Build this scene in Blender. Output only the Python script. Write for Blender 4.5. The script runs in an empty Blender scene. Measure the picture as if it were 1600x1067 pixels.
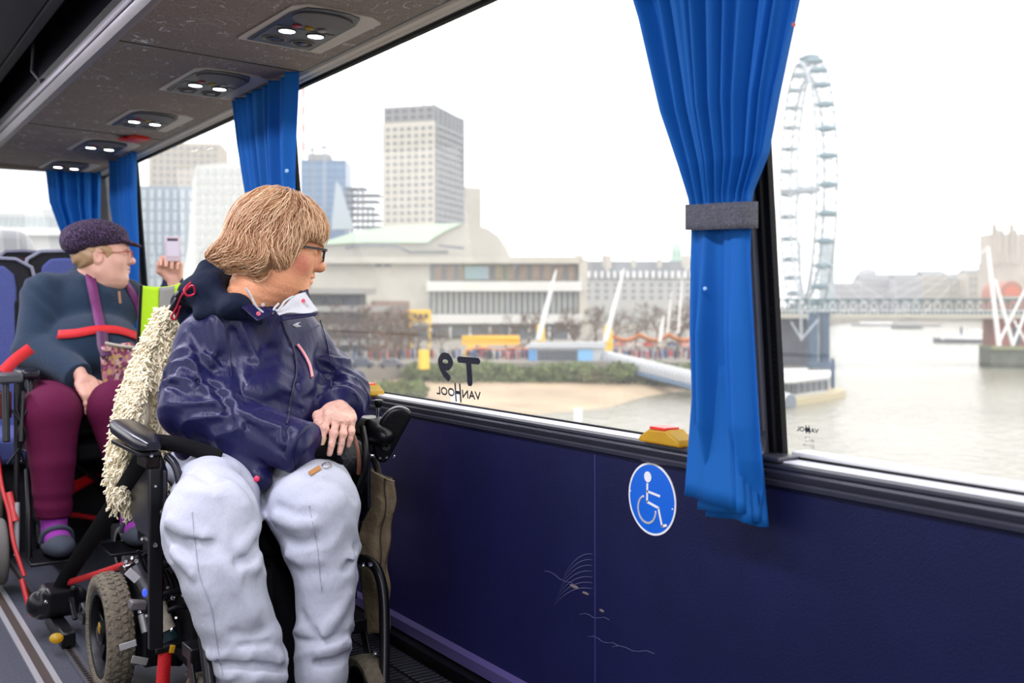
import bpy, math, random
import numpy as np
from mathutils import Vector, Matrix, Euler
random.seed(7); RNG = np.random.default_rng(7)
PI = math.pi
SC = bpy.context.scene
COL = SC.collection
# ------------------------------------------------------------------ camera
FPX = 1650.0; TH = math.atan(1069/FPX); CT, ST = math.cos(TH), math.sin(TH); HZ = 475.0; CZ = 1.0
def U(px, py, z):
    r = (px-800)/FPX
    return Vector((z*(ST+r*CT), z*(CT-r*ST), CZ+(HZ-py)/FPX*z))
def UY(px, py, Y):
    r = (px-800)/FPX
    return U(px, py, Y/(CT-r*ST))
def UX(px, py, X):
    r = (px-800)/FPX
    return U(px, py, X/(ST+r*CT))
def UZ(px, py, Z):
    return U(px, py, (CZ-Z)*FPX/(py-HZ))
def PR(p):
    x, y, z = p; xc = x*CT-y*ST; zc = x*ST+y*CT
    return (800+FPX*xc/zc, HZ+FPX*(CZ-z)/zc, zc)
cam = bpy.data.cameras.new('camera'); camo = bpy.data.objects.new('camera', cam); COL.objects.link(camo)
cam.sensor_width = 36; cam.lens = FPX/1600*36; cam.shift_y = -(533.5-HZ)/1600
camo.location = (0, 0, CZ); camo.rotation_euler = (PI/2, 0, -TH)
cam.clip_start = .02; cam.clip_end = 6000
cam.dof.use_dof = True; cam.dof.focus_distance = 2.42; cam.dof.aperture_fstop = 4.0
SC.camera = camo
# ------------------------------------------------------------------ materials
_M = {}
def mat(name, col, rough=.6, metal=0., var=0., vs=20., bump=0., bs=80., spec=.5, coat=0., sheen=0., stint=None, emit=None, est=0., trans=0., stretch=None, sss=0., alpha=None):
    if name in _M: return _M[name]
    m = bpy.data.materials.new(name); m.use_nodes = True; nt = m.node_tree; N = nt.nodes; L = nt.links
    b = N['Principled BSDF']
    c = (*col, 1) if len(col) == 3 else col
    b.inputs['Base Color'].default_value = c; b.inputs['Roughness'].default_value = rough; b.inputs['Metallic'].default_value = metal
    b.inputs['Specular IOR Level'].default_value = spec
    if coat: b.inputs['Coat Weight'].default_value = coat; b.inputs['Coat Roughness'].default_value = .15
    if sheen: b.inputs['Sheen Weight'].default_value = sheen
    if sheen and stint: b.inputs['Sheen Tint'].default_value = (*stint, 1); b.inputs['Sheen Roughness'].default_value = .35
    if sss: b.inputs['Subsurface Weight'].default_value = sss; b.inputs['Subsurface Radius'].default_value = (.02, .008, .004); b.inputs['Subsurface Scale'].default_value = .4
    if emit: b.inputs['Emission Color'].default_value = (*emit, 1); b.inputs['Emission Strength'].default_value = est
    if var or bump:
        tc = N.new('ShaderNodeTexCoord'); mp = N.new('ShaderNodeMapping'); L.new(tc.outputs['Object'], mp.inputs[0])
        if stretch: mp.inputs['Scale'].default_value = stretch
    if var:
        n = N.new('ShaderNodeTexNoise'); n.inputs['Scale'].default_value = vs; n.inputs['Detail'].default_value = 4
        L.new(mp.outputs[0], n.inputs['Vector'])
        r = N.new('ShaderNodeMapRange'); r.inputs[1].default_value = .3; r.inputs[2].default_value = .7; r.inputs[3].default_value = 1-var; r.inputs[4].default_value = 1+var
        L.new(n.outputs['Fac'], r.inputs[0])
        mx = N.new('ShaderNodeVectorMath'); mx.operation = 'SCALE'; mx.inputs[0].default_value = c[:3]; L.new(r.outputs[0], mx.inputs['Scale']); L.new(mx.outputs[0], b.inputs['Base Color'])
    if bump:
        n2 = N.new('ShaderNodeTexNoise'); n2.inputs['Scale'].default_value = bs; n2.inputs['Detail'].default_value = 3; L.new(mp.outputs[0], n2.inputs['Vector'])
        bp = N.new('ShaderNodeBump'); bp.inputs['Strength'].default_value = bump; bp.inputs['Distance'].default_value = .01
        L.new(n2.outputs['Fac'], bp.inputs['Height']); L.new(bp.outputs[0], b.inputs['Normal'])
    _M[name] = m; return m
def srgb(r, g, b):
    f = lambda c: (c/255/12.92) if c/255 <= .04045 else ((c/255+.055)/1.055)**2.4
    return (f(r), f(g), f(b))
# ------------------------------------------------------------------ object helpers
def loc_of(p):
    v = Vector((0, 0, 0))
    while p is not None: v = v+p.location; p = p.parent
    return v
def obj(name, vf, m, parent=None, loc=None, smooth=35, bev=0, bseg=2, sub=0, solid=0, label=None):
    """vf = (verts, faces) in world coordinates; the object's origin is its parent's (or loc)"""
    V, F = vf[0], vf[1]
    o0 = loc_of(parent) if parent is not None else (Vector(loc) if loc is not None else Vector((0, 0, 0)))
    V = np.asarray(V, dtype=np.float64).reshape(-1, 3)-np.array(o0)
    me = bpy.data.meshes.new(name)
    me.from_pydata(V.tolist() if len(V) < 20000 else V, [], F if isinstance(F, list) else F.tolist()); me.update()
    ms = m if isinstance(m, (list, tuple)) else [m]
    for q in ms: me.materials.append(q)
    if len(vf) > 2 and vf[2] is not None: me.polygons.foreach_set('material_index', np.asarray(vf[2], dtype=np.int32))
    if smooth:
        me.polygons.foreach_set('use_smooth', np.ones(len(me.polygons), dtype=bool))
        if smooth < 180: me.set_sharp_from_angle(angle=math.radians(smooth))
    o = bpy.data.objects.new(name, me); COL.objects.link(o)
    if parent is not None: o.parent = parent
    elif loc is not None: o.location = loc
    if solid: s = o.modifiers.new('s', 'SOLIDIFY'); s.thickness = solid; s.offset = 0
    if bev: b = o.modifiers.new('b', 'BEVEL'); b.width = bev; b.segments = bseg; b.limit_method = 'ANGLE'; b.angle_limit = math.radians(40)
    if sub: s = o.modifiers.new('u', 'SUBSURF'); s.levels = sub; s.render_levels = sub
    if label: o['label'] = label
    return o
def tag(o, label, cat, group=None, kind=None):
    o['label'] = label; o['category'] = cat
    if group: o['group'] = group
    if kind: o['kind'] = kind
    return o
def thing(name, label, cat, loc=(0, 0, 0), group=None, rz=0):
    o = bpy.data.objects.new(name, None); COL.objects.link(o); o.empty_display_size = .05
    o.location = loc; o.rotation_euler = (0, 0, rz)
    return tag(o, label, cat, group)
def struct(name, vf, m, label=None, **k):
    o = obj(name, vf, m, **k); o['kind'] = 'structure'
    if label: o['label'] = label
    return o
def kids(o): return [c for c in bpy.data.objects if c.parent is o]
def dup(root, dloc, label=None, rz=None):
    ch = {}
    def cp(o, par):
        c = o.copy(); COL.objects.link(c); c.parent = par
        for k in KID.get(o.name, []): cp(k, c)
        return c
    KID = {}
    for o in bpy.data.objects:
        if o.parent: KID.setdefault(o.parent.name, []).append(o)
    r = cp(root, None); r.location = root.location+Vector(dloc)
    if rz is not None: r.rotation_euler.z = rz
    if label: r['label'] = label
    return r
# ------------------------------------------------------------------ mesh builder
class MB:
    def __init__(s): s.v = []; s.f = []; s.mi = []
    def add(s, V, F, mi=0):
        n = len(s.v); s.v += [tuple(p) for p in V]; s.f += [[i+n for i in f] for f in F]; s.mi += [mi]*len(F); return s
    @property
    def vf(s): return (s.v, s.f, s.mi)
    def box(s, a, b, mi=0):
        x0, y0, z0 = a; x1, y1, z1 = b
        return s.add([(x0,y0,z0),(x1,y0,z0),(x1,y1,z0),(x0,y1,z0),(x0,y0,z1),(x1,y0,z1),(x1,y1,z1),(x0,y1,z1)],
                     [[0,3,2,1],[4,5,6,7],[0,1,5,4],[1,2,6,5],[2,3,7,6],[3,0,4,7]], mi)
    def obox(s, c, sz, R=None, mi=0):
        """oriented box: centre, full sizes, rotation (Euler tuple or Matrix)"""
        if R is None: R = Matrix.Identity(3)
        elif not isinstance(R, Matrix): R = Euler(R).to_matrix()
        c = Vector(c); hx, hy, hz = [q/2 for q in sz]
        V = [c+R@Vector((sx*hx, sy*hy, sz_*hz)) for sz_ in (-1, 1) for sx, sy in ((-1,-1),(1,-1),(1,1),(-1,1))]
        return s.add(V, [[0,3,2,1],[4,5,6,7],[0,1,5,4],[1,2,6,5],[2,3,7,6],[3,0,4,7]], mi)
    def bar(s, a, b, w, h=None, mi=0, up=(0, 0, 1)):
        """rectangular bar from a to b"""
        a, b = Vector(a), Vector(b); d = (b-a).normalized(); u = Vector(up)
        if abs(d.dot(u)) > .98: u = Vector((1, 0, 0))
        x = d.cross(u).normalized(); y = x.cross(d).normalized(); h = h or w
        V = [p+x*sx*w/2+y*sy*h/2 for p in (a, b) for sx, sy in ((-1,-1),(1,-1),(1,1),(-1,1))]
        return s.add(V, [[0,3,2,1],[4,5,6,7],[0,1,5,4],[1,2,6,5],[2,3,7,6],[3,0,4,7]], mi)
    def tube(s, pts, r, n=10, cap=True, mi=0, closed=False):
        P = [Vector(p) for p in pts]; m = len(P)
        rr = list(r) if isinstance(r, (list, tuple)) else [r]*m
        V = []; prev = None
        for i in range(m):
            if closed: d = P[(i+1) % m]-P[i-1]
            else: d = P[min(i+1, m-1)]-P[max(i-1, 0)]
            d = d.normalized() if d.length > 1e-9 else Vector((0,0,1))
            if prev is None:
                x = d.orthogonal().normalized()
            else:
                x = prev-d*prev.dot(d); x = x.normalized() if x.length > 1e-6 else d.orthogonal().normalized()
            prev = x; y = d.cross(x)
            for k in range(n):
                a = 2*PI*k/n; V.append(P[i]+(x*math.cos(a)+y*math.sin(a))*rr[i])
        F = [[i*n+k, i*n+(k+1) % n, (i+1)*n+(k+1) % n, (i+1)*n+k] for i in range(m-1) for k in range(n)]
        if closed: F += [[(m-1)*n+k, (m-1)*n+(k+1) % n, (k+1) % n, k] for k in range(n)]
        elif cap: F += [list(range(n))[::-1], [(m-1)*n+k for k in range(n)]]
        return s.add(V, F, mi)
    def lathe(s, c, axis, prof, n=32, mi=0):
        """prof: list of (radius, along)"""
        c = Vector(c); d = Vector(axis).normalized(); x = d.orthogonal().normalized(); y = d.cross(x)
        V = [c+d*h+(x*math.cos(2*PI*k/n)+y*math.sin(2*PI*k/n))*r for r, h in prof for k in range(n)]
        m = len(prof)
        F = [[i*n+k, i*n+(k+1) % n, (i+1)*n+(k+1) % n, (i+1)*n+k] for i in range(m-1) for k in range(n)]
        F += [list(range(n))[::-1], [(m-1)*n+k for k in range(n)]]
        return s.add(V, F, mi)
    def prism(s, poly, off, mi=0):
        """poly: 3D points (planar), extruded by vector off"""
        P = [Vector(p) for p in poly]; n = len(P); o = Vector(off)
        return s.add(P+[p+o for p in P], [list(range(n))[::-1], [n+i for i in range(n)]]+[[i, (i+1) % n, n+(i+1) % n, n+i] for i in range(n)], mi)
    def extr(s, sect, y0, y1, mi=0):
        """section list of (x,z), extruded along y"""
        return s.prism([(x, y0, z) for x, z in sect], (0, y1-y0, 0), mi)
    def grid(s, fn, nu, nv, mi=0, closed_u=False):
        V = [fn(i/(nu-1) if not closed_u else i/nu, j/(nv-1)) for j in range(nv) for i in range(nu)]
        F = []
        for j in range(nv-1):
            for i in range(nu if closed_u else nu-1):
                F.append([j*nu+i, j*nu+(i+1) % nu, (j+1)*nu+(i+1) % nu, (j+1)*nu+i])
        return s.add(V, F, mi)
def ball(mb, c, r, n=12, mi=0):
    rx, ry, rz = (r, r, r) if not isinstance(r, (tuple, list)) else r
    V = []; F = []
    for j in range(n//2+1):
        t = PI*j/(n//2)
        for k in range(n):
            a = 2*PI*k/n; V.append((c[0]+rx*math.sin(t)*math.cos(a), c[1]+ry*math.sin(t)*math.sin(a), c[2]+rz*math.cos(t)))
    for j in range(n//2):
        for k in range(n): F.append([j*n+k, j*n+(k+1) % n, (j+1)*n+(k+1) % n, (j+1)*n+k][::-1])
    return mb.add(V, F, mi)
def catmull(pts, n=6):
    P = [Vector(p) for p in pts]; out = []
    for i in range(len(P)-1):
        p0 = P[max(i-1, 0)]; p1 = P[i]; p2 = P[i+1]; p3 = P[min(i+2, len(P)-1)]
        for k in range(n):
            t = k/n
            out.append(.5*((2*p1)+(p2-p0)*t+(2*p0-5*p1+4*p2-p3)*t*t+(3*p1-p0-3*p2+p3)*t*t*t))
    out.append(P[-1]); return out
# ------------------------------------------------------------------ implicit surfaces for bodies, clothes and hair
def A(*p): return np.array(p[0] if len(p) == 1 else p, dtype=np.float32)
def s_cap(a, b, r0, r1=None, sq=None):
    """tapered capsule"""
    a, b = A(a), A(b); r1 = r0 if r1 is None else r1; d = b-a; L2 = float(d@d)+1e-9
    def f(P):
        t = np.clip(((P-a)@d)/L2, 0, 1)
        return np.linalg.norm(P-a-t[:, None]*d, axis=1)-(r0+(r1-r0)*t)
    return f
def s_ell(c, r, R=None):
    c = A(c); r = A(r); M = None if R is None else np.array(Euler(R).to_matrix() if not isinstance(R, Matrix) else R, dtype=np.float32)
    def f(P):
        q = P-c
        if M is not None: q = q@M
        k0 = np.linalg.norm(q/r, axis=1); k1 = np.linalg.norm(q/(r*r), axis=1)+1e-9
        return k0*(k0-1)/k1
    return f
def s_box(c, h, rd=.01, R=None):
    c = A(c); h = A(h)-rd; M = None if R is None else np.array(Euler(R).to_matrix() if not isinstance(R, Matrix) else R, dtype=np.float32)
    def f(P):
        q = P-c
        if M is not None: q = q@M
        q = np.abs(q)-h
        return np.linalg.norm(np.maximum(q, 0), axis=1)+np.minimum(q.max(axis=1), 0)-rd
    return f
def s_chain(pts, rs, k=.0):
    fs = [s_cap(pts[i], pts[i+1], rs[i], rs[i+1]) for i in range(len(pts)-1)]
    return s_union(fs, k)
def smin(a, b, k):
    if k <= 0: return np.minimum(a, b)
    h = np.maximum(k-np.abs(a-b), 0)/k
    return np.minimum(a, b)-h*h*k*.25
def s_union(fs, k=.02):
    def f(P):
        r = fs[0](P)
        for g in fs[1:]: r = smin(r, g(P), k)
        return r
    return f
def s_sub(f, g, k=.01):
    return lambda P: -smin(-f(P), g(P), k)
def s_int(f, g, k=.005):
    return lambda P: -smin(-f(P), -g(P), k)
def s_off(f, d): return lambda P: f(P)-d
def s_half(p, n):
    p = A(p); n = A(n); n = n/np.linalg.norm(n)
    return lambda P: (P-p)@n      # keeps the side against n
def wav(P, d, freq, ph=0, warp=0, wd=(1, 0, 0), wf=10):
    d = A(d); d = d/np.linalg.norm(d)
    q = P@d
    if warp: w = A(wd); q = q+warp*np.sin(P@w*wf+ph*1.7)
    return np.sin(q*freq+ph)
def nz(P, s, seed=0):
    """cheap smooth noise -1..1"""
    r = np.random.default_rng(seed); o = np.zeros(len(P), dtype=np.float32)
    for i in range(5):
        d = r.normal(size=3); d = (d/np.linalg.norm(d)).astype(np.float32)
        e = r.normal(size=3); e = (e/np.linalg.norm(e)).astype(np.float32)
        o += np.sin(P@d*s*r.uniform(.7, 1.5)+r.uniform(0, 6)+1.3*np.sin(P@e*s*.7+r.uniform(0, 6)))
    return o/5
def sdf(f, lo, hi, h, proj=2):
    lo = A(lo); hi = A(hi); n = np.ceil((hi-lo)/h).astype(int)+2
    cs = 4; nc = n//cs+2
    g = [np.arange(nc[i], dtype=np.float32)*h*cs+lo[i] for i in range(3)]
    C = np.stack(np.meshgrid(*g, indexing='ij'), -1).reshape(-1, 3)
    fc = f(C).reshape(nc)
    near = np.abs(fc) < cs*h*2.6
    n = (nc-1)*cs+1
    big = np.repeat(np.repeat(np.repeat(near, cs, 0), cs, 1), cs, 2)
    # a coarse node marks the half-block around it
    s = cs//2; big = big[s:s+n[0], s:s+n[1], s:s+n[2]]
    F = np.repeat(np.repeat(np.repeat(np.sign(fc)*9, cs, 0), cs, 1), cs, 2)[s:s+n[0], s:s+n[1], s:s+n[2]].astype(np.float32)
    idx = np.argwhere(big)
    P = lo+idx.astype(np.float32)*h
    out = np.empty(len(P), dtype=np.float32)
    for i in range(0, len(P), 400000): out[i:i+400000] = f(P[i:i+400000])
    F[big] = out
    ins = F < 0
    c = np.zeros(tuple(np.array(F.shape)-1), dtype=np.int8)
    sl = lambda k: slice(k, -1 if k == 0 else None)
    for i in (0, 1):
        for j in (0, 1):
            for k in (0, 1): c += ins[sl(i), sl(j), sl(k)]
    act = (c > 0) & (c < 8)
    cell = np.argwhere(act); vid = -np.ones(c.shape, dtype=np.int64); vid[act] = np.arange(len(cell))
    acc = np.zeros((len(cell), 3)); cnt = np.zeros(len(cell))
    corners = [(i, j, k) for i in (0, 1) for j in (0, 1) for k in (0, 1)]
    for a in corners:
        for ax in range(3):
            if a[ax]: continue
            b = list(a); b[ax] = 1
            fa = F[tuple((cell+np.array(a)).T)]; fb = F[tuple((cell+np.array(b)).T)]
            m = (fa < 0) != (fb < 0)
            t = np.clip(np.where(m, fa/(fa-fb+1e-12), 0), 0, 1)
            p = cell+np.array(a, dtype=float)
            p[:, ax] += t
            acc[m] += p[m]; cnt[m] += 1
    V = (acc/np.maximum(cnt, 1)[:, None]*h+lo).astype(np.float32)
    Q = []
    for ax in range(3):
        s0 = [slice(None)]*3; s1 = [slice(None)]*3; s0[ax] = slice(0, -1); s1[ax] = slice(1, None)
        a = ins[tuple(s0)]; b = ins[tuple(s1)]
        e = np.argwhere(a != b); u, v = [(1, 2), (2, 0), (0, 1)][ax]
        ok = (e[:, u] > 0) & (e[:, v] > 0) & (e[:, u] < c.shape[u]) & (e[:, v] < c.shape[v]); e = e[ok]
        def cid(du, dv):
            q = e.copy(); q[:, u] -= du; q[:, v] -= dv; return vid[tuple(q.T)]
        q = np.stack([cid(1, 1), cid(0, 1), cid(0, 0), cid(1, 0)], 1)
        flip = ~a[tuple(e.T)]
        q[flip] = q[flip][:, ::-1]
        Q.append(q)
    Q = np.concatenate(Q); Q = Q[(Q >= 0).all(1)]
    for _ in range(proj):
        d = f(V); g = np.empty_like(V); e = h*.6
        for i in range(3):
            o = np.zeros(3, dtype=np.float32); o[i] = e
            g[:, i] = (f(V+o)-f(V-o))/(2*e)
        l = np.linalg.norm(g, axis=1)+1e-6
        V = V-(np.clip(d/l, -h*.7, h*.7)/l*.8)[:, None]*g
    return (V.astype(np.float64), Q)
def grad(f, P, e=.004):
    g = np.empty_like(P)
    for i in range(3):
        o = np.zeros(3, dtype=np.float32); o[i] = e
        g[:, i] = (f(P+o)-f(P-o))/(2*e)
    return g/(np.linalg.norm(g, axis=1)[:, None]+1e-6)
def tubes_np(paths, rad, n=3):
    """paths (S,K,3), rad (K,) or (S,K): many thin strands as one mesh, fast"""
    S, K, _ = paths.shape
    rad = np.broadcast_to(rad, (S, K))
    d = np.gradient(paths, axis=1); d /= (np.linalg.norm(d, axis=2, keepdims=True)+1e-9)
    ref = np.zeros_like(d); ref[..., 0] = .3; ref[..., 1] = .5; ref[..., 2] = .81
    x = np.cross(d, ref); x /= (np.linalg.norm(x, axis=2, keepdims=True)+1e-9); y = np.cross(d, x)
    a = 2*np.pi*np.arange(n)/n
    V = paths[:, :, None, :]+rad[:, :, None, None]*(x[:, :, None, :]*np.cos(a)[None, None, :, None]+y[:, :, None, :]*np.sin(a)[None, None, :, None])
    V = V.reshape(-1, 3)
    s, i, k = np.meshgrid(np.arange(S), np.arange(K-1), np.arange(n), indexing='ij')
    b = (s*K+i)*n; b2 = (s*K+i+1)*n; k2 = (k+1) % n
    Q = np.stack([b+k, b+k2, b2+k2, b2+k], -1).reshape(-1, 4)
    return (V, Q)
def textmesh(body, size, extrude=0., shear=0.):
    """letters as a mesh in the xy plane, centred on x; returns verts, faces"""
    cu = bpy.data.curves.new('t', 'FONT'); cu.body = body; cu.size = size; cu.align_x = 'CENTER'; cu.extrude = extrude; cu.resolution_u = 3
    o = bpy.data.objects.new('t', cu); COL.objects.link(o)
    dg = bpy.context.evaluated_depsgraph_get(); me = bpy.data.meshes.new_from_object(o.evaluated_get(dg))
    V = [tuple(v.co) for v in me.vertices]; F = [list(p.vertices) for p in me.polygons]
    bpy.data.objects.remove(o); bpy.data.curves.remove(cu); bpy.data.meshes.remove(me)
    return V, F
SKY = 2.55; LAMP = 25
# ================================================================== COACH INTERIOR
XW = 1.33
def xg(z): return 1.368-(z-.737)*.075          # the glass leans inwards with height
M_blue = mat('wall_vinyl_navy', (.0052, .0075, .044), .5, var=.12, vs=6, bump=.2, bs=420, spec=.22, sheen=.22, stint=(.30, .18, 1))  # violet sheen tint imitates the grazing violet reflection on the panel
M_trim = mat('sill_trim_grey', (.035, .037, .052), .38, var=.06, vs=30)
M_ledge = mat('sill_ledge_light', (.62, .63, .68), .35)
M_white = mat('white_enamel', (.82, .82, .8), .4)
M_rubber = mat('black_rubber', (.005, .005, .006), .6, spec=.2)
M_post = mat('pillar_dark_grey', (.065, .065, .082), .5, bump=.1, bs=200)
M_black = mat('black_plastic', (.005, .005, .006), .4, spec=.3)
M_black2 = mat('black_satin', (.006, .006, .007), .3, spec=.35)
M_beige = mat('curtain_rail_beige', (.70, .64, .56), .45)
M_alu = mat('aluminium', (.42, .42, .42), .4, metal=.35)
M_chrome = mat('chrome', (.75, .75, .77), .16, metal=1)
M_sil = mat('silver_rail', (.30, .285, .285), .42, metal=.35)
def floor_mat():
    m = mat('floor_vinyl', (.035, .038, .05), .6); nt = m.node_tree; N, L = nt.nodes, nt.links; b = N['Principled BSDF']
    tc = N.new('ShaderNodeTexCoord'); v = N.new('ShaderNodeTexVoronoi'); v.inputs['Scale'].default_value = 260; L.new(tc.outputs['Object'], v.inputs['Vector'])
    r = N.new('ShaderNodeValToRGB'); r.color_ramp.elements[0].color = (.16, .17, .2, 1); r.color_ramp.elements[0].position = .12
    r.color_ramp.elements[1].color = (.038, .042, .058, 1); r.color_ramp.elements[1].position = .3
    L.new(v.outputs['Distance'], r.inputs[0]); L.new(r.outputs[0], b.inputs['Base Color']); return m
M_floor = floor_mat()
def rack_mat():
    """brown-grey moquette with pale scribbled curls"""
    m = mat('rack_fabric', (.1, .085, .08), .85); nt = m.node_tree; N, L = nt.nodes, nt.links; b = N['Principled BSDF']
    tc = N.new('ShaderNodeTexCoord')
    n = N.new('ShaderNodeTexNoise'); n.inputs['Scale'].default_value = 5; n.inputs['Detail'].default_value = 1.5; L.new(tc.outputs['Object'], n.inputs['Vector'])
    mx = N.new('ShaderNodeVectorMath'); mx.operation = 'MULTIPLY_ADD'; mx.inputs[1].default_value = (1.6, 1.6, 1.6); L.new(n.outputs['Color'], mx.inputs[0]); L.new(tc.outputs['Object'], mx.inputs[2])
    n1 = N.new('ShaderNodeTexNoise'); n1.inputs['Scale'].default_value = 7; n1.inputs['Detail'].default_value = 0; L.new(mx.outputs[0], n1.inputs['Vector'])
    s = N.new('ShaderNodeMath'); s.operation = 'SUBTRACT'; s.inputs[1].default_value = .5; L.new(n1.outputs['Fac'], s.inputs[0])
    a = N.new('ShaderNodeMath'); a.operation = 'ABSOLUTE'; L.new(s.outputs[0], a.inputs[0])
    c = N.new('ShaderNodeMath'); c.operation = 'LESS_THAN'; c.inputs[1].default_value = .008; L.new(a.outputs[0], c.inputs[0])
    n2 = N.new('ShaderNodeTexNoise'); n2.inputs['Scale'].default_value = 9; L.new(tc.outputs['Object'], n2.inputs['Vector'])
    g = N.new('ShaderNodeMath'); g.operation = 'GREATER_THAN'; g.inputs[1].default_value = .5; L.new(n2.outputs['Fac'], g.inputs[0])
    mm = N.new('ShaderNodeMath'); mm.operation = 'MULTIPLY'; L.new(c.outputs[0], mm.inputs[0]); L.new(g.outputs[0], mm.inputs[1])
    n3 = N.new('ShaderNodeTexNoise'); n3.inputs['Scale'].default_value = 300; L.new(tc.outputs['Object'], n3.inputs['Vector'])
    r = N.new('ShaderNodeValToRGB'); r.color_ramp.elements[0].color = (.17, .135, .125, 1); r.color_ramp.elements[1].color = (.34, .285, .265, 1)
    r.color_ramp.elements[0].position = .35; r.color_ramp.elements[1].position = .65; L.new(n3.outputs['Fac'], r.inputs[0])
    mix = N.new('ShaderNodeMix'); mix.data_type = 'RGBA'; mix.inputs[7].default_value = (.70, .70, .78, 1)
    L.new(mm.outputs[0], mix.inputs[0]); L.new(r.outputs[0], mix.inputs[6]); L.new(mix.outputs[2], b.inputs['Base Color']); return m
M_rack = rack_mat()
def glass_mat(name, veil, tint=(1, 1, 1), gl=.05):
    """thin coach glazing: clear, with a translucent veil added for the washed-out, hazy daylight"""
    m = bpy.data.materials.new(name); m.use_nodes = True; nt = m.node_tree; N, L = nt.nodes, nt.links
    N.remove(N['Principled BSDF']); out = N['Material Output']
    t = N.new('ShaderNodeBsdfTransparent'); t.inputs[0].default_value = (*tint, 1)
    tr = N.new('ShaderNodeBsdfTranslucent'); tr.inputs[0].default_value = (.95, .97, 1, 1)
    g = N.new('ShaderNodeBsdfGlossy'); g.inputs['Roughness'].default_value = .02
    m1 = N.new('ShaderNodeMixShader'); m1.inputs[0].default_value = veil; L.new(t.outputs[0], m1.inputs[1]); L.new(tr.outputs[0], m1.inputs[2])
    m2 = N.new('ShaderNodeMixShader'); m2.inputs[0].default_value = gl; L.new(m1.outputs[0], m2.inputs[1]); L.new(g.outputs[0], m2.inputs[2])
    L.new(m2.outputs[0], out.inputs[0]); return m
M_glass = glass_mat('window_glass', .05)
M_glass2 = glass_mat('window_glass_veiled', .11, gl=.07)  # stronger veil imitates the milky glare of panes seen at a grazing angle
# floor and shell
struct('floor', MB().box((-1.2, -1.6, -.06), (1.42, 6.3, 0)).vf, M_floor, 'dark speckled vinyl coach floor')
M_wood = mat('track_groove', (.05, .032, .024), .6)
for i, (x, w) in enumerate(((.49, .056), (.585, .034))):
    b = MB(); b.box((x-w/2, -1.0, .0), (x-w*.22, 6.0, .004)).box((x+w*.22, -1.0, 0), (x+w/2, 6.0, .004)).box((x-w*.22, -1.0, 0), (x+w*.22, 6.0, .0018), 1)
    if i == 1:
        for k in range(200): b.lathe((x, 2.0+k*.02, .0012), (0, 0, 1), [(.007, 0), (.007, .0012)], 8, 2)
    o = obj('floor_track', b.vf, [M_alu if i == 0 else mat('dull_track', (.12, .12, .13), .5, metal=.7), M_wood, M_black])
    tag(o, ['wide aluminium wheelchair fixing rail set in the floor beside the aisle', 'narrow dark floor rail with round holes under the black strap anchor'][i], 'floor rail')
wr = struct('wall_right', MB().box((XW, -1.6, 0), (1.42, 6.25, .70)).vf, M_blue, 'navy blue vinyl side panel below the windows')
b = MB().tube([(XW, 1.736, .13), (XW-.0005, 1.736, .69)], .0022, 6)
obj('panel_seam', b.vf, mat('seam_navy', (.03, .03, .13), .4), wr)
# scuffs kicked into the panel
M_sc = mat('scuff', (.075, .075, .17), .6)
b = MB()
for k in range(7):
    y0 = 1.742; pts = []
    for j in range(9):
        t = j/8; pts.append((XW-.0004, y0+.004+.10*t+.006*k*t, .482-.012*k-.055*t*t-.01*t+.0*k))
    b.tube(pts, [.0004+.0008*math.sin(PI*min(1, j/8+.05)) for j in range(9)], 5)
for (y, z, l, s) in ((1.69, .36, .10, -.012), (1.55, .33, .13, -.02), (1.80, .402, .12, .01), (1.66, .315, .1, -.006)):
    b.tube([(XW-.0003, y+l*t/6, z+s*t/6+.003*math.sin(t*1.7)) for t in range(7)], .0007, 5)
obj('scuff_mark', b.vf, M_sc, wr, label='pale curved scuffs')
b = MB(); ball(b, (XW, 1.81, .40), (.002, .016, .004)); ball(b, (XW, 1.77, .395), (.002, .012, .003)); ball(b, (XW, 1.715, .372), (.0015, .008, .003))
obj('vinyl_tear', b.vf, mat('tear', (.16, .13, .12), .8), wr)
# sill trim, ribbed
def trimsec(): return [(XW+.03, .695), (XW-.004, .695), (XW-.010, .699), (XW-.012, .706), (XW-.009, .709), (XW-.013, .713), (XW-.017, .722), (XW-.015, .7265), (XW-.020, .731), (XW-.020, .736), (XW-.014, .7385), (XW+.03, .7385)]
struct('trim_1', MB().extr(trimsec(), -1.6, 6.25).vf, M_trim, 'dark grey ribbed sill moulding along the window wall')
struct('trim_2', MB().prism([(XW-.012, -1.6, .7392), (XW+.03, -1.6, .7392), (XW+.032, -1.6, .7412), (XW-.008, -1.6, .7412)], (0, 7.8, 0)).vf, M_ledge, 'pale painted ledge inside the glass')
struct('trim_3', MB().box((XW+.026, -1.6, .735), (XW+.034, 6.25, .7445)).vf, M_rubber, 'black rubber seal below the glass')
struct('trim_4', MB().box((XW+.034, -1.6, .73), (XW+.075, 1.24, .752)).box((XW+.05, 1.25, .72), (XW+.075, 6.25, .737)).vf, M_white, 'white outer window rim', bev=.004)
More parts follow.
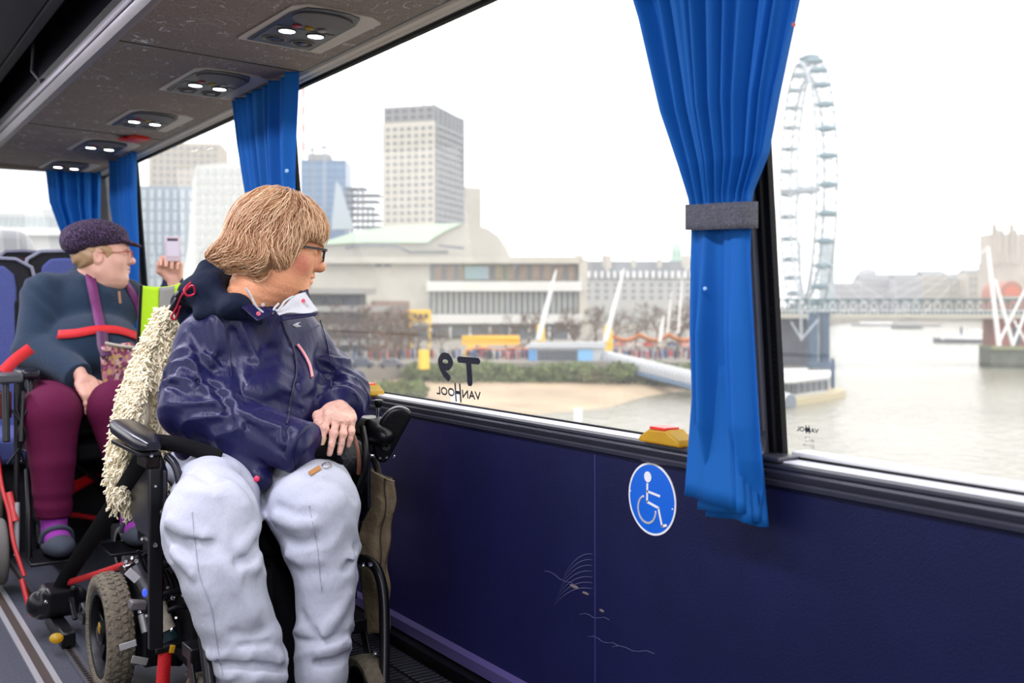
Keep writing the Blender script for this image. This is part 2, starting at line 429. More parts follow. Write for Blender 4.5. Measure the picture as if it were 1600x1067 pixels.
# pillars
def pillar(n, y0, y1, z1=1.72):
    b = MB()
    za, zb = .735, z1
    def col(ya, yb, xi, xo, mi):
        b.prism([(xg(za)-xi, ya, za), (xg(zb)-xi, ya, zb), (xg(zb)+xo, ya, zb), (xg(za)+xo, ya, za)], (0, yb-ya, 0), mi)
    col(y0+.022, y1-.022, .034, .0, 0)
    col(y0+.010, y0+.022, .022, .0, 1); col(y0, y0+.010, .012, .002, 1); col(y1-.022, y1, .014, .0, 1)
    # ribbed edge of the rubber seal
    for k in range(110):
        z = za+.012+k*(zb-za-.02)/110; b.obox((xg(z)-.0115, y0+.008, z), (.003, .004, .0045), mi=1)
    return struct('trim_%d' % n, b.vf, [M_post, M_rubber], 'dark window pillar with black rubber edge', bev=.004)
pillar(5, 1.250, 1.42); pillar(6, 3.335, 3.50); pillar(7, 5.42, 5.58)
# moulded corner where the pillar meets the sill
b = MB().grid(lambda u, v: (xg(.74)-.036-.016*(1-v)**2, 1.262+.15*u, .735+.05*v), 4, 8)
b.prism([(XW-.022, 1.215, .7385), (XW-.022, 1.42, .7385), (XW+.03, 1.42, .7385), (XW+.03, 1.215, .7385)], (0, 0, .009))
struct('trim_8', b.vf, M_trim, 'moulded foot of the near window pillar', bev=.003)
# window panes
for i, (ya, yb, m) in enumerate(((-1.6, 1.252, M_glass), (1.41, 3.337, M_glass), (3.49, 5.425, M_glass2), (5.57, 6.22, M_glass2))):
    za, zb = .737, 1.712
    b = MB().add([(xg(za), ya, za), (xg(za), yb, za), (xg(zb), yb, zb), (xg(zb), ya, zb)], [[0, 1, 2, 3]])
    struct('window_%d' % (i+1), b.vf, m, 'coach side window pane', smooth=0)
# header above the glass
b = MB().extr([(1.300, 1.702), (1.288, 1.704), (1.286, 1.714), (1.300, 1.714)], -1.6, 6.25)
struct('trim_9', b.vf, M_rubber, 'black seal above the side windows')
b = MB().extr([(1.292, 1.7125), (1.276, 1.7135), (1.272, 1.719), (1.258, 1.7215), (1.255, 1.7265), (1.246, 1.7275), (1.246, 1.74), (1.30, 1.74)], -1.6, 6.25)
struct('trim_10', b.vf, M_beige, 'beige curtain rail moulding above the windows', bev=.002)
b = MB().extr([(1.248, 1.730), (1.245, 1.722), (1.236, 1.7215), (1.236, 1.75), (1.30, 1.75)], -1.6, 6.25)
struct('trim_11', b.vf, M_black, 'black curtain track under the rack')
# ------------------------------------------------------------------ luggage rack
RK = [(1.236, 1.722), (1.228, 1.7205), (.70, 1.7425), (.675, 1.746), (.675, 1.80), (1.30, 1.82), (1.30, 1.76), (1.236, 1.76)]
def rz_(x): return 1.7205+(1.228-x)*(.022/.528)
t = thing('luggage_rack', 'brown patterned overhead luggage rack with silver rail above the side windows', 'luggage rack', (1.0, 2.4, 1.73))
obj('underside_panel', MB().extr(RK, -1.6, 6.15).vf, M_rack, t)
b = MB().extr([(.678, 1.744), (.668, 1.747), (.655, 1.765), (.652, 1.79), (.660, 1.812), (.674, 1.822), (.69, 1.824), (.69, 1.744)], -1.6, 6.15)
obj('front_rail', b.vf, M_sil, t, bev=.002, label='brushed silver rail')
b = MB().extr([(.6555, 1.7705), (.6500, 1.7735), (.6500, 1.7805), (.6535, 1.784)], -1.6, 6.15)
obj('rail_groove', b.vf, mat('rail_groove', (.09, .085, .09), .5), t)
b = MB().extr([(.676, 1.823), (.72, 1.96), (.72, 2.16), (.70, 2.16), (.70, 1.96), (.66, 1.84)], -1.6, 6.15)
obj('bin_door', b.vf, mat('bin_black', (.004, .004, .006), .22), t)
b = MB().box((.67, 6.13, 1.72), (1.30, 6.19, 2.15))
obj('end_panel', b.vf, M_rack, t)
# seams across the underside
for y in (1.55, 3.1, 4.72):
    obj('panel_joint', MB().obox((.965, y, rz_(.965)-.0008), (.55, .004, .002), (0, math.atan(.022/.528), 0)).vf, M_black, t)
# hanging strap and dark fittings in the gap behind the ceiling panel
struct('ceiling', MB().box((-1.2, -1.6, 2.16), (1.42, 6.3, 2.2)).vf, mat('ceiling_dark', (.03, .03, .033), .7), 'dark coach ceiling')
struct('trim_12', MB().box((-.55, -1.6, 1.985), (.60, 6.2, 2.0)).box((.60, -1.6, 1.975), (.64, 6.2, 2.02)).vf, mat('ceiling_panel_grey', (.03, .028, .032), .5), 'dark grey centre ceiling panel', bev=.004)
b = MB()
ps = UX(52, 78, .665); pe = UX(64, 128, .665)
b.tube([(ps.x, ps.y, ps.z+.12), ps, (ps.x, ps.y+.03, (ps.z+pe.z)/2), pe], .006, 8)
o = obj('hanging_cord', b.vf, mat('cord_grey', (.06, .06, .07), .5)); tag(o, 'dark cord hanging in the gap between ceiling panel and rack rail', 'cord')
# ------------------------------------------------------------------ service panels
M_hous = mat('service_housing_beige', (.56, .51, .47), .5); M_dark = mat('service_bezel', (.035, .032, .034), .4)
M_spk = mat('speaker_mesh', (.13, .12, .12), .6, var=.5, vs=600); M_lit = mat('reading_light_lens', (1, 1, 1), .3, emit=(.93, .97, 1), est=14)
M_vent = mat('vent_grey', (.13, .125, .12), .45)
def disc(x, y, r, h, ry=None, prof=None, n=28):
    """a shallow round fitting hanging below the rack's underside"""
    b = MB(); V = []
    prof = prof or [(1, 0), (1, -h), (.9, -h*1.15)]
    for q, d in prof:
        for k in range(n):
            a = 2*PI*k/n; xx = x+math.cos(a)*r*q; yy = y+math.sin(a)*(ry or r)*q
            V.append((xx, yy, rz_(xx)-.0075+d))
    m = len(prof)
    F = [[i*n+k, i*n+(k+1) % n, (i+1)*n+(k+1) % n, (i+1)*n+k][::-1] for i in range(m-1) for k in range(n)]
    F.append([(m-1)*n+k for k in range(n)][::-1]); return b.add(V, F)
def plate(poly, h0, h1):
    V = [(x, y, rz_(x)-h0) for x, y in poly]+[(x, y, rz_(x)-h1) for x, y in poly]; n = len(poly)
    return MB().add(V, [[n+i for i in range(n)][::-1], list(range(n))]+[[i, (i+1) % n, n+(i+1) % n, n+i] for i in range(n)])
def service_panel():
    t = thing('service_panel', '', 'overhead service panel', (1.055, 2.657, rz_(1.055)), 'service panels under the luggage rack')
    y0 = 2.657
    obj('housing', plate([(.945, y0+.185), (.955, y0-.20), (.985, y0-.235), (1.15, y0-.235), (1.19, y0-.20), (1.185, y0+.185)][::1], -.001, .004).vf, M_hous, t, bev=.002)
    obj('bezel', plate([(.965, y0+.165), (.968, y0-.15), (.985, y0-.215), (1.03, y0-.232), (1.09, y0-.232), (1.125, y0-.215), (1.142, y0-.15), (1.145, y0+.165)], .0035, .0070).vf, M_dark, t, bev=.0015)
    obj('lamp_tray', plate([(.975, y0+.158), (.975, y0-.030), (1.136, y0-.030), (1.136, y0+.158)], .0065, .0085).vf, M_vent, t, bev=.0015)
    obj('speaker_grille', disc(1.055, y0-.145, .078, .003, .062).vf, M_spk, t)
    for x, c in ((1.02, (.35, .01, .03)), (1.055, (.55, .38, .03)), (1.09, (.28, .28, .26))):
        obj('button', disc(x, y0-.055, .0115, .003, .014, n=16).vf, mat('button_%s' % {1.02: 'red', 1.055: 'yellow', 1.09: 'grey'}[x], c, .4), t)
    for x in (1.015, 1.095):
        l = obj('reading_light', disc(x, y0, .0225, .004, prof=[(1.15, 0), (1.15, -.004), (1.0, -.005), (.98, -.003)]).vf, M_dark, t)
        obj('lens', disc(x, y0, .0205, .004, .0205).vf, M_lit, l)
        v = obj('air_vent', disc(x, y0+.095, .033, .003, .033, prof=[(1, 0), (1, -.004), (.9, -.005), (.8, -.001)]).vf, M_vent, t)
        obj('vent_nozzle', disc(x, y0+.095, .015, .004, .02).vf, M_dark, v)
    return t
sp = service_panel()
labs = ['overhead service panel nearest the camera, the largest, with oval speaker clearly visible',
        'second overhead service panel, above the curtain behind the grey-haired woman', 'third overhead service panel, midway along the rack underside',
        'fourth overhead service panel, beside the red tag', 'smallest service panel at the rear end of the rack']
sp['label'] = labs[0]
for k in range(1, 5): dup(sp, (0, .825*k, 0), labs[k])
p = UZ(213, 215, 1.722)
b = MB(); p.z += .006; b.obox((p.x, p.y, p.z-.010), (.075, .11, .02), (0, 0, .25)); b.obox((p.x-.045, p.y+.03, p.z-.012), (.04, .05, .014), (0, 0, .25))
o = obj('emergency_hammer', b.vf, mat('signal_red', (.55, .008, .01), .4), bev=.006); tag(o, 'bright red holder fixed to the rack underside near the rear', 'emergency hammer')
# ------------------------------------------------------------------ rear, left and front walls
M_shell = mat('shell_grey', (.25, .25, .27), .7)
b = MB().box((-1.2, 6.25, 0), (1.42, 6.3, .72)).box((-1.2, 6.25, 1.73), (1.42, 6.3, 2.16)).box((1.27, 6.16, .72), (1.42, 6.3, 1.73)).box((-1.2, 6.2, .72), (-1.08, 6.3, 1.73))
struct('wall_back', b.vf, mat('rear_wall_dark', (.03, .028, .035), .6), 'dark rear wall around the back window')
b = MB().add([(-1.08, 6.27, .72), (1.27, 6.27, .72), (1.27, 6.27, 1.73), (-1.08, 6.27, 1.73)], [[0, 1, 2, 3]])
struct('window_5', b.vf, M_glass2, 'coach rear window pane', smooth=0)
b = MB().box((-1.2, -1.6, 0), (-1.15, 6.25, .72)).box((-1.2, -1.6, 1.76), (-1.12, 6.25, 2.16))
for y in (-1.6, .4, 2.4, 4.4, 6.1): b.box((-1.2, y, .7), (-1.14, y+.13, 1.78))
struct('wall_left', b.vf, M_shell, 'coach side wall opposite')
b = MB().add([(-1.17, -1.5, .72), (-1.17, 6.2, .72), (-1.17, 6.2, 1.76), (-1.17, -1.5, 1.76)], [[0, 3, 2, 1]])
struct('window_6', b.vf, M_glass, 'coach windows opposite', smooth=0)
b = MB().box((-1.2, -1.65, 0), (1.42, -1.6, 1.0)).box((-1.2, -1.65, 1.6), (1.42, -1.6, 2.16)).box((.8, -1.65, 1.0), (1.42, -1.6, 1.6)).box((-1.2, -1.65, 1.0), (-.6, -1.6, 1.6))  # out of view; opening narrowed to cut frontal fill light
struct('wall_front', b.vf, M_shell, 'coach front wall')
# low skirting and convector grille
struct('baseboard_right', MB().prism([(XW, -1.6, .10), (XW-.012, -1.6, .105), (XW-.016, -1.6, .135), (XW, -1.6, .142)], (0, 7.8, 0)).vf, mat('skirting_violet_reflection', (.10, .08, .22), .3), 'shiny strip at the foot of the panel, violet reflection in its colour')  # violet reflection is put into the strip's base colour
struct('trim_13', MB().box((XW-.035, -1.6, 0), (XW, 6.2, .098)).vf, M_black, 'black recess under the panel')
t = thing('heater_grille', 'black slotted heater grille on the floor between wheelchair and blue panel', 'heater', (1.2, 2.6, 0))
b = MB().box((1.10, 1.2, .0), (1.285, 4.6, .082)); obj('casing', b.vf, M_black, t, bev=.012)
b = MB()
for k in range(90):
    y = 1.4+k*.02
    for x0, x1 in ((1.125, 1.19), (1.20, 1.265)):
        b.box((x0, y, .0825), (x1, y+.009, .0865))
obj('slat', b.vf, mat('grille_grey', (.055, .058, .065), .4), t, bev=.001)
# ------------------------------------------------------------------ curtains
def cloth_mat():
    m = mat('curtain_blue', (.0, .150, .50), .75, bump=.12, bs=900, sheen=.0); nt = m.node_tree; N, L = nt.nodes, nt.links
    b = N['Principled BSDF']; out = N['Material Output']
    tr = N.new('ShaderNodeBsdfTranslucent'); tr.inputs[0].default_value = (.0, .31, .85, 1)
    mx = N.new('ShaderNodeMixShader'); mx.inputs[0].default_value = .32; L.new(b.outputs[0], mx.inputs[1]); L.new(tr.outputs[0], mx.inputs[2]); L.new(mx.outputs[0], out.inputs[0]); return m
M_cur = cloth_mat()
def curtain(name, rows, npl, label, seed, along='y', nu=260, nv=120, group=None, bottom=None, sharp=0):
    """rows: (z, a0, a1, centre offset x, pleat depth), a along the wall; pleats fan out from the tie"""
    rr = sorted(rows, key=lambda r: -r[0]); zs = [r[0] for r in rr][::-1]
    R = np.random.default_rng(seed); ph = R.uniform(0, 6, 6); am = R.uniform(.5, 1, 6)
    cols = [[r[k] for r in rr][::-1] for k in range(1, 5)]
    def ev(z): return [np.interp(z, zs, c) for c in cols]
    zt, zb = rr[0][0], rr[-1][0]
    def fn(u, v):
        z = zt+(zb-zt)*v; a0, a1, xo, dp = ev(z)
        w = u+.012*math.sin(5*PI*u+ph[0]+2.2*v)+.01*math.sin(9*PI*u+ph[1]-1.5*v)
        a = a0+(a1-a0)*w
        s = .6*math.sin(2*PI*npl*w+ph[2])+.30*math.sin(2*PI*npl*1.63*w+ph[3]+1.2*v)+.25*math.sin(2*PI*npl*.47*w+ph[4]-v*1.3)+.10*math.sin(2*PI*npl*3.1*w+ph[5])
        if sharp: s = math.copysign(abs(s)**(1-.4*sharp), s)
        x = xo-dp*s
        zz = z+(bottom(u) if bottom and v > .97 else 0)*((v-.97)/.03 if v > .97 else 0)
        return (x, a, zz) if along == 'y' else (a, x, zz)
    b = MB().grid(fn, nu, nv)
    return b.vf
# near curtain: upper fan, tie band, lower tail
t = thing('curtain', 'large blue curtain gathered by a grey band at the near window pillar', 'curtain', (1.24, 1.3, .64))
up = [(1.715, 1.55, .985, 1.215, .018), (1.50, 1.445, 1.066, 1.215, .026), (1.33, 1.390, 1.124, 1.218, .025), (1.235, 1.360, 1.160, 1.228, .018), (1.18, 1.352, 1.205, 1.240, .012), (1.15, 1.350, 1.214, 1.243, .009), (1.13, 1.350, 1.214, 1.243, .009)]
obj('upper_drape', curtain('c', up, 9.5, '', 3), M_cur, t, smooth=180, solid=.0015)
lo = [(1.17, 1.352, 1.214, 1.243, .007), (1.08, 1.353, 1.217, 1.240, .010), (.95, 1.350, 1.212, 1.235, .021), (.80, 1.350, 1.208, 1.240, .023), (.745, 1.352, 1.208, 1.250, .017), (.70, 1.357, 1.214, 1.262, .015), (.655, 1.358, 1.222, 1.262, .013)]
obj('lower_drape', curtain('c', lo, 2.3, '', 11, nu=200), M_cur, t, smooth=180, solid=.0015)
# stacked hem folds at the bottom
for k, (ya, yb, x, z0, z1) in enumerate(((1.362, 1.245, 1.236, .668, .90), (1.340, 1.232, 1.243, .655, .84), (1.345, 1.224, 1.252, .647, .80), (1.338, 1.218, 1.262, .642, .78), (1.332, 1.214, 1.272, .640, .77))):
    f = lambda u, v, ya=ya, yb=yb, x=x, z0=z0, z1=z1, k=k: (x+.010*v+.003*math.sin(3*u*PI+k)+.010*(u > .93)*(u-.93)/.07, ya+(yb-ya)*(u*(1-.35*v)+.12*v), z0+(z1-z0)*v+.010*(u-.5)*(1 if k % 2 else -.6)*(1-v))
    obj('hem_fold', MB().grid(f, 40, 10).vf, M_cur, t, smooth=180, solid=.002)
def band(yc, xc, z, ry, rx, h, n=48, k=0):
    V = []
    for j in range(5):
        for i in range(n):
            a = 2*PI*i/n; q = 1+.0*k
            V.append((xc+rx*math.copysign(abs(math.cos(a))**.6, math.cos(a))*q, yc+ry*math.copysign(abs(math.sin(a))**.75, math.sin(a))*q, z+h*(j/4-.5)+.004*math.sin(a*1+.6)))
    return (V, [[j*n+i, j*n+(i+1) % n, (j+1)*n+(i+1) % n, (j+1)*n+i] for j in range(4) for i in range(n)])
obj('tie_band', band(1.282, 1.243, 1.146, .072, .026, .043), mat('tie_felt_grey', (.17, .175, .205), .95, var=.35, vs=260, bump=1, bs=500), t, smooth=60, solid=.003, label='grey felt tie band')
b = MB().lathe(UX(1103, 451, 1.218), (-1, 0, .0), [(.0034, 0), (.0034, .003), (.002, .004)], 14)
obj('snap_stud', b.vf, mat('stud_clear', (.3, .55, .85), .2), t)
b = MB().lathe(UX(1241, 39, 1.20), (-1, -.5, .0), [(.003, 0), (.003, .003)], 12)
obj('red_stud', b.vf, mat('stud_red', (.5, .05, .03), .4), t)
c2 = [(1.718, 3.66, 3.10, 1.21, .020), (1.55, 3.61, 3.13, 1.215, .024), (1.40, 3.56, 3.145, 1.22, .022), (1.22, 3.51, 3.16, 1.235, .018), (1.12, 3.48, 3.18, 1.24, .012), (1.08, 3.48, 3.18, 1.24, .012), (.9, 3.50, 3.17, 1.24, .016), (.70, 3.50, 3.17, 1.26, .016)]
t = thing('curtain', 'blue curtain hanging behind the head of the fair-haired woman', 'curtain', (1.24, 3.3, .7))
obj('drape', curtain('c', c2, 7, '', 5), M_cur, t, smooth=180, solid=.0015)
b = MB().lathe(UX(449, 267, 1.19), (-1, -.4, 0), [(.006, 0), (.006, .005)], 14); obj('snap_stud', b.vf, mat('stud_clear', (.3, .55, .85), .2), t)
c3 = [(1.718, 5.62, 5.12, 1.21, .022), (1.5, 5.60, 5.14, 1.215, .026), (1.25, 5.56, 5.16, 1.235, .018), (1.0, 5.55, 5.18, 1.24, .014), (.72, 5.56, 5.17, 1.25, .018)]
o = obj('curtain', curtain('c', c3, 6, '', 8), M_cur, loc=(1.24, 5.4, .72), smooth=180, solid=.0015)
tag(o, 'blue side-window curtain behind the peak of the woollen cap', 'curtain')
c4 = [(1.725, .98, 1.262, 6.10, .020), (1.55, 1.00, 1.262, 6.11, .024), (1.35, 1.075, 1.262, 6.14, .018), (1.2, 1.11, 1.262, 6.15, .014), (.75, 1.11, 1.262, 6.15, .018)]
o = obj('curtain', curtain('c', c4, 5, '', 9, along='x'), M_cur, loc=(1.15, 6.12, .75), smooth=180, solid=.0015)
tag(o, 'blue curtain across the corner of the rear window above the cap', 'curtain')
# ------------------------------------------------------------------ things on the sill
M_yel = mat('button_yellow', (1, .62, .0), .5, spec=.2); 
def glow_through(m, col, fac):
    nt = m.node_tree; N, L = nt.nodes, nt.links; tr = N.new('ShaderNodeBsdfTranslucent'); tr.inputs[0].default_value = (*col, 1); mx = N.new('ShaderNodeMixShader'); mx.inputs[0].default_value = fac
    L.new(N['Principled BSDF'].outputs[0], mx.inputs[1]); L.new(tr.outputs[0], mx.inputs[2]); L.new(mx.outputs[0], N['Material Output'].inputs[0])
glow_through(M_yel, (1, .66, 0), .45)
M_redp = mat('button_red_cap', (.75, .03, .015), .3)
def push(y, lab):
    x = 1.318; z = .7385
    t = thing('push_button', lab, 'emergency button', (x, y, z), 'yellow push buttons on the sill')
    sec = [(-.060, 0), (-.058, .010), (-.030, .026), (.022, .028), (.030, .022), (.052, .012), (.058, 0)]
    b = MB().prism([(x-.020, y-q, z+h) for q, h in sec], (.045, 0, 0)); obj('casing', b.vf, M_yel, t, bev=.004)
    b = MB().obox((x-.002, y+.004, z+.029), (.036, .044, .006)); obj('cap', b.vf, M_redp, t, bev=.0015, label='red cap')
    return t
p1 = push(1.502, 'yellow box with red cap on the sill just before the large blue curtain')
dup(p1, (0, 2.80-1.502, 0), 'yellow box on the sill behind the elbow of the woman in the navy jacket')
# wheelchair sign
t = thing('wheelchair_sign', 'round blue wheelchair sign with white edge on the navy panel', 'sign', (XW-.001, 1.557, .627))
cy, cz = 1.557, .6255
def D(r0, r1, x, h, n=64):
    V = [(x+dx, cy+r*math.cos(2*PI*k/n), cz+r*math.sin(2*PI*k/n)) for r, dx in ((r1, 0), (r1, -h), (r0, -h), (r0, 0)) for k in range(n)]
    F = [[i*n+k, i*n+(k+1) % n, ((i+1) % 4)*n+(k+1) % n, ((i+1) % 4)*n+k] for i in range(4) for k in range(n)]
    return (V, F)
obj('border', D(.0655, .0695, XW, .0016), M_white, t)
obj('disc', MB().lathe((XW, cy, cz), (-1, 0, 0), [(.0656, 0), (.0656, .0012)], 64).vf, mat('sign_blue', (.0, .12, .62), .3), t)
b = MB(); X = XW-.0016
def sg(a, b_): return (X, cy-(a)*.001, cz+b_*.001)      # a: to the right in the picture, mm
b.lathe(sg(-11, 41), (-1, 0, 0), [(.0105, 0), (.0105, .0006)], 24)
def stroke(pts, w):
    for i in range(len(pts)-1): b.bar(sg(*pts[i]), sg(*pts[i+1]), .0008, w*.001, up=(0, 1, .3))
def arc(c, r, a0, a1, n=24): return [(c[0]+r*math.cos(math.radians(a0+(a1-a0)*k/n)), c[1]+r*math.sin(math.radians(a0+(a1-a0)*k/n))) for k in range(n+1)]
obj('symbol_head', b.vf, M_white, t); b = MB()
def ribbon(pts, w, joinr=True):
    for i in range(len(pts)-1):
        a, c = Vector(sg(*pts[i])), Vector(sg(*pts[i+1])); d = (c-a).normalized(); n = Vector((0, -d.z, d.y))*w*.0005
        b.prism([a-n-d*.0008, c-n+d*.0008, c+n+d*.0008, a+n-d*.0008], (-.0006, 0, 0))
ribbon([(-12, 28), (-13, -8)], 5); ribbon([(-13, 13), (24, 9)], 4.5); ribbon([(-14, -7), (20, -14), (31, -48)], 5); ribbon([(30, -47), (43, -43)], 5)
ribbon(arc((-14, -22), 26, 112, 360, 30)[0:], 4.2)
obj('symbol', b.vf, M_white, t)
b = MB()
for q in ((-64, 6), (60, -10)): b.lathe(sg(*q), (-1, 0, 0), [(.002, 0), (.0015, .001)], 10)
obj('screw', b.vf, M_white, t)
# window decals (read from outside, so mirrored here)
M_dec = mat('decal_navy', (.008, .012, .03), .5)
def decal(name, items, yc, zc, label, cat='window sticker'):
    t = thing(name, label, cat, (xg(zc), yc, zc))
    n_ = 0
    for body, size, dy, dz, sy, sz, bold in items:
        V, F = textmesh(body, size)
        V = np.array(V); mx = np.array([0, V[:, 1].min()]); 
        P = []
        for v in V:
            yy = yc+dy+v[0]*sy; zz = zc+dz+v[1]*sz; P.append((xg(zz)-.0012, yy, zz))
        P = np.array(P); parts = [P]; FF = list(F); nn = len(P)
        if bold:
            for a, c in ((bold, 0), (-bold, 0), (0, bold), (0, -bold)):
                Q = P.copy(); Q[:, 1] += a; Q[:, 2] += c; Q[:, 0] -= .0001*(1+len(parts)); FF += [[i+nn*len(parts) for i in f] for f in F]; parts.append(Q)
        obj('lettering', (np.concatenate(parts), FF), M_dec, t, smooth=0)
    return t
p = UX(713, 590, xg(.87))
decal('window_lettering', [('T', .098, -.062, -.014, 1.9, .98, .0038), ('9', .098, .058, -.008, 1.75, .98, .0048), ('VAN', .034, -.064, -.050, 1.35, .85, .001), ('H', .034, .002, -.062, 1.5, 2.0, .0014), ('OOL', .034, .067, -.050, 1.35, .85, .001)], p.y, p.z, 'dark mirrored lettering T9 low on the middle window')
p = UX(1260, 675, xg(.85))
t = decal('glass_marking', [('VAN', .013, -.0095, 0, 1.0, .8, .0003), ('H', .016, 0, -.003, .8, 1.3, .0003), ('OOL', .013, .0098, 0, 1.0, .8, .0003), ('G-1206', .0055, .004, -.024, 1, .9, 0), ('E1', .010, -.008, -.027, .8, 1, 0), ('43R', .006, -.009, -.016, .8, 1, 0)], p.y, p.z, 'small dark maker marking low in the corner of the near window')
b = MB(); cc = (xg(p.z)-.001, p.y+.001, p.z-.012)
V = [(cc[0], cc[1]+r*math.cos(2*PI*k/24), cc[2]+r*math.sin(2*PI*k/24)) for r in (.005, .0042) for k in range(24)]
b.add(V, [[k, (k+1) % 24, 24+(k+1) % 24, 24+k] for k in range(24) if k % 6 < 4]); obj('ring_mark', b.vf, M_dec, t, smooth=0)
# ================================================================== OUTSIDE: THE RIVER AND THE CITY
WZ = -14.0; GZ = -9.5
def G(px, z, Z=GZ): q = U(px, HZ, z); return Vector((q.x, q.y, Z))
def mat_water():
    m = mat('river_water', (.30, .285, .235), .18, spec=.35); nt = m.node_tree; N, L = nt.nodes, nt.links; b = N['Principled BSDF']
    tc = N.new('ShaderNodeTexCoord'); n = N.new('ShaderNodeTexNoise'); n.inputs['Scale'].default_value = .55; n.inputs['Detail'].default_value = 5; L.new(tc.outputs['Object'], n.inputs['Vector'])
    bp = N.new('ShaderNodeBump'); bp.inputs['Strength'].default_value = 1; bp.inputs['Distance'].default_value = .35; L.new(n.outputs['Fac'], bp.inputs['Height']); L.new(bp.outputs[0], b.inputs['Normal'])
    n2 = N.new('ShaderNodeTexNoise'); n2.inputs['Scale'].default_value = .02; n2.inputs['Detail'].default_value = 3; L.new(tc.outputs['Object'], n2.inputs['Vector'])
    r = N.new('ShaderNodeValToRGB'); r.color_ramp.elements[0].color = (.20, .185, .14, 1); r.color_ramp.elements[0].position = .35; r.color_ramp.elements[1].color = (.29, .275, .22, 1); r.color_ramp.elements[1].position = .65
    L.new(n2.outputs['Fac'], r.inputs[0]); L.new(r.outputs[0], b.inputs['Base Color']); return m
o = struct('river_water', ([(-400, -400, WZ), (3000, -400, WZ), (3000, 3000, WZ), (-400, 3000, WZ)], [[0, 1, 2, 3]]), mat_water(), 'pale brown river', smooth=0)
M_land = mat('embankment_ground', (.22, .2, .17), .9, var=.3, vs=.08)
edge = [(-900, 60), (200, 120), (520, 178), (690, 190), (1085, 192), (1180, 290), (1262, 500), (1300, 760), (1360, 960), (1420, 990), (1550, 985), (1900, 950), (2600, 1300), (2600, 2900), (-900, 2900)]
struct('embankment_ground', MB().prism([G(a, z, -16) for a, z in edge], (0, 0, 6.5)).vf, M_land, 'river embankment and far bank', smooth=0)
# tidal beach
def beach():
    cols = [(400, 178, 130), (560, 182, 136), (700, 190, 134), (800, 191, 136), (880, 192, 140), (950, 192, 152), (1010, 192, 168), (1085, 193, 186)]
    V = []; 
    for px, zf, zn in cols:
        for j in range(6):
            t = j/5; z = zf+(zn-zf)*t; q = G(px, z, 0); V.append((q.x, q.y, -12.2+(-14.1+12.2)*t**.7+.1*math.sin(px*.05+j)))
    return (V, [[i*6+j, i*6+j+1, (i+1)*6+j+1, (i+1)*6+j] for i in range(len(cols)-1) for j in range(5)])
struct('beach', beach(), mat('wet_sand', (.40, .30, .20), .75, var=.18, vs=.12), 'tan tidal sand below the embankment')
def part(name, mb, m, par, **k): return obj(name, mb.vf if isinstance(mb, MB) else mb, m, par, **k)
M_cream = mat('portland_stone', (.50, .47, .41), .8, var=.06, vs=.2); M_gl = mat('far_glass_blue', (.10, .14, .17), .35)
M_gld = mat('far_glass_dark', (.06, .07, .09), .4); M_conc = mat('concrete_grey', (.26, .25, .24), .9, var=.1, vs=.3)
M_slate = mat('slate', (.14, .15, .17), .8); M_copper = mat('copper_green', (.50, .64, .50), .7); M_wst = mat('white_steel', (.8, .8, .8), .5)
M_brown = mat('brown_panel', (.22, .16, .12), .8)
def Rb(p0, p1): d = (p1-p0); d.z = 0; d.normalize(); return d, Vector((-d.y, d.x, 0)) if True else None
def block(p0, p1, z0, z1, depth):
    """box whose front runs p0 (left) to p1 (right) and which goes back by depth"""
    d, n = Rb(p0.copy(), p1.copy()); w = (Vector((p1.x-p0.x, p1.y-p0.y, 0))).length
    a = Vector((p0.x, p0.y, z0)); return MB().prism([a, a+d*w, a+d*w+n*depth, a+n*depth], (0, 0, z1-z0)), a, d, n, w
def panes(par, a, d, n, w, z1, spec, name='window', off=.25, side=None):
    """spec: (u0,u1,za,zb,nx,ny,fx,fz,mat)"""
    for u0, u1, za, zb, nx, ny, fx, fz, m in spec:
        cw = (u1-u0)/nx; ch = (zb-za)/ny; me = None
        for i in range(nx):
            for j in range(ny):
                c = a+d*(u0+cw*(i+.5)); cz_ = za+ch*(j+.5)
                if me is None:
                    V = []; 
                    for dz in (-1, 1):
                        for q, s in ((-1, 0), (1, 0), (1, 1), (-1, 1)):
                            p = d*q*cw*fx/2-n*off*s; V.append((p.x, p.y, dz*ch*fz/2))
                    me = bpy.data.meshes.new(name); me.from_pydata(V, [], [[0,3,2,1],[4,5,6,7],[0,1,5,4],[1,2,6,5],[2,3,7,6],[3,0,4,7]]); me.materials.append(m)
                o = bpy.data.objects.new(name, me); COL.objects.link(o); o.parent = par; o.location = Vector((c.x, c.y, cz_))-par.location
def hy(py, z): return CZ+(HZ-py)/FPX*z
# --- tall office tower
zt = 500; P0, P1, P2 = G(597, zt), G(680, zt*.985), G(726, zt*1.06)
t = thing('office_tower', 'tall cream office tower with dark scaffolded side and grey top storeys', 'building', P0)
zt1 = hy(193, zt); ztop = hy(168, zt)
mb, a, d, n, w = block(P0, P1, GZ, zt1, 26); part('front_block', mb, M_cream, t)
panes(t, a, d, n, w, 0, [(1.2, w-.6, hy(350, zt), zt1-1.5, 7, 14, .52, .50, mat('tower_window', (.16, .17, .18), .6))])
mb2, a2, d2, n2, w2 = block(P0+d*.8, P1-d*.2, zt1, ztop, 25); part('top_storeys', mb2, mat('tower_top_grey', (.22, .22, .23), .8), t)
panes(t, a2, d2, n2, w2, 0, [(0.5, w2-.5, zt1+.8, ztop-.8, 6, 2, .6, .55, M_gld)])
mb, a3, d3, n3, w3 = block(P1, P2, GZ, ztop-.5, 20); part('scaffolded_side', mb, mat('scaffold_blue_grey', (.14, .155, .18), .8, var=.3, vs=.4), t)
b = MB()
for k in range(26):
    z = zt1-2-k*3.1; p = a3-n3*.6; b.bar(Vector((p.x, p.y, z)), Vector((p.x, p.y, z))+d3*w3*(.96), .5, .9)
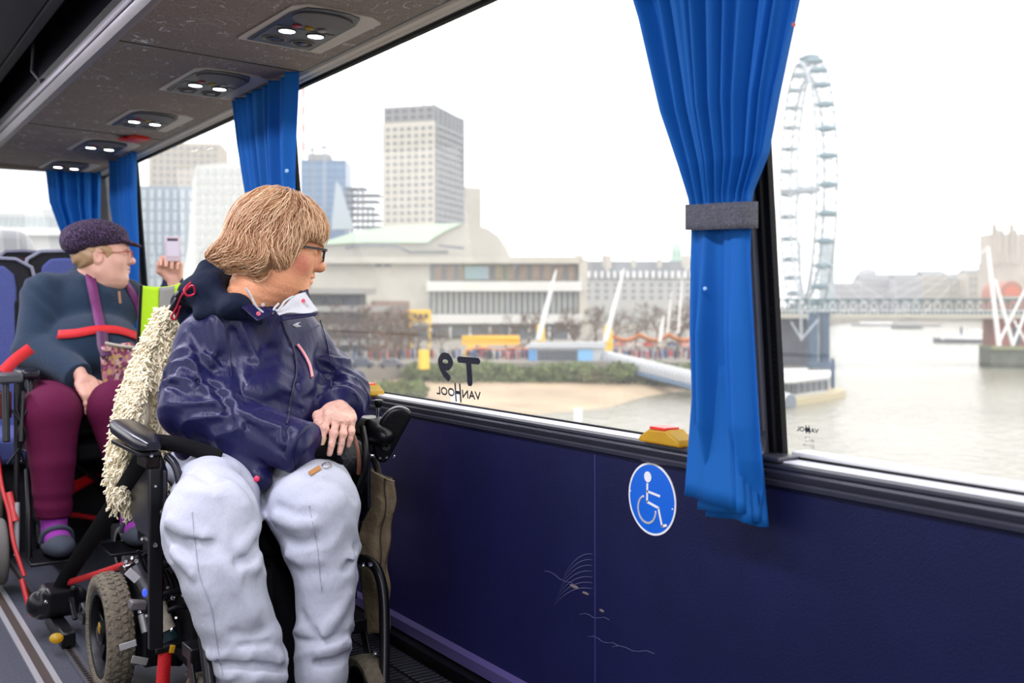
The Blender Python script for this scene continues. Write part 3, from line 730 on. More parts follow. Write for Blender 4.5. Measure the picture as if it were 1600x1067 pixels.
for k in range(7):
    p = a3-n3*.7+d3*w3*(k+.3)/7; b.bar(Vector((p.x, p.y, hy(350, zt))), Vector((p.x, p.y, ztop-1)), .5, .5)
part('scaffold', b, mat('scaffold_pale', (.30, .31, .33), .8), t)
b = MB(); p = a2+d*w*.75
for s in (0, 5, 9): b.bar(Vector((p.x, p.y, ztop))+d*s, Vector((p.x, p.y, ztop+3+s*.2))+d*s, .5)
b.bar(Vector((p.x, p.y, ztop+2)), Vector((p.x, p.y, ztop+2))+d*9, .4); part('roof_mast', b, M_conc, t)
mb, *_ = block(G(725, 560), G(752, 565), GZ, hy(292, 560), 20); o = part('stone_block', mb, M_cream, None); tag(o, 'narrow pale block just past the scaffolded tower', 'building')
o.name = 'office_block'
# --- blue glass tower, sail, half-built floors
t = thing('glass_tower', 'blue glass tower under construction seen beside the window pillar', 'building', G(475, 700))
mb, a, d, n, w = block(G(470, 700), G(540, 700), GZ, hy(250, 700), 26); part('glass_block', mb, mat('blue_curtain_wall', (.03, .11, .24), .3, var=.15, vs=.15), t)
panes(t, a, d, n, w, 0, [(1, w-1, hy(350, 700), hy(256, 700), 5, 9, .93, .70, mat('blue_curtain_wall2', (.07, .18, .34), .3))], 'storey_glazing', .3)
mb, *_ = block(G(480, 700), G(514, 700), hy(250, 700), hy(240, 700), 14); part('roof_plant', mb, M_conc, t)
P = [U(518, 358, 640), U(526, 283, 640), U(532, 290, 640), U(554, 358, 640)]
o = part('glass_sail', MB().prism(P, (3, 8, 0)), mat('pale_glass', (.35, .42, .46), .3), None); o.name = 'glass_fin'; tag(o, 'pale tapering glass fin in front of the blue tower', 'building')
t = thing('unfinished_building', 'unfinished building of bare dark floor slabs left of the cream tower', 'building', G(540, 660))
for k in range(7):
    x1 = [570, 592, 590, 583, 590, 594, 594][k]; y = 292+k*10
    mb, *_ = block(G(537, 660), G(x1, 660), hy(y+3.2, 660), hy(y, 660), 18); part('floor_slab', mb, mat('dark_slab', (.05, .09, .14), .8), t)
b = MB()
for k in range(6):
    q = G(543+k*8, 664); b.box((q.x-.5, q.y-.5, GZ), (q.x+.5, q.y+.5, hy(296 if k < 4 else 325, 660)))
part('concrete_core', b, mat('dark_slab', (.05, .09, .14), .8), t)
# --- cranes
def crane(name, px, ytop, z, jib, label, w=1.6, cols=None):
    t = thing(name, label, 'crane', G(px, z)); m1 = mat('crane_grey_blue', (.28, .33, .40), .6)
    q = G(px, z); b = MB(); zt_ = hy(ytop, z); r = w/2
    for sx_, sy_ in ((-r, -r), (r, -r), (r, r), (-r, r)): b.bar((q.x+sx_, q.y+sy_, GZ), (q.x+sx_, q.y+sy_, zt_), .25)
    k = 0; zz = hy(350, z)
    while zz < zt_-w: b.bar((q.x-r, q.y-r, zz), (q.x+r, q.y-r, zz+w), .2); b.bar((q.x+r, q.y-r, zz), (q.x-r, q.y-r, zz+w), .2); zz += w*1.5
    part('mast', b, m1, t)
    (ax, ay), (bx, by) = jib; A_, B_ = U(ax, ay, z), U(bx, by, z); b = MB(); b.bar(A_, B_, .35); b.bar(A_+Vector((0, 0, 1.4)), B_, .3)
    for k in range(1, 14): p = A_.lerp(B_, k/14); b.bar(p, A_.lerp(B_, (k-.5)/14)+Vector((0, 0, 1.3*(1-k/14))), .2)
    part('jib', b, m1, t)
    b = MB().obox(Vector((q.x, q.y, zt_+.8)), (2.4, 2.4, 2.4)); part('cab', b, m1, t)
    return t
crane('tower_crane', 507, 232, 690, ((500, 236), (534, 112)), 'thin grey crane with a steep raised jib above the blue glass tower')
crane('tower_crane', 488, 236, 700, ((470, 233), (516, 231)), 'short crane with level jib on top of the blue glass tower')
t = thing('striped_mast', 'faint red and white striped mast beside the window pillar', 'mast', G(474, 720))
for k in range(9):
    q = G(474, 720); za = hy(250-k*14, 720); part('mast_section', MB().tube([(q.x, q.y, za), (q.x, q.y, za+6)], 1.3, 6), mat('mast_red', (.65, .25, .25), .7) if k % 2 else M_wst, t)
# --- concert hall
zf = 320
t = thing('concert_hall', 'long cream concert hall with green copper roof and colonnaded front', 'building', G(500, zf))
# drum with curved roof line
out_ = [(480, 384), (510, 378), (560, 362), (620, 354), (680, 351), (738, 350), (762, 357), (780, 370), (792, 387), (799, 405), (799, 420), (480, 420)]
part('auditorium', MB().prism([U(x, y, zf+22) for x, y in out_], (14, 34, 0)), mat('auditorium_stone', (.42, .40, .36), .8), t)
gr = [(480, 382), (510, 376.5), (560, 360.5), (620, 352.5), (680, 349.5), (722, 349), (700, 358), (676, 372), (668, 379), (560, 379), (505, 382)]
part('copper_roof', MB().prism([U(x, y, zf+20) for x, y in gr], (1.2, 1.6, 0)), M_copper, t)
b = MB(); pts = [U(x, y, zf+18) for x, y in ((540, 387), (575, 383), (612, 383), (628, 388), (640, 394), (700, 394))]
for i in range(5): b.bar(pts[i], pts[i+1], .8, 1.0)
part('roof_rail', b, M_slate, t)
b = MB(); pts = [U(x, y, zf+16) for x, y in ((684, 383), (725, 388))]; b.bar(pts[0], pts[1], .5, .8); part('louvre', b, M_slate, t)
mb, a, d, n, w = block(G(486, zf), G(906, zf), GZ, hy(404, zf), 40); part('main_block', mb, M_cream, t)
k = zf/FPX
def fa(px): return (px-486)*w/420
def layer(nm, px0, px1, ya, yb, proud, m):
    p = a-n*proud; q0 = p+d*fa(px0); q1 = p+d*fa(px1)
    mb, *_ = block(q0, q1, hy(yb, zf), hy(ya, zf), proud+.5); return part(nm, mb, m, t)
layer('upper_fascia', 500, 908, 402, 412, 3.0, M_cream)
layer('terrace_recess', 672, 905, 412, 440, .3, mat('recess_grey', (.17, .18, .19), .8))
layer('balcony_slab', 668, 908, 440, 455, 4.0, mat('white_render', (.66, .65, .62), .7))
layer('foyer_glazing', 672, 905, 455, 491, .8, mat('foyer_glass', (.16, .20, .23), .3))
layer('lower_slab', 668, 908, 491, 505, 5.0, mat('white_render', (.66, .65, .62), .7))
layer('ground_floor', 560, 908, 508, 545, 1.5, mat('ground_floor_dark', (.13, .15, .18), .6))
panes(t, a-n*.6, d, n, w, 0, [(fa(676), fa(902), hy(439, zf), hy(414, zf), 12, 1, .60, .94, M_brown)], 'terrace_bay', .4)
panes(t, a-n*.6, d, n, w, 0, [(fa(678), fa(812), hy(438, zf), hy(415, zf), 1, 1, .28, .9, mat('bay_blue', (.22, .30, .34), .5))], 'blue_bay', .9)
panes(t, a-n*1.3, d, n, w, 0, [(fa(674), fa(904), hy(490, zf), hy(456, zf), 26, 1, .25, 1, M_cream)], 'mullion', .5)
panes(t, a, d, n, w, 0, [(fa(585), fa(612), hy(417, zf), hy(411, zf), 2, 1, .8, .9, M_gld)], 'window', .3)
panes(t, a-n*1.5, d, n, w, 0, [(fa(566), fa(904), hy(530, zf), hy(510, zf), 11, 1, .12, 1, M_wst)], 'column', .6)
mb, *_ = block(G(905, zf-3), G(918, zf-3), GZ, hy(406, zf), 26); part('end_wing', mb, M_cream, t)
# --- civic building with slate roof
zc_ = 600; t = thing('civic_building', 'long pale civic building with dark slate roof beyond the bare trees', 'building', G(900, zc_))
mb, a, d, n, w = block(G(850, zc_), G(1200, zc_*1.0), GZ, hy(436, zc_), 30); part('facade', mb, mat('pale_stone', (.46, .46, .44), .8), t)
p0, p1 = a, a+d*w; h0, h1 = hy(436, zc_), hy(407, zc_)
part('slate_roof', MB().prism([Vector((p0.x, p0.y, h0))-n, Vector((p0.x, p0.y, h1))+n*9, Vector((p0.x, p0.y, h1))+n*20, Vector((p0.x, p0.y, h0))+n*30], d*w), M_slate, t)
panes(t, a, d, n, w, 0, [(2, w-2, h0+.5, h0+4.5, 34, 1, .4, 1, M_wst)], 'dormer', 2.0)
panes(t, a, d, n, w, 0, [(2, w-2, hy(470, zc_), hy(440, zc_), 24, 3, .45, .6, mat('window_soft', (.22, .23, .25), .6))])
for px, wd in ((905, 3), (948, 4), (1073, 4), (990, 2), (1030, 2)):
    q = G(px, zc_+6); part('chimney', MB().box((q.x-wd/2, q.y-wd/2, h0), (q.x+wd/2, q.y+wd/2, hy(398 if wd > 2 else 404, zc_))), M_cream, t)
t = thing('copper_spire', 'slender pale green spire above the slate roof', 'spire', G(1057, 640))
q = G(1057, 640); part('tower_stage', MB().lathe((q.x, q.y, 0), (0, 0, 1), [(4.2, GZ), (4.2, hy(405, 640)), (3.2, hy(404, 640)), (3, hy(392, 640))], 8), mat('verdigris', (.36, .52, .44), .7), t)
part('spire_cap', MB().lathe((q.x, q.y, 0), (0, 0, 1), [(3.3, hy(392, 640)), (2.2, hy(384, 640)), (.8, hy(378, 640)), (.15, hy(366, 640))], 8), mat('verdigris', (.36, .52, .44), .7), t)
mb, *_ = block(G(745, 450), G(912, 450), GZ, hy(401, 450), 20); o = part('long_block', mb, M_cream, None); o.name = 'office_block'; tag(o, 'low pale block rising just above the end of the concert hall roof', 'building')
# --- left of the hall: concrete terraces, far towers
t = thing('concrete_gallery', 'low grey concrete terrace building between the navy jacket and concert hall', 'building', G(430, 230))
mb, a, d, n, w = block(G(380, 232), G(572, 236), GZ, hy(452, 232), 18); part('block', mb, M_conc, t)
for y0, x0, x1 in ((450, 380, 588), (478, 380, 610), (507, 380, 640), (530, 400, 655)):
    mb, *_ = block(G(x0, 226), G(x1, 230), hy(y0+9, 228), hy(y0, 228), 10); part('terrace', mb, mat('terrace_concrete', (.34, .33, .31), .9), t)
panes(t, a-n*1, d, n, w, 0, [(2, w-1, hy(476, 232), hy(462, 232), 6, 1, .8, 1, M_gld), (2, w-1, hy(505, 232), hy(490, 232), 7, 1, .7, 1, M_gld)], 'window', .5)
mb, a, d, n, w = block(G(585, 250), G(640, 252), GZ, hy(470, 250), 8); t = thing('brown_building', 'small brown building among the bare trees below the concert hall', 'building', a)
part('wall', mb, mat('brown_wall', (.30, .20, .16), .9, var=.2, vs=.3), t); panes(t, a, d, n, w, 0, [(1, w-1, hy(500, 250), hy(475, 250), 4, 2, .5, .5, mat('window_soft', (.22, .23, .25), .6))])
# pale flared building and blue one seen through the middle window
zq = 160; t = thing('flared_building', 'pale gridded building with an outward-curving foot behind the curtain', 'building', G(300, zq))
prof = [(306, 258), (303, 300), (300, 340), (296, 375), (290, 410), (283, 445), (276, 480), (276, 520), (440, 520), (440, 247)]
part('wall', MB().prism([U(x, y, zq) for x, y in prof], (6, 22, 0)), mat('pale_cladding', (.60, .60, .57), .6), t)
dx = (U(440, 300, zq)-U(300, 300, zq)).normalized(); nn = Vector((-dx.y, dx.x, 0))
me = None; mw = mat('pale_window', (.44, .46, .46), .5)
for j in range(12):
    for i in range(9):
        px, py = 310+i*12.5, 268+j*15.5
        c = U(px, py, zq)-nn*.1
        if me is None:
            V = [tuple(dx*sx_*.36+Vector((0, 0, sz_*.55))-nn*s*.1) for s in (0, 1) for sx_, sz_ in ((-1, -1), (1, -1), (1, 1), (-1, 1))]
            me = bpy.data.meshes.new('window'); me.from_pydata(V, [], [[0,3,2,1],[4,5,6,7],[0,1,5,4],[1,2,6,5],[2,3,7,6],[3,0,4,7]]); me.materials.append(mw)
        o = bpy.data.objects.new('window', me); COL.objects.link(o); o.parent = t; o.location = c-t.location
t = thing('blue_office', 'blue and grey banded glass office block beside the raised phone', 'building', G(215, 230))
mb, a, d, n, w = block(G(205, 230), G(306, 232), GZ, hy(290, 230), 20); part('wall', mb, mat('blue_grey_wall', (.22, .28, .34), .5), t)
panes(t, a, d, n, w, 0, [(.3, w-.3, hy(450, 230), hy(294, 230), 8, 9, .45, .8, mat('pale_strip', (.42, .47, .52), .5))], 'glazing_strip', .3)
t = thing('reflection_block', 'tall beige block imitating a window reflection behind the flared building', 'building', G(230, 420))  # solid block stands in for the service panels' reflection on the glass
mb, a, d, n, w = block(G(232, 420), G(345, 424), GZ, hy(222, 420), 24); part('wall', mb, mat('reflection_beige', (.42, .37, .31), .8), t)
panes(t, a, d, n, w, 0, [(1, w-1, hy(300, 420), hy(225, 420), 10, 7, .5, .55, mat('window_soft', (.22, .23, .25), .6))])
mb, a, d, n, w = block(G(-120, 200), G(122, 205), GZ, hy(330, 200), 14); t = thing('flat_roofed_building', 'long pale flat-roofed building seen through the coach rear window', 'building', a)
part('wall', mb, mat('pale_wall', (.52, .53, .53), .8), t); panes(t, a, d, n, w, 0, [(0.4, w-.3, hy(352, 200), hy(336, 200), 26, 1, .62, .9, mat('pale_window2', (.34, .40, .42), .5))], 'window', .2)
mb, *_ = block(G(60, 204), G(122, 207), hy(330, 200), hy(322, 200), 8); part('roof_storey', mb, mat('pale_wall', (.52, .53, .53), .8), t)
mb, *_ = block(G(-120, 198), G(122, 203), hy(366, 200), hy(356, 200), 2); part('string_course', mb, M_wst, t)
# bridge road behind the coach and the van on it
struct('road_surface', MB().box((-12, 6.6, -1.3), (4.5, 150, -1.2)).vf, mat('asphalt', (.07, .07, .075), .9), 'bridge road behind the coach')
t = thing('van', 'pale grey van following behind the coach rear window', 'van', (-1.0, 14.5, -1.2))
q0, q1 = UY(-70, 380, 14.5), UY(62, 372, 14.5)
b = MB().prism([(q0.x, 14.5, -.85), (q1.x, 14.5, -.85), (q1.x, 14.5, 1.65), (q1.x-.15, 14.5, 1.93), (q0.x, 14.5, 1.95)], (0, 4.6, 0)); part('body', b, mat('van_grey', (.22, .22, .235), .4), t, bev=.12, bseg=4)
part('windscreen', MB().prism([(q0.x+.1, 14.49, 1.05), (q1.x-.12, 14.49, 1.05), (q1.x-.25, 14.49, 1.62), (q0.x+.1, 14.49, 1.62)], (0, -.03, 0)), mat('van_glass', (.14, .14, .16), .1), t)
for s in (q1.x-.12,): 
    for yy in (15.3, 18.2): part('wheel', MB().lathe((s-.1, yy, -.86), (1, 0, 0), [(.3, 0), (.34, .03), (.34, .2), (.3, .24)], 20), M_rubber, t)
# --- bushes, trees
def leafcloud(cs, n, sz, seed):
    R = np.random.default_rng(seed); V = []; 
    cs = np.array(cs, dtype=float); idx = R.integers(0, len(cs), n); d = R.normal(size=(n, 3)); d /= np.linalg.norm(d, axis=1)[:, None]
    c = cs[idx, :3]+d*cs[idx, 3:6]*(R.uniform(.3, 1, n)**.4)[:, None]; e1 = R.normal(size=(n, 3)); e1 /= np.linalg.norm(e1, axis=1)[:, None]; e2 = np.cross(e1, R.normal(size=(n, 3))); e2 /= np.linalg.norm(e2, axis=1)[:, None]
    s = R.uniform(.6, 1.4, n)[:, None]*sz
    V = np.stack([c-e1*s-e2*s*.6, c+e1*s-e2*s*.6, c+e1*s*.4+e2*s, c-e1*s*.4+e2*s], 1).reshape(-1, 3)
    return (V, np.arange(n*4).reshape(-1, 4))
M_bush = mat('bush_green', (.13, .17, .06), .9, var=.4, vs=.5)
cs = []
R_ = np.random.default_rng(5)
for k in range(60):
    px = 640+k*7.6+R_.uniform(-3, 3); q = G(px, 186+R_.uniform(-2, 2)); cs.append((q.x, q.y, -10.6-R_.uniform(0, 1.5), 2.2, 2.2, 1.7))
tag(obj('riverside_bushes', leafcloud(cs, 9000, .33, 3), M_bush, loc=G(860, 186), smooth=0), 'strip of green bushes growing along the top of the beach', 'bushes', kind='stuff')
cs = []
for k in range(16):
    q = G(548+k*7, 160+R_.uniform(-2, 2)); cs.append((q.x, q.y, -11.8-R_.uniform(0, 1), 1.8, 1.8, 1.4))
tag(obj('riverside_bushes', leafcloud(cs, 2500, .3, 4), M_bush, loc=G(600, 160), smooth=0), 'low green scrub by the water just past the navy sleeve', 'bushes', kind='stuff')
def tree_mesh(seed, H=14):
    R = random.Random(seed); b = MB(); tips = []
    def br(p, d, l, r, lev):
        q = p+d*l*.5+Vector((R.uniform(-1, 1), R.uniform(-1, 1), 0))*l*.06; e = p+d*l
        b.tube([p, q, e], [r, r*.8, r*.6], 5 if lev < 2 else 3, cap=False)
        if lev >= 5: tips.append(e); return
        for k in range(3 if lev < 4 else 4):
            a = Vector((R.gauss(0, 1), R.gauss(0, 1), R.gauss(.15, .6))).normalized()
            br(p.lerp(e, R.uniform(.5, 1)), (d*.75+a*.95).normalized(), l*R.uniform(.62, .86), max(r*.58, .045), lev+1)
    br(Vector((0, 0, 0)), Vector((0, 0, 1)), H*.30, .32, 0)
    return b
M_bark = mat('bare_bark', (.12, .075, .05), .9, var=.2, vs=2)
tm = []
for s in (3, 8, 14):
    o = obj('bare_tree', tree_mesh(s).vf, M_bark, loc=(0, 0, 0), smooth=0); tm.append(o)
spots = [(512, 210, 1.0), (530, 198, 1.1), (560, 216, 1.15), (590, 196, .9), (616, 190, .9), (640, 212, 1.0), (548, 205, 1.0), (575, 214, .95), (602, 204, 1.05), (628, 215, .95), (655, 208, .85), (690, 216, .6), (745, 245, .7), (790, 250, .8), (828, 240, .95), (862, 250, 1.0), (898, 238, 1.0), (930, 250, 1.1), (962, 240, 1.05), (995, 250, 1.1), (1028, 238, 1.1), (1060, 248, 1.2), (1084, 240, 1.2), (1105, 250, 1.2), (1236, 330, .9), (1262, 400, .9), (1228, 380, 1.1)]
tl = ['bare brown tree among those crowding the promenade between navy jacket and concert hall', 'bare brown tree in the row in front of the concert hall glazing', 'bare brown tree in the row between the concert hall and the blue curtain', 'bare tree on the bank under the observation wheel']
tgp = ['bare trees before the concrete gallery', 'bare trees before the concert hall', 'bare trees before the civic building', 'bare trees under the wheel']
for i, (px, z, s) in enumerate(spots):
    o = tm[i] if i < 3 else tm[i % 3].copy()
    if i >= 3: COL.objects.link(o)
    o.location = G(px, z); o.scale = (s, s, s); o.rotation_euler = (0, 0, i*1.3)
    k = 0 if px < 700 else 1 if px < 900 else 2 if px < 1150 else 3
    tag(o, tl[k], 'tree', tgp[k])
# --- yellow stair, stalls, bunting
M_y2 = mat('kiosk_yellow', (.85, .55, .06), .6); M_or = mat('bunting_orange', (.85, .28, .06), .7)
t = thing('yellow_footbridge', 'bright yellow raised walkway with slanting legs on the promenade', 'walkway', G(765, 214))
mb, a, d, n, w = block(G(722, 214), G(812, 215), hy(539, 214), hy(528, 214), 3); part('deck', mb, M_y2, t)
mb, *_ = block(G(722, 213.6), G(812, 214.6), hy(531, 214), hy(524, 214), .3); part('railing', mb, M_y2, t)
for px, k in ((728, 10), (742, -8), (752, 8)): part('leg', MB().bar(U(px+k*.6, 538, 214), U(px-k*.4, 563, 214), .9, .7), M_y2, t)
t = thing('yellow_container', 'yellow cabin standing among the trees beside the concert hall', 'cabin', G(655, 228))
mb, a, d, n, w = block(G(640, 228), G(674, 229), hy(503, 228), hy(484, 228), 4); part('cabin_body', mb, M_y2, t); panes(t, a, d, n, w, 0, [(.5, w-.5, hy(498, 228), hy(489, 228), 3, 1, .5, .8, M_gld)])
b = MB(); 
for px in (642, 671): b.bar(U(px, 503, 228.5), U(px, 545, 228.5), .4)
part('stilt', b, M_y2, t)
mb, *_ = block(G(657, 170), G(671, 170.5), GZ, hy(547, 170), 1.5); o = part('yellow_box', mb, M_y2, None); tag(o, 'small yellow box on the quay near the vertical smear', 'box')
def awning(px0, px1, z, y0, y1, m, name, label, sag=1.0, waves=3):
    b = MB()
    def f(u, v):
        px = px0+(px1-px0)*u; return U(px, y0+(y1-y0)*v+sag*4*abs(math.sin(u*PI*waves)), z+6*v)
    o = obj(name, b.grid(f, 60, 3).vf, m, loc=G((px0+px1)/2, z), smooth=60, solid=.25); return o
tag(awning(728, 832, 210, 547, 556, M_or, 'orange_awning', '', -.9, 2), 'orange fabric awning under the yellow walkway', 'awning')
tag(awning(955, 1090, 212, 521, 526, M_or, 'orange_bunting', '', 2.2, 3), 'wavy orange bunting strung along the promenade beside the curtain', 'bunting')
stc = [(.7, .68, .66), (.62, .10, .08), (.72, .70, .62), (.12, .16, .28), (.7, .35, .3), (.75, .75, .75)]
for i, px in enumerate((836, 862, 968, 982, 996, 1012, 1030, 1050, 1068)):
    z = 214; c = stc[i % 6]; s = thing('market_stall', 'small %s stall on the promenade, %s' % (['white', 'red', 'cream', 'navy', 'pink', 'pale'][i % 6], ['beside the first white mast', 'behind the silver landing stage', 'left end of the stalls under the orange bunting', 'under the orange bunting, before the red one', 'under the middle of the orange bunting', 'under the second dip of the bunting', 'beside the short white post', 'between short post and curtain', 'nearest the blue curtain'][i]), 'stall', G(px, z))
    q = G(px, z); part('counter', MB().box((q.x-1.1, q.y-.7, GZ), (q.x+1.1, q.y+.7, GZ+1.1)), mat('stall%d' % (i % 6), c, .8), s)
    part('canopy', MB().lathe((q.x, q.y, 0), (0, 0, 1), [(1.5, GZ+2.0), (1.5, GZ+2.2), (.1, GZ+3.0)], 4), mat('stall%d' % ((i+2) % 6), stc[(i+2) % 6], .8), s)
    for k in (-1, 1): part('post', MB().bar((q.x+k, q.y, GZ+1.1), (q.x+k, q.y, GZ+2.1), .12), M_wst, s)
def mast(px0, y0, px1, y1, z, r, label, base=True):
    t = thing('leaning_mast', label, 'mast', U(px1, y1, z)); part('pole', MB().tube([U(px1, y1, z), U((px0+px1)/2, (y0+y1)/2, z), U(px0, y0, z)], [r, r*.9, r*.3], 8), M_wst, t)
    if base: q = U(px1+4, y1, z+1); part('base_cladding', MB().lathe((q.x, q.y, 0), (0, 0, 1), [(1.0, GZ), (.8, hy(y1-22, z)), (.5, hy(y1-24, z))], 8), M_y2, t)
mast(869, 422, 841, 531, 208, .55, 'white leaning mast with yellow base at the end of the landing stage')
mast(975, 420, 946, 533, 208, .50, 'white leaning mast rising behind the bend of the silver gangway')
mast(1037, 492, 1031, 534, 212, .38, 'short white leaning post among the promenade stalls', False)
for i, px in enumerate((1046, 1063)): mast(px+3, 430 if i else 455, px-3, 520, 225, .22, ['thin white pole behind the stalls, the lower of two', 'thin white pole behind the stalls, nearest the curtain'][i], False)
# --- landing stage, gangway
M_silv = mat('silver_cladding', (.55, .57, .60), .35, metal=.2); M_lb = mat('landing_blue', (.10, .30, .62), .5)
zl = 196
t = thing('landing_stage', 'silver and blue landing stage building on piles over the beach', 'pier', G(880, zl))
mb, a, d, n, w = block(G(826, zl), G(944, zl), hy(566, zl), hy(541, zl), 5); part('hall', mb, M_silv, t)
part('roof', MB().prism([U(822, 543, zl-1), U(830, 535, zl-1), U(946, 535, zl-1), U(948, 543, zl-1)], n*3), M_silv, t)
p = a-n*.15
for x0, x1, m in ((826, 838, M_lb), (903, 926, mat('landing_pale_blue', (.22, .48, .78), .5))):
    q0 = U(x0, 500, zl-.5); q1 = U(x1, 500, zl-.5); mb, *_ = block(q0, q1, hy(569, zl), hy(546, zl), 1); part('blue_panel', mb, m, t)
b = MB()
for k in range(24):
    px = 841+k*2.6; q = U(px, 550, zl-.2); b.box((q.x-.07, q.y-.1, hy(566, zl)), (q.x+.07, q.y+.1, hy(547, zl)))
part('rib', b, mat('dark_rib', (.10, .12, .15), .6), t)
mb, *_ = block(U(862, 500, zl-1), U(905, 500, zl-1), hy(576, zl), hy(570, zl), 2); part('fascia', mb, M_wst, t)
mb, *_ = block(U(840, 500, zl+1), U(862, 500, zl+1), -12.5, hy(568, zl), 2); part('plinth', mb, mat('dark_plinth', (.10, .11, .13), .8), t)
for px in (934, 941, 948, 956, 964):
    q = U(px, 560, zl-2); part('pile', MB().tube([(q.x, q.y, -15), (q.x, q.y, hy(568, zl))], .22, 8), mat('pile_grey', (.28, .28, .28), .8), t)
t = thing('gangway', 'long ribbed silver gangway tube sloping from landing stage towards the curtain', 'gangway', G(1000, 190))
A0, A1 = U(944, 557, 197), U(1235, 628, 152)
dd = (A1-A0); L_ = dd.length; dn = dd.normalized(); sn = Vector((dn.y, -dn.x, 0)).normalized(); up_ = sn.cross(dn)
if up_.z < 0: up_ = -up_
def sect(c, r): return [c+sn*math.cos(q)*r+up_*math.sin(q)*r for q in [PI*k/10 for k in range(11)]]+[c-sn*r-up_*r*.7, c+sn*r-up_*r*.7]
part('shell', MB().prism(sect(A0, 1.12), dd), mat('gangway_shell', (.20, .23, .28), .4), t)
b = MB()
for k in range(62):
    c = A0+dn*(k+.5)*L_/62; b.prism(sect(c, 1.2), dn*.24)
part('hoop', b, M_wst, t)
part('deck_edge', MB().bar(A0-up_*1.2, A1-up_*1.2, 3.2, .5), mat('deck_blue', (.12, .20, .32), .6), t)
# --- mooring post
for px, y, z, lab in ((903, 640, 118, 'white marker post standing in the water just above the window sill'), (711, 612, 128, 'white marker post half hidden by the window lettering')):
    q = U(px, y, z); o = part('marker_post', MB().lathe((q.x, q.y, 0), (0, 0, 1), [(.42, -14.5), (.42, q.z), (.35, q.z+.1)], 12), M_wst, None); tag(o, lab, 'marker post')
# --- strollers on the promenade, too small and blurred to count
Rc = random.Random(9); b = MB()
for k in range(260):
    px = Rc.choice([Rc.uniform(735, 835), Rc.uniform(950, 1082), Rc.uniform(540, 720)]); z = Rc.uniform(198, 212); q = G(px, z); r = Rc.uniform(.22, .30)
    b.lathe((q.x, q.y, GZ), (0, 0, 1), [(r*.5, 0), (r*.7, .8), (r, 1.2), (r*.8, 1.45), (r*.3, 1.5), (r*.45, 1.62), (r*.2, 1.75)], 6, Rc.randrange(4))
tag(obj('crowd', b.vf, [mat('coat_dark', (.03, .03, .05), .9), mat('coat_red', (.4, .06, .05), .9), mat('coat_pale', (.5, .48, .45), .9), mat('coat_blue', (.06, .10, .25), .9)], loc=G(800, 205)), 'blurred crowd of strollers along the promenade', 'crowd', kind='stuff')
# --- parked vehicles on the quay
def car_mesh(par, c, L_, m, tall=1.0):
    dx = (U(640, 560, 165)-U(540, 560, 165)); dx.z = 0; dx.normalize(); ny = Vector((-dx.y, dx.x, 0))
    pr = [(-.5, .25), (-.5, .75), (-.46, .95), (-.36, 1.05), (-.25, 1.5*tall), (.18, 1.52*tall), (.32, 1.05), (.46, .92), (.5, .7), (.5, .25)]
    P = [c+dx*x*L_+Vector((0, 0, z)) for x, z in pr]; part('body', MB().prism(P, ny*1.8), m, par, bev=.08)
    gp = [(-.30, 1.02), (-.235, 1.42*tall), (.16, 1.44*tall), (.27, 1.02)]; part('side_window', MB().prism([c+dx*x*L_+Vector((0, 0, z))-ny*.02 for x, z in gp], ny*1.84), M_gld, par)
    for x in (-.3, .3): part('wheel', MB().lathe(c+dx*x*L_+Vector((0, 0, .33))-ny*.03, ny, [(.28, 0), (.33, .04), (.33, 1.8), (.28, 1.86)], 16), M_rubber, par)
for i, (px, m, lab) in enumerate(((540, (.03, .03, .05), 'dark car on the quay just right of the navy sleeve'), (585, (.04, .05, .08), 'dark blue car midway along the parked row on the quay'), (630, (.10, .10, .13), 'dark grey car at the end of the parked row nearest the yellow box'))):
    c = G(px-20, 172); t = thing('car', lab, 'car', c); car_mesh(t, c, 3.9 if i % 2 else 4.3, mat('car%d' % i, m, .4), 1.0+.15*(i % 2))
# ================================================================== RIGHT-HAND VIEW: WHEEL, BRIDGE, FAR BANK
# observation wheel
zw = 500; cx_ = (1231+1286)/2; C0 = U(cx_, 297, zw); RR = 60*.985
rt = Vector((CT, -ST, 0)); fw = (U(cx_, HZ, 1)-U(cx_, HZ, 0)); fw.z = 0; fw.normalize(); rgt = Vector((fw.y, -fw.x, 0))
ax = (rgt*math.cos(math.radians(8.5))+fw*math.sin(math.radians(8.5))); e1 = Vector((0, 0, 1)); e2 = ax.cross(e1).normalized()
t = thing('observation_wheel', 'giant white observation wheel with glass capsules beside the river', 'ferris wheel', (C0.x, C0.y, GZ))
M_wh = mat('wheel_white', (.36, .40, .44), .5)
def ring(r, o, rad, nm):
    pts = [C0+ax*o+(e1*math.cos(a)+e2*math.sin(a))*r for a in [2*PI*k/96 for k in range(96)]]
    part(nm, MB().tube(pts, rad, 6, closed=True), M_wh, t)
ring(RR, -4.2, .6, 'outer_rim'); ring(RR, 4.2, .6, 'outer_rim'); ring(RR-6.5, 0, .6, 'inner_rim')
b = MB()
for k in range(64):
    a0 = 2*PI*k/64; a1 = 2*PI*(k+.5)/64; q = lambda a, r, o: C0+ax*o+(e1*math.cos(a)+e2*math.sin(a))*r
    for s in (-4.2, 4.2): b.bar(q(a0, RR, s), q(a1, RR-6.5, 0), .3); b.bar(q(a1, RR-6.5, 0), q(a0+2*PI/64, RR, s), .3)
    b.bar(q(a0, RR, -4.2), q(a0, RR, 4.2), .3)
part('rim_truss', b, M_wh, t)
b = MB()
for k in range(64):
    a0 = 2*PI*k/64; b.tube([C0+ax*(3 if k % 2 else -3), C0+(e1*math.cos(a0)+e2*math.sin(a0))*(RR-6.5)], .06, 3)
part('spoke', b, M_wh, t, smooth=0)
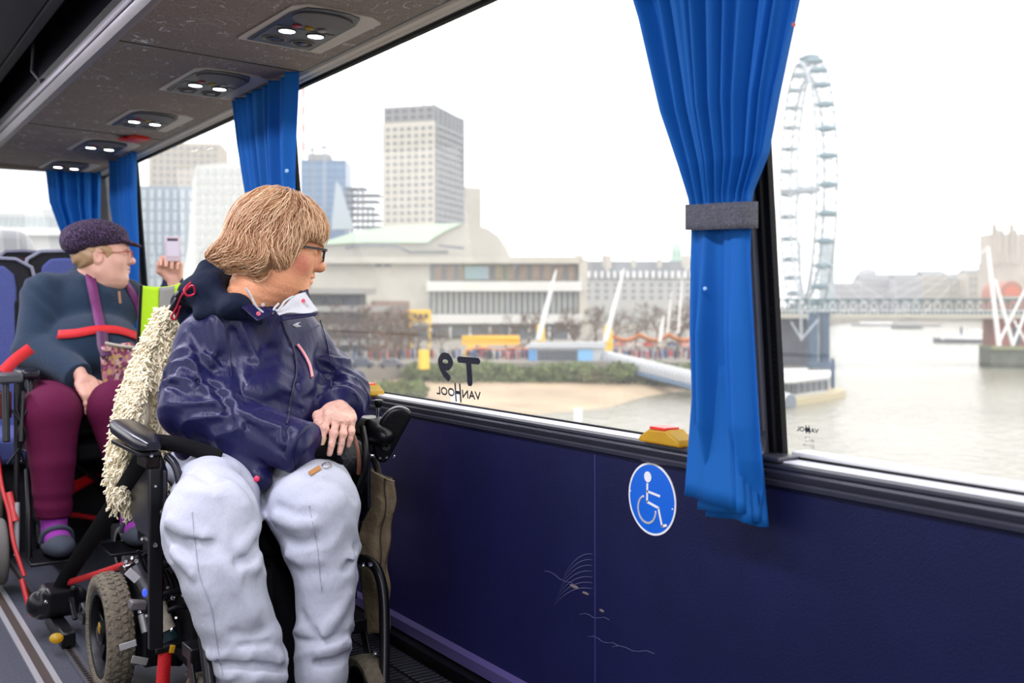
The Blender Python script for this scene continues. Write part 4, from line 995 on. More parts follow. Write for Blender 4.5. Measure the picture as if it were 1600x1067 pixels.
part('hub', MB().lathe(C0-ax*13, ax, [(.8, 0), (1.1, 2), (1.1, 8), (2.0, 9), (2.0, 17), (1.1, 18), (.9, 20)], 16), M_wh, t)
for s in (-1, 1):
    part('support_leg', MB().tube([C0-ax*12.5, C0-ax*12.5-ax*4+e2*s*6+Vector((0, 0, -30)), C0-ax*20+e2*s*14+Vector((0, 0, GZ-C0.z))], [1.2, 1.5, .9], 10), M_wst, t)
M_cap = mat('capsule_glass', (.14, .22, .26), .3)
for k in range(32):
    a = 2*PI*(k+.35)/32; c = C0+(e1*math.cos(a)+e2*math.sin(a))*(RR+2.3); b = MB(); n_ = 12; V = []
    for j in range(7):
        th = PI*j/6
        for i in range(n_):
            ph = 2*PI*i/n_; V.append(c-ax*.0+ax*4.2*math.cos(th)+Vector((0, 0, 1))*1.55*math.sin(th)*math.cos(ph)+e2*1.8*math.sin(th)*math.sin(ph))
    b.add(V, [[j*n_+i, j*n_+(i+1) % n_, (j+1)*n_+(i+1) % n_, (j+1)*n_+i] for j in range(6) for i in range(n_)]); part('capsule', b, M_cap, t)
# river bridge: lattice truss on piers, pylons with stays
zb = 250
t = thing('truss_bridge', 'grey-green lattice truss railway bridge crossing the river', 'bridge', G(1400, zb))
L0, L1 = U(1120, HZ, zb+12), U(1720, HZ, zb-6); db = (L1-L0).normalized(); LL = (L1-L0).length
M_tr = mat('truss_green_grey', (.09, .14, .15), .7)
zt0, zt1 = hy(468, zb), hy(489, zb)
def at(s, z, off=0): q = L0+db*s; nb = Vector((db.y, -db.x, 0)); return Vector((q.x, q.y, z))+nb*off
part('top_chord', MB().bar(at(0, zt0), at(LL, zt0), .6, .55), M_tr, t); part('bottom_chord', MB().bar(at(0, zt1), at(LL, zt1), .6, .5), M_tr, t)
b = MB(); s = 0
while s < LL-2.4: b.bar(at(s, zt0), at(s+2.4, zt1), .22); b.bar(at(s, zt1), at(s+2.4, zt0), .22); b.bar(at(s, zt0), at(s, zt1), .28); s += 2.4
part('lattice', b, M_tr, t)
part('footway_deck', MB().bar(at(0, hy(494, zb), 2), at(LL, hy(494, zb), 2), 3.2, 1.0), mat('deck_beige', (.45, .42, .36), .8), t)
part('track_deck', MB().bar(at(0, zt1, -6), at(LL, zt1, -6), 9, .8), M_tr, t)
b = MB()
for k in range(90): b.bar(at(k*LL/90, hy(493, zb), 3.5), at(k*LL/90, hy(484, zb), 3.5), .1)
b.bar(at(0, hy(485, zb), 3.5), at(LL, hy(485, zb), 3.5), .14); part('handrail', b, M_wst, t)
M_pier = mat('pier_dark_blue', (.06, .10, .16), .7)
for px in (1270, 1288):
    q = U(px, 500, zb+(2 if px > 1280 else -2)); part('iron_pier', MB().lathe((q.x, q.y, 0), (0, 0, 1), [(1.5, -14.5), (1.5, -13), (1.25, -12.8), (1.2, zt1-.3), (1.5, zt1-.2), (1.5, zt1)], 16), M_pier, t)
q = U(1282, 500, zb); part('pier_footing', MB().lathe((q.x, q.y, 0), (0, 0, 1), [(3.4, -14.5), (3.4, -13.3), (2.6, -12.9)], 16), M_pier, t)
t = thing('brick_pier', 'red brick bridge pier on a dark grey-green stone base at the picture edge', 'bridge pier', G(1590, 246))
q0, q1 = U(1549, HZ, 247), U(1680, HZ, 243)
mb, a, d, n, w = block(q0, q1, -14.5, hy(543, 247), 14); part('stone_base', mb, mat('pier_stone', (.13, .14, .12), .9, var=.2, vs=.3), t)
mb, *_ = block(U(1550, HZ, 246), U(1680, HZ, 242), hy(546, 247), hy(541, 247), 15); part('algae_course', mb, mat('algae', (.26, .29, .16), .9), t)
mb, a, d, n, w = block(U(1553, HZ, 249), U(1680, HZ, 246), hy(541, 247), hy(498, 247), 10); part('brick_shaft', mb, mat('brick_red', (.36, .16, .14), .9, var=.15, vs=1), t)
panes(t, a, d, n, w, 0, [(4.0, 5.8, hy(538, 247), hy(510, 247), 1, 1, .8, 1, M_gl)], 'opening', .4)
t = thing('arched_station', 'red brick building with a rounded gable at the picture edge', 'building', G(1590, 300))
P = [U(1563, 500, 300), U(1563, 462, 300)]+[U(1581.5-18.5*math.cos(q), 460-21*math.sin(q), 300) for q in [PI*k/12 for k in range(13)]]+[U(1600, 500, 300)]
part('gable', MB().prism(P, n*20), mat('brick_rose', (.42, .20, .16), .9), t)
P = [U(1581.5-13*math.cos(q), 462-15*math.sin(q), 299.5) for q in [PI*k/12 for k in range(13)]]; part('fan_window', MB().prism(P, n*.8), mat('brick_bright', (.58, .18, .12), .8), t)
part('sill_band', MB().prism([U(1564, 463, 299.4), U(1599, 463, 299.4), U(1599, 466, 299.4), U(1564, 466, 299.4)], n*.8), M_cream, t)
mb, *_ = block(U(1600, HZ, 300), U(1700, HZ, 300), GZ, hy(455, 300), 20); part('side_wing', mb, mat('brick_rose', (.42, .20, .16), .9), t)
def strut(par, a, b_, z, r, nm='strut'): part(nm, MB().tube([U(*a, z), U(*b_, z)], [r, r*.8], 8), M_wst, par)
t = thing('bridge_pylon', 'white footbridge pylon with crossing struts at the picture edge', 'pylon', U(1572, 545, 238))
for a_, b_, r in (((1561, 540), (1543, 385), .52), ((1583, 540), (1555, 437), .42), ((1560, 537), (1602, 452), .32), ((1583, 538), (1612, 465), .32), ((1606, 540), (1584, 500), .28)): strut(t, a_, b_, 238, r)
for k in range(4): part('stay_cable', MB().tube([U(1543, 388, 238), U(1440-k*45, 493, 242)], .045, 4), M_wst, t)
t = thing('bridge_pylon', 'white footbridge pylon standing in front of the observation wheel', 'pylon', U(1252, 535, 238))
for a_, b_, r in (((1252, 532), (1250, 378), .28), ((1252, 530), (1236, 503), .24), ((1252, 530), (1278, 500), .24), ((1262, 500), (1268, 430), .15)): part('strut', MB().tube([U(*a_, 238), U(*b_, 238)], [r, r*.8], 8), M_wh, t)
for k in range(3): part('stay_cable', MB().tube([U(1250, 382, 238), U(1330+k*45, 493, 242)], .045, 4), M_wst, t)
# dark quay under the bridge's shore end
mb, *_ = block(U(1150, HZ, 262), U(1262, HZ, 262), -14.5, hy(498, 262), 8); o = part('quay_wall', mb, mat('quay_dark', (.12, .13, .17), .9, var=.2, vs=.2), None); tag(o, 'dark quay wall under the shore end of the bridge', 'quay wall')
# moored pontoon
t = thing('passenger_pontoon', 'white-roofed passenger pontoon with beige hull moored beside the pillar', 'pontoon', G(1240, 160, WZ))
h0, h1 = U(1120, HZ, 156), U(1296, HZ, 172); dz_ = (h1-h0); dz_.z = 0; dp = dz_.normalized(); npn = Vector((-dp.y, dp.x, 0))
def pw(px, z, Z): q = U(px, HZ, z); return Vector((q.x, q.y, Z))
part('hull', MB().prism([pw(1120, 152, -14.3), pw(1240, 155, -14.3), pw(1306, 166, -14.3), pw(1322, 172, -14.3), pw(1310, 178, -14.3), pw(1120, 172, -14.3)], (0, 0, 1.3)), mat('hull_beige', (.50, .43, .28), .7), t)
part('cabin', MB().prism([pw(1120, 157, -13), pw(1240, 160, -13), pw(1292, 168, -13), pw(1292, 176, -13), pw(1120, 170, -13)], (0, 0, 2.3)), mat('cabin_white', (.62, .63, .65), .5), t)
part('roof', MB().prism([pw(1120, 155, -10.7), pw(1240, 158, -10.7), pw(1298, 168, -10.7), pw(1298, 178, -10.7), pw(1120, 172, -10.7)], (0, 0, .5)), M_wst, t)
for k in range(8):
    px = 1224+k*9; z = 159.6+max(0, (px-1240))*.16; q = pw(px, z, 0); q2 = pw(px+6, z+(.9 if px > 1238 else .1), 0)
    part('window', MB().prism([Vector((q.x, q.y, -12.6)), Vector((q2.x, q2.y, -12.6)), Vector((q2.x, q2.y, -11.1)), Vector((q.x, q.y, -11.1))], -npn*.15), M_gld, t)
q = pw(1262, 166, 0); part('upper_deck', MB().prism([pw(1200, 160, -10.2), pw(1262, 165, -10.2), pw(1262, 170, -10.2), pw(1200, 168, -10.2)], (0, 0, .9)), M_silv, t)
part('mooring_pile', MB().tube([pw(1301, 176, -15), pw(1301, 176, hy(560, 176))], .35, 10), M_pier, t)
# boats
def boat(px0, px1, z, label, h, cab, m, name='river_boat'):
    t = thing(name, label, 'boat', G((px0+px1)/2, z, WZ)); a, b_ = pw(px0, z, WZ), pw(px1, z, WZ); L_ = (b_-a).length; d = (b_-a).normalized(); n = Vector((-d.y, d.x, 0))
    V = []; ns = 14
    for k in range(ns):
        s = k/(ns-1); w = 2.4*min(1, (math.sin(min(s, .5)*PI))**.6+.05) if s < .5 else 2.4*(1-.25*(s-.5)*2)
        sh = h*(1+.5*(1-s)**3)
        for q, zz in ((-w, sh), (-w*.75, -.3), (w*.75, -.3), (w, sh)): V.append(a+d*L_*s+n*q+Vector((0, 0, zz)))
    F = [[k*4+i, k*4+i+1, (k+1)*4+i+1, (k+1)*4+i] for k in range(ns-1) for i in range(3)]+[[k*4+3, k*4, (k+1)*4, (k+1)*4+3] for k in range(ns-1)]+[[0, 1, 2, 3], [(ns-1)*4+i for i in range(4)][::-1]]
    part('hull', (V, F), m, t)
    for u0, u1, za, zb_, mm in cab:
        p = a+d*L_*u0-n*1.6; part('cabin', MB().prism([Vector((p.x, p.y, WZ+za)), Vector((p.x, p.y, WZ+za))+d*L_*(u1-u0), Vector((p.x, p.y, WZ+za))+d*L_*(u1-u0)+n*3.2, Vector((p.x, p.y, WZ+za))+n*3.2], (0, 0, zb_-za)), mm, t)
    return t, a, d, n, L_
M_hd = mat('hull_dark', (.10, .11, .14), .6)
t, a, d, n, L_ = boat(1458, 1546, 410, 'white passenger boat with a dark hull just left of the brick pier', 1.3, [(.12, 1.0, 1.2, 2.7, M_wst), (.2, .9, 2.7, 3.2, mat('awn', (.55, .6, .68), .6)), (.68, .9, 3.2, 5.0, M_wst)], M_hd)
part('funnel', MB().tube([a+d*L_*.5+Vector((0, 0, 3)), a+d*L_*.5+Vector((0, 0, 6.2))], .45, 10), M_hd, t)
for i, (x0, x1, z, lab) in enumerate(((1330, 1400, 720, 'long pale barge moored beyond the bridge, left of three'), (1392, 1440, 640, 'grey barge moored beyond the bridge in the middle of three'), (1425, 1470, 700, 'low pale barge moored beyond the bridge, right of three'))):
    boat(x0, x1, z, lab, 1.4, [(.2, .9, 1.3, 2.8, [M_wst, M_conc, mat('tan_deck', (.45, .4, .34), .8)][i])], [mat('hull_mid', (.32, .33, .36), .6), M_hd, mat('hull_mid', (.32, .33, .36), .6)][i], 'barge')
# far bank skyline
def sky(name, px0, px1, z, y, label, m, dep=25, win=None, roof=None):
    t = thing(name, label, 'building', G(px0, z)); mb, a, d, n, w = block(G(px0, z), G(px1, z), GZ, hy(y, z), dep); part('wall', mb, m, t)
    if win: panes(t, a, d, n, w, 0, [(1, w-1, hy(464, z), hy(y, z)-1.5, win[0], win[1], .5, .55, mat('window_soft', (.22, .23, .25), .6))], 'window', .4)
    if roof:
        P0_ = Vector((a.x, a.y, hy(y, z))); part('roof', MB().prism([P0_-n, P0_+n*dep*.5+Vector((0, 0, roof)), P0_+n*dep], d*w), M_slate, t)
    return t
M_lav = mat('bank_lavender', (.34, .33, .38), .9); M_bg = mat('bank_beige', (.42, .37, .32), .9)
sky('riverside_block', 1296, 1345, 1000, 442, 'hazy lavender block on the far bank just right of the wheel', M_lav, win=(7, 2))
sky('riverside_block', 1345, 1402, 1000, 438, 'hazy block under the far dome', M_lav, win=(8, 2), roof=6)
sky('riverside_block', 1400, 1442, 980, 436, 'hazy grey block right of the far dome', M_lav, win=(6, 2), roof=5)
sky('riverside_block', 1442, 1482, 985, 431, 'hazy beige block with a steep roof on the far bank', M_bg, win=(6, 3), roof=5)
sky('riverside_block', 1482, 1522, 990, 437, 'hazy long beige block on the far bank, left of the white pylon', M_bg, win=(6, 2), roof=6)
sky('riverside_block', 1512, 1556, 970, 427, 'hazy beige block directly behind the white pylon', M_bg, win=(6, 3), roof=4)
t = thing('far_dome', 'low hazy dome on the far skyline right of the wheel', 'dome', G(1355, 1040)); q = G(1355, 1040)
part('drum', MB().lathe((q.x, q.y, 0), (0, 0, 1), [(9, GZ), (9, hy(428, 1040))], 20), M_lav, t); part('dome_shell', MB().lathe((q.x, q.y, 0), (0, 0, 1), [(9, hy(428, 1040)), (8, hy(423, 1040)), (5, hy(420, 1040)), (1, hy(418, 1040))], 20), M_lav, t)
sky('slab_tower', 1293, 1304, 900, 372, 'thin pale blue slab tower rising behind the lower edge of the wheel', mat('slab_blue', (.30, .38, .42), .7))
# gothic tower
zg = 900; t = thing('gothic_tower', 'square gothic stone tower with pinnacles at the picture edge', 'tower', G(1595, zg))
M_goth = mat('gothic_stone', (.40, .34, .29), .9, var=.12, vs=.1)
mb, a, d, n, w = block(G(1552, zg), G(1640, zg), GZ, hy(365, zg), 26); part('shaft', mb, M_goth, t)
b = MB()
for k in range(9):
    p = a+d*w*(k+.5)/9-n*.4; b.bar(Vector((p.x, p.y, GZ)), Vector((p.x, p.y, hy(362, zg))), .9, .9)
part('rib', b, mat('gothic_stone_dark', (.30, .26, .24), .9), t)
for k in range(4): part('parapet_merlon', MB().obox(a+d*w*(k+.5)/4+Vector((0, 0, hy(362, zg)-GZ)), (w/7, 1, 3)), M_goth, t)
for u in (.02, .33, .66, .98):
    p = a+d*w*u; part('turret', MB().lathe((p.x, p.y, 0), (0, 0, 1), [(2.1, hy(445, zg)), (2.1, hy(356, zg)), (2.5, hy(355, zg)), (1.4, hy(350, zg)), (.2, hy(340, zg))], 8), M_goth, t)
mb, *_ = block(G(1545, zg-20), G(1600, zg-20), GZ, hy(412, zg), 20); part('hall_range', mb, M_goth, t)
for k in range(6): q = G(1548+k*9, zg-21); part('finial', MB().lathe((q.x, q.y, 0), (0, 0, 1), [(1.2, hy(415, zg)), (1, hy(405, zg)), (.1, hy(396, zg))], 6), M_goth, t)
# ------------------------------------------------------------------ haze in the air over the river
hm = bpy.data.materials.new('haze'); hm.use_nodes = True; N, L = hm.node_tree.nodes, hm.node_tree.links; N.remove(N['Principled BSDF'])
vs_ = N.new('ShaderNodeVolumeScatter'); vs_.inputs['Color'].default_value = (1, 1, 1, 1); vs_.inputs['Density'].default_value = .0003; vs_.inputs['Anisotropy'].default_value = .2
L.new(vs_.outputs[0], N['Material Output'].inputs['Volume'])
o = struct('haze', MB().box((14, 40, -15), (1700, 1700, 260)).vf, hm, 'thin winter haze over the river', smooth=0); o['category'] = 'haze'; o['kind'] = 'stuff'
# ================================================================== PEOPLE
M_skin = mat('skin_tanned', (.76, .34, .17), .52, var=.10, vs=28, sss=.12, bump=.25, bs=160)
M_skinh = mat('skin_pale_mottled', (.78, .45, .34), .5, var=.16, vs=60, sss=.12, bump=.4, bs=220)
M_skin2 = mat('skin_fair', (.78, .44, .32), .5, var=.08, vs=30, sss=.12)
def strand_mat(name, c1, c2):
    m = mat(name, c1, .42, spec=.5); nt = m.node_tree; N, L = nt.nodes, nt.links; b = N['Principled BSDF']
    g = N.new('ShaderNodeNewGeometry'); r = N.new('ShaderNodeValToRGB'); r.color_ramp.elements[0].color = (*c1, 1); r.color_ramp.elements[1].color = (*c2, 1)
    L.new(g.outputs['Random Per Island'], r.inputs[0]); L.new(r.outputs[0], b.inputs['Base Color']); return m
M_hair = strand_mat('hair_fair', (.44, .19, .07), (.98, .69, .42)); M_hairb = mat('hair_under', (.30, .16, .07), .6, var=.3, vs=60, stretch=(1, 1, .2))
M_jack = mat('jacket_navy', (.008, .0085, .052), .42, bump=.22, bs=55, spec=.32, sheen=.10, stint=(.35, .25, 1), stretch=(1.3, 1, .55))
M_hood = mat('hood_dark_navy', (.006, .011, .028), .8, spec=.2, bump=.3, bs=60)
M_jog = mat('jogger_grey', (.49, .51, .57), .92, var=.05, vs=300, bump=.55, bs=26, spec=.2, stretch=(1, 1, .6))
M_pink = mat('pink_trim', (.80, .14, .20), .45); M_line = mat('lining_pale', (.60, .62, .62), .55, bump=.4, bs=60)
M_spec = mat('spectacle_black', (.004, .004, .005), .25); M_lens = glass_mat('spectacle_lens', .02, gl=.06)
def blush(m, centre, r, col, amt):
    nt = m.node_tree; N, L = nt.nodes, nt.links; b = N['Principled BSDF']; tc = N.new('ShaderNodeTexCoord'); d = N.new('ShaderNodeVectorMath'); d.operation = 'DISTANCE'; d.inputs[1].default_value = centre
    L.new(tc.outputs['Object'], d.inputs[0]); mr = N.new('ShaderNodeMapRange'); mr.interpolation_type = 'SMOOTHSTEP'; mr.inputs[1].default_value = r*.2; mr.inputs[2].default_value = r; mr.inputs[3].default_value = amt; mr.inputs[4].default_value = 0
    L.new(d.outputs['Value'], mr.inputs[0]); mx = N.new('ShaderNodeMix'); mx.data_type = 'RGBA'; mx.inputs[7].default_value = (*col, 1); src = b.inputs['Base Color'].links[0].from_socket
    L.new(mr.outputs[0], mx.inputs[0]); L.new(src, mx.inputs[6]); L.new(mx.outputs[2], b.inputs['Base Color'])
class Frame:
    """a local frame: f forward, s to the person's left, u up"""
    def __init__(F, o, fwd, tilt=0., roll=0.):
        F.o = Vector(o); f = Vector(fwd).normalized(); s = Vector((0, 0, 1)).cross(f).normalized()
        R = Matrix.Rotation(math.radians(tilt), 3, s); f = R@f; u = f.cross(s)
        R2 = Matrix.Rotation(math.radians(roll), 3, f); s = R2@s; u = R2@u
        F.f, F.s, F.u = f, s, u; F.M = np.array([f, s, u], dtype=np.float32)
    def w(F, f, s, u): return F.o+F.f*f+F.s*s+F.u*u
    def l(F, P): return (P-np.array(F.o, dtype=np.float32))@F.M.T
def head_sdf(Fr, neck, full=1.0, jowl=1.0, nr=.058):
    k = full
    fs = [s_ell((0, 0, 0), (.096, .074, .100)), s_ell((.030, 0, -.060), (.062, .060*k, .082)), s_cap((.058, 0, -.118), (.050, .018, -.112), .022),
          s_cap((.058, 0, -.118), (.050, -.018, -.112), .022), s_cap((-.005, .045*k, -.085), (.045, .022, -.115), .026*k), s_cap((-.005, -.045*k, -.085), (.045, -.022, -.115), .026*k),
          s_ell((.048, .040*k, -.062), (.030, .026, .028)), s_ell((.048, -.040*k, -.062), (.030, .026, .028)),
          s_cap((.084, .028, -.010), (.084, -.028, -.010), .014), s_ell((.035, 0, -.135*jowl), (.045, .046*k, .030)), s_ell((.008, 0, -.140*jowl), (.055, .050*k, .036)), s_ell((.020, .040*k, -.105), (.034, .026, .030)), s_ell((.020, -.040*k, -.105), (.034, .026, .030))]
    nose = s_union([s_cap((.092, 0, -.020), (.109, 0, -.056), .008, .012), s_cap((.100, .009, -.060), (.100, -.009, -.060), .009), s_ell((.111, 0, -.058), (.010, .010, .009))], .012)
    base = s_union(fs, .03)
    lips = s_union([s_cap((.088, .016, -.0865), (.094, 0, -.084), .0055, .007), s_cap((.088, -.016, -.0865), (.094, 0, -.084), .0055, .007), s_cap((.085, .013, -.0955), (.091, 0, -.097), .006, .0075), s_cap((.085, -.013, -.0955), (.091, 0, -.097), .006, .0075)], .004)
    ears = [s_sub(s_ell((-.008, q*.074*k**.5, -.035), (.019, .012, .033)), s_ell((-.004, q*.083*k**.5, -.030), (.010, .008, .019)), .006) for q in (1, -1)]
    sock = s_union([s_ell((.092, .032, -.026), (.014, .018, .010)), s_ell((.092, -.032, -.026), (.014, .018, .010))], 0)
    lids = s_union([s_ell((.079, .031, -.028), (.015, .016, .0115)), s_ell((.079, -.031, -.028), (.015, .016, .0115))], 0)
    nk = Fr.l(A(neck)[None])[0]
    nck = s_chain([(-.030, 0, -.060), tuple(nk*.55+np.array([-.012, 0, -.045])), tuple(nk)], [.054, nr, nr*1.12], .03)
    def f(P):
        Q = Fr.l(P); d = smin(base(Q), nose(Q), .014); d = -smin(-d, sock(Q), .012); d = smin(d, lids(Q), .006); d = smin(d, lips(Q), .007)
        for e in ears: d = smin(d, e(Q), .008)
        d = smin(d, nck(Q), .03)
        mouth = np.abs(Q[:, 2]+.0905)+np.maximum(np.abs(Q[:, 1])-.020, 0)*3+np.maximum(.07-Q[:, 0], 0)*3
        return d+.003*np.exp(-(mouth/.0022)**2)-.0005*np.sin(Q[:, 2]*260+30*Q[:, 0])*np.exp(-((Q[:, 2]+.14)/.02)**2)
    return f
def hand_sdf(Fr, curls, spread=.0, sc=1., thumb=1, tc=.5, seed=0):
    """Fr.f = fingers' direction, Fr.u = back of the hand; thumb leaves on side s*thumb. curls: 4 lists of 3 bend angles (deg)"""
    fs = [s_ell((.040, 0, 0), (.050, .040, .0135)), s_box((.040, 0, -.001), (.040, .036, .0115), .011), s_cap((-.035, 0, 0), (.0, 0, 0), .026, .024)]
    fing = []; tips = []
    for i, (y, L3, r) in enumerate(((.029, (.040, .024, .020), .0088), (.0095, (.045, .028, .021), .0092), (-.010, (.042, .026, .020), .0088), (-.028, (.033, .019, .017), .0078))):
        y *= thumb; p = Vector((.074-.006*abs(i-1.2), y, .002)); ang = 0; yaw = spread*(1.5-i)*.5*thumb; pts = [p-Vector((.012, 0, 0)), p]
        for j, L in enumerate(L3):
            ang += math.radians(curls[i][j]); d = Vector((math.cos(ang)*math.cos(yaw), math.cos(ang)*math.sin(yaw), -math.sin(ang))); p = p+d*L; pts.append(p)
        rs = [r*1.05, r*1.10, r*.98, r*.90, r*.78]
        fing.append(s_union([s_chain(pts, rs, .002), s_ell(pts[1]+Vector((0, 0, .002)), (r*1.25, r*1.15, r*1.15)), s_ell(pts[2], (r*1.15,)*3)], .006)); tips.append((pts, rs))
    a = tc; tp = [Vector((.012, .022*thumb, -.004)), Vector((.038, (.046+.012*(1-a))*thumb, -.010-.01*a)), Vector((.066, (.056-.012*a)*thumb, -.014-.016*a)), Vector((.088, (.052-.026*a)*thumb, -.018-.024*a))]
    th = s_chain(tp, [.015, .0125, .0105, .0085], .01)
    def f(P):
        Q = Fr.l(P)/sc; d = s_union(fs, .012)(Q)
        g = fing[0](Q)
        for q in fing[1:]: g = np.minimum(g, q(Q))
        d = smin(d, g, .009); d = smin(d, th(Q), .014)
        # tendons and veins on the back
        m = np.exp(-((Q[:, 0]-.045)/.03)**2)*(Q[:, 2] > 0)
        return (d-.0009*m*np.cos(Q[:, 1]*2*PI/.0195)-.0005*nz(Q, 260, 3))*sc
    return f, tips
def nails(Fr, tips, par, sc=1.):
    for pts, rs in tips:
        a, b_ = pts[-2], pts[-1]; d = (b_-a).normalized(); up = Vector((-d.z if abs(d.z) < 1 else 0, 0, 1)); up = Vector((0, 0, 1))-d*d.z; 
        if up.length < .2: up = Vector((1, 0, 0))-d*d.x
        up.normalize(); sd = d.cross(up); c = b_+up*rs[-1]*.72+d*.001; V = []
        for j in range(5):
            for i in range(5):
                u, v = (i-2)/2, (j-2)/2; q = c+sd*u*rs[-1]*.72+d*v*.0055-up*(u*u*.0022+max(0, v)*v*.001); V.append(Fr.w(*(q*sc)))
        obj('fingernail', (V, [[j*5+i, j*5+i+1, (j+1)*5+i+1, (j+1)*5+i] for j in range(4) for i in range(4)]), mat('nail', (.75, .48, .42), .25), par, smooth=180, solid=.0006)
def hair_strands(f, seeds, flow, K, step, wob, off, seed, droop=0.):
    """grow strands over the surface f(P)=0 following flow(P)"""
    R = np.random.default_rng(seed); P = seeds.astype(np.float32); S = len(P); path = np.empty((S, K, 3), dtype=np.float32)
    ph = R.uniform(0, 6.28, S).astype(np.float32); lay = R.uniform(off[0], off[1], S).astype(np.float32); fr = R.uniform(60, 110, S).astype(np.float32); st = (step*R.uniform(.7, 1.15, S)).astype(np.float32)
    for k in range(K):
        n = grad(f, P); P = P-n*(f(P)-lay)[:, None]; path[:, k] = P
        d = flow(P, k/(K-1)); sd = np.cross(n, d); d = d+sd*(wob*np.sin(ph+fr*.06*k))[:, None]; d = d-n*(np.sum(d*n, 1)*(1-droop*(k/(K-1))**2))[:, None]
        d /= np.linalg.norm(d, axis=1)[:, None]+1e-6; P = P+d*st[:, None]
    return path
# ------------------------------------------------------------------ woman with fair hair
W1 = thing('person', 'seated fair-haired person in navy jacket and grey joggers, glasses, looking out of the window', 'person', (.88, 2.5, .17))
HC = UY(437, 368, 2.47)
H1 = Frame(HC, (.965, -.26, 0), tilt=10)
neckb = (.865, 2.505, .985)
hf = head_sdf(H1, neckb, full=1.04, nr=.060)
obj('body', sdf(hf, HC-Vector((.16, .16, .27)), HC+Vector((.17, .16, .14)), .0034), M_skin, W1, smooth=180, label='tanned face and neck')
blush(M_skin, tuple(H1.w(.052, -.055, -.062)-W1.location), .045, (.52, .12, .09), .75); blush(M_skin, tuple(H1.w(.10, 0, -.06)-W1.location), .025, (.58, .16, .11), .6)
for q in (1, -1):
    e = obj('eye', ball(MB(), H1.w(.0775, q*.031, -.027), .0125, 16).vf, mat('eye_white', (.75, .72, .68), .2), W1, smooth=180)
    obj('iris', ball(MB(), H1.w(.0862, q*.0315, -.027), .0058, 12).vf, mat('iris_blue', (.06, .10, .14), .15), e, smooth=180)
    b = MB().tube([H1.w(.090-.5*abs(t-.5)*.02, q*(.018+.030*t), -.004+.006*math.sin(PI*t)) for t in (0, .25, .5, .75, 1)], [.0012, .002, .0022, .0016, .0008], 6)
    obj('eyebrow', b.vf, M_hairb, W1)
b = MB().tube([H1.w(.094-abs(t)*.009, t*.018, -.0905) for t in (-1, -.5, 0, .5, 1)], [.0008, .0018, .002, .0018, .0008], 6); obj('mouth_line', b.vf, mat('lip', (.40, .13, .10), .45), W1)
# spectacles
g = obj('spectacles', MB().bar(H1.w(.112, -.006, -.019), H1.w(.112, .006, -.019), .004).vf, M_spec, W1, label='black-framed spectacles')
for q in (1, -1):
    loop = []
    for a in [2*PI*k/20 for k in range(20)]:
        loop.append(H1.w(.113-.0022*(math.cos(a)+1)*1.2, q*(.032+.024*math.copysign(abs(math.cos(a))**.6, math.cos(a))), -.031+.015*math.copysign(abs(math.sin(a))**.6, math.sin(a))))
    obj('lens_rim', MB().tube(loop, .0017, 6, closed=True).vf, M_spec, g)
    c = H1.w(.112, q*.032, -.031); obj('lens', ([c]+loop, [[0, i+1, (i+1) % 20+1] for i in range(20)]), M_lens, g, smooth=0)
    obj('temple_arm', MB().bar(H1.w(.108, q*.057, -.018), H1.w(.012, q*.083, -.022), .003, .0055).bar(H1.w(.112, q*.052, -.018), H1.w(.106, q*.058, -.018), .004, .006).vf, M_spec, g)
# hair volume
def hairvol():
    v = s_union([s_ell((-.008, 0, .014), (.107, .090, .098)), s_ell((-.050, 0, -.018), (.072, .087, .084)), s_ell((.056, 0, .020), (.050, .070, .052)), s_ell((-.016, -.058, -.045), (.052, .036, .048)), s_ell((-.016, .058, -.045), (.052, .036, .048)),
                 s_chain([(-.075, -.02, -.045), (-.118, -.025, -.066), (-.150, -.02, -.078)], [.042, .026, .006], .02), s_chain([(-.070, -.03, -.065), (-.100, -.03, -.088)], [.040, .015], .02), s_chain([(-.045, -.052, -.075), (-.030, -.058, -.112)], [.028, .010], .02)], .03)
    face = s_box((.098, 0, -.118), (.078, .110, .112), .03, R=(0, .30, 0))
    v2 = s_sub(v, face, .02)
    def f(P):
        Q = H1.l(P); d = v2(Q)
        strip = np.sin(Q[:, 0]*95+Q[:, 1]*60+9*np.sin(Q[:, 2]*22+Q[:, 0]*12))
        return d-.0022*strip-.003*nz(Q, 55, 9)
    return f, (lambda P: v2(H1.l(P)))
hv, hvs = hairvol()
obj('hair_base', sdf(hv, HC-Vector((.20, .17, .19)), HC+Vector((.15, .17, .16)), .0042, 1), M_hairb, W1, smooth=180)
R = np.random.default_rng(2); n0 = 5200
th = R.uniform(0, 2*np.pi, n0); zc_n = R.uniform(-.75, 1, n0); rr = np.sqrt(1-zc_n**2)
sd = np.stack([rr*np.cos(th)*.11, rr*np.sin(th)*.09, zc_n*.1+.012], 1); sd = sd[(sd[:, 0] < .085-np.maximum(0, -sd[:, 2])*.6)]
seeds = (np.array(HC)+sd@H1.M).astype(np.float32)
FA, SA, UA = [np.array(v, dtype=np.float32) for v in (H1.f, H1.s, H1.u)]
def flow1(P, t):
    Q = H1.l(P); fx = np.clip((Q[:, 0]-.015)/.07, -1.2, 1.3)
    top = np.clip((Q[:, 2]-.02)/.08, 0, 1)
    a = fx*(.35+.9*top)-.55*np.clip((-Q[:, 2]-.02)/.06, 0, 1)*(Q[:, 0] < -.02)
    b_ = -np.ones(len(P))*(1.05-.55*top); c = np.sign(Q[:, 1])*.75*top
    a = a+.22*np.sin(Q[:, 1]*40+Q[:, 2]*28)+.75*np.sin(Q[:, 2]*52+Q[:, 0]*26+Q[:, 1]*15)*np.clip(-Q[:, 2]/.08+.3, 0, 1)
    return (a[:, None]*FA+c[:, None]*SA+b_[:, None]*UA).astype(np.float32)
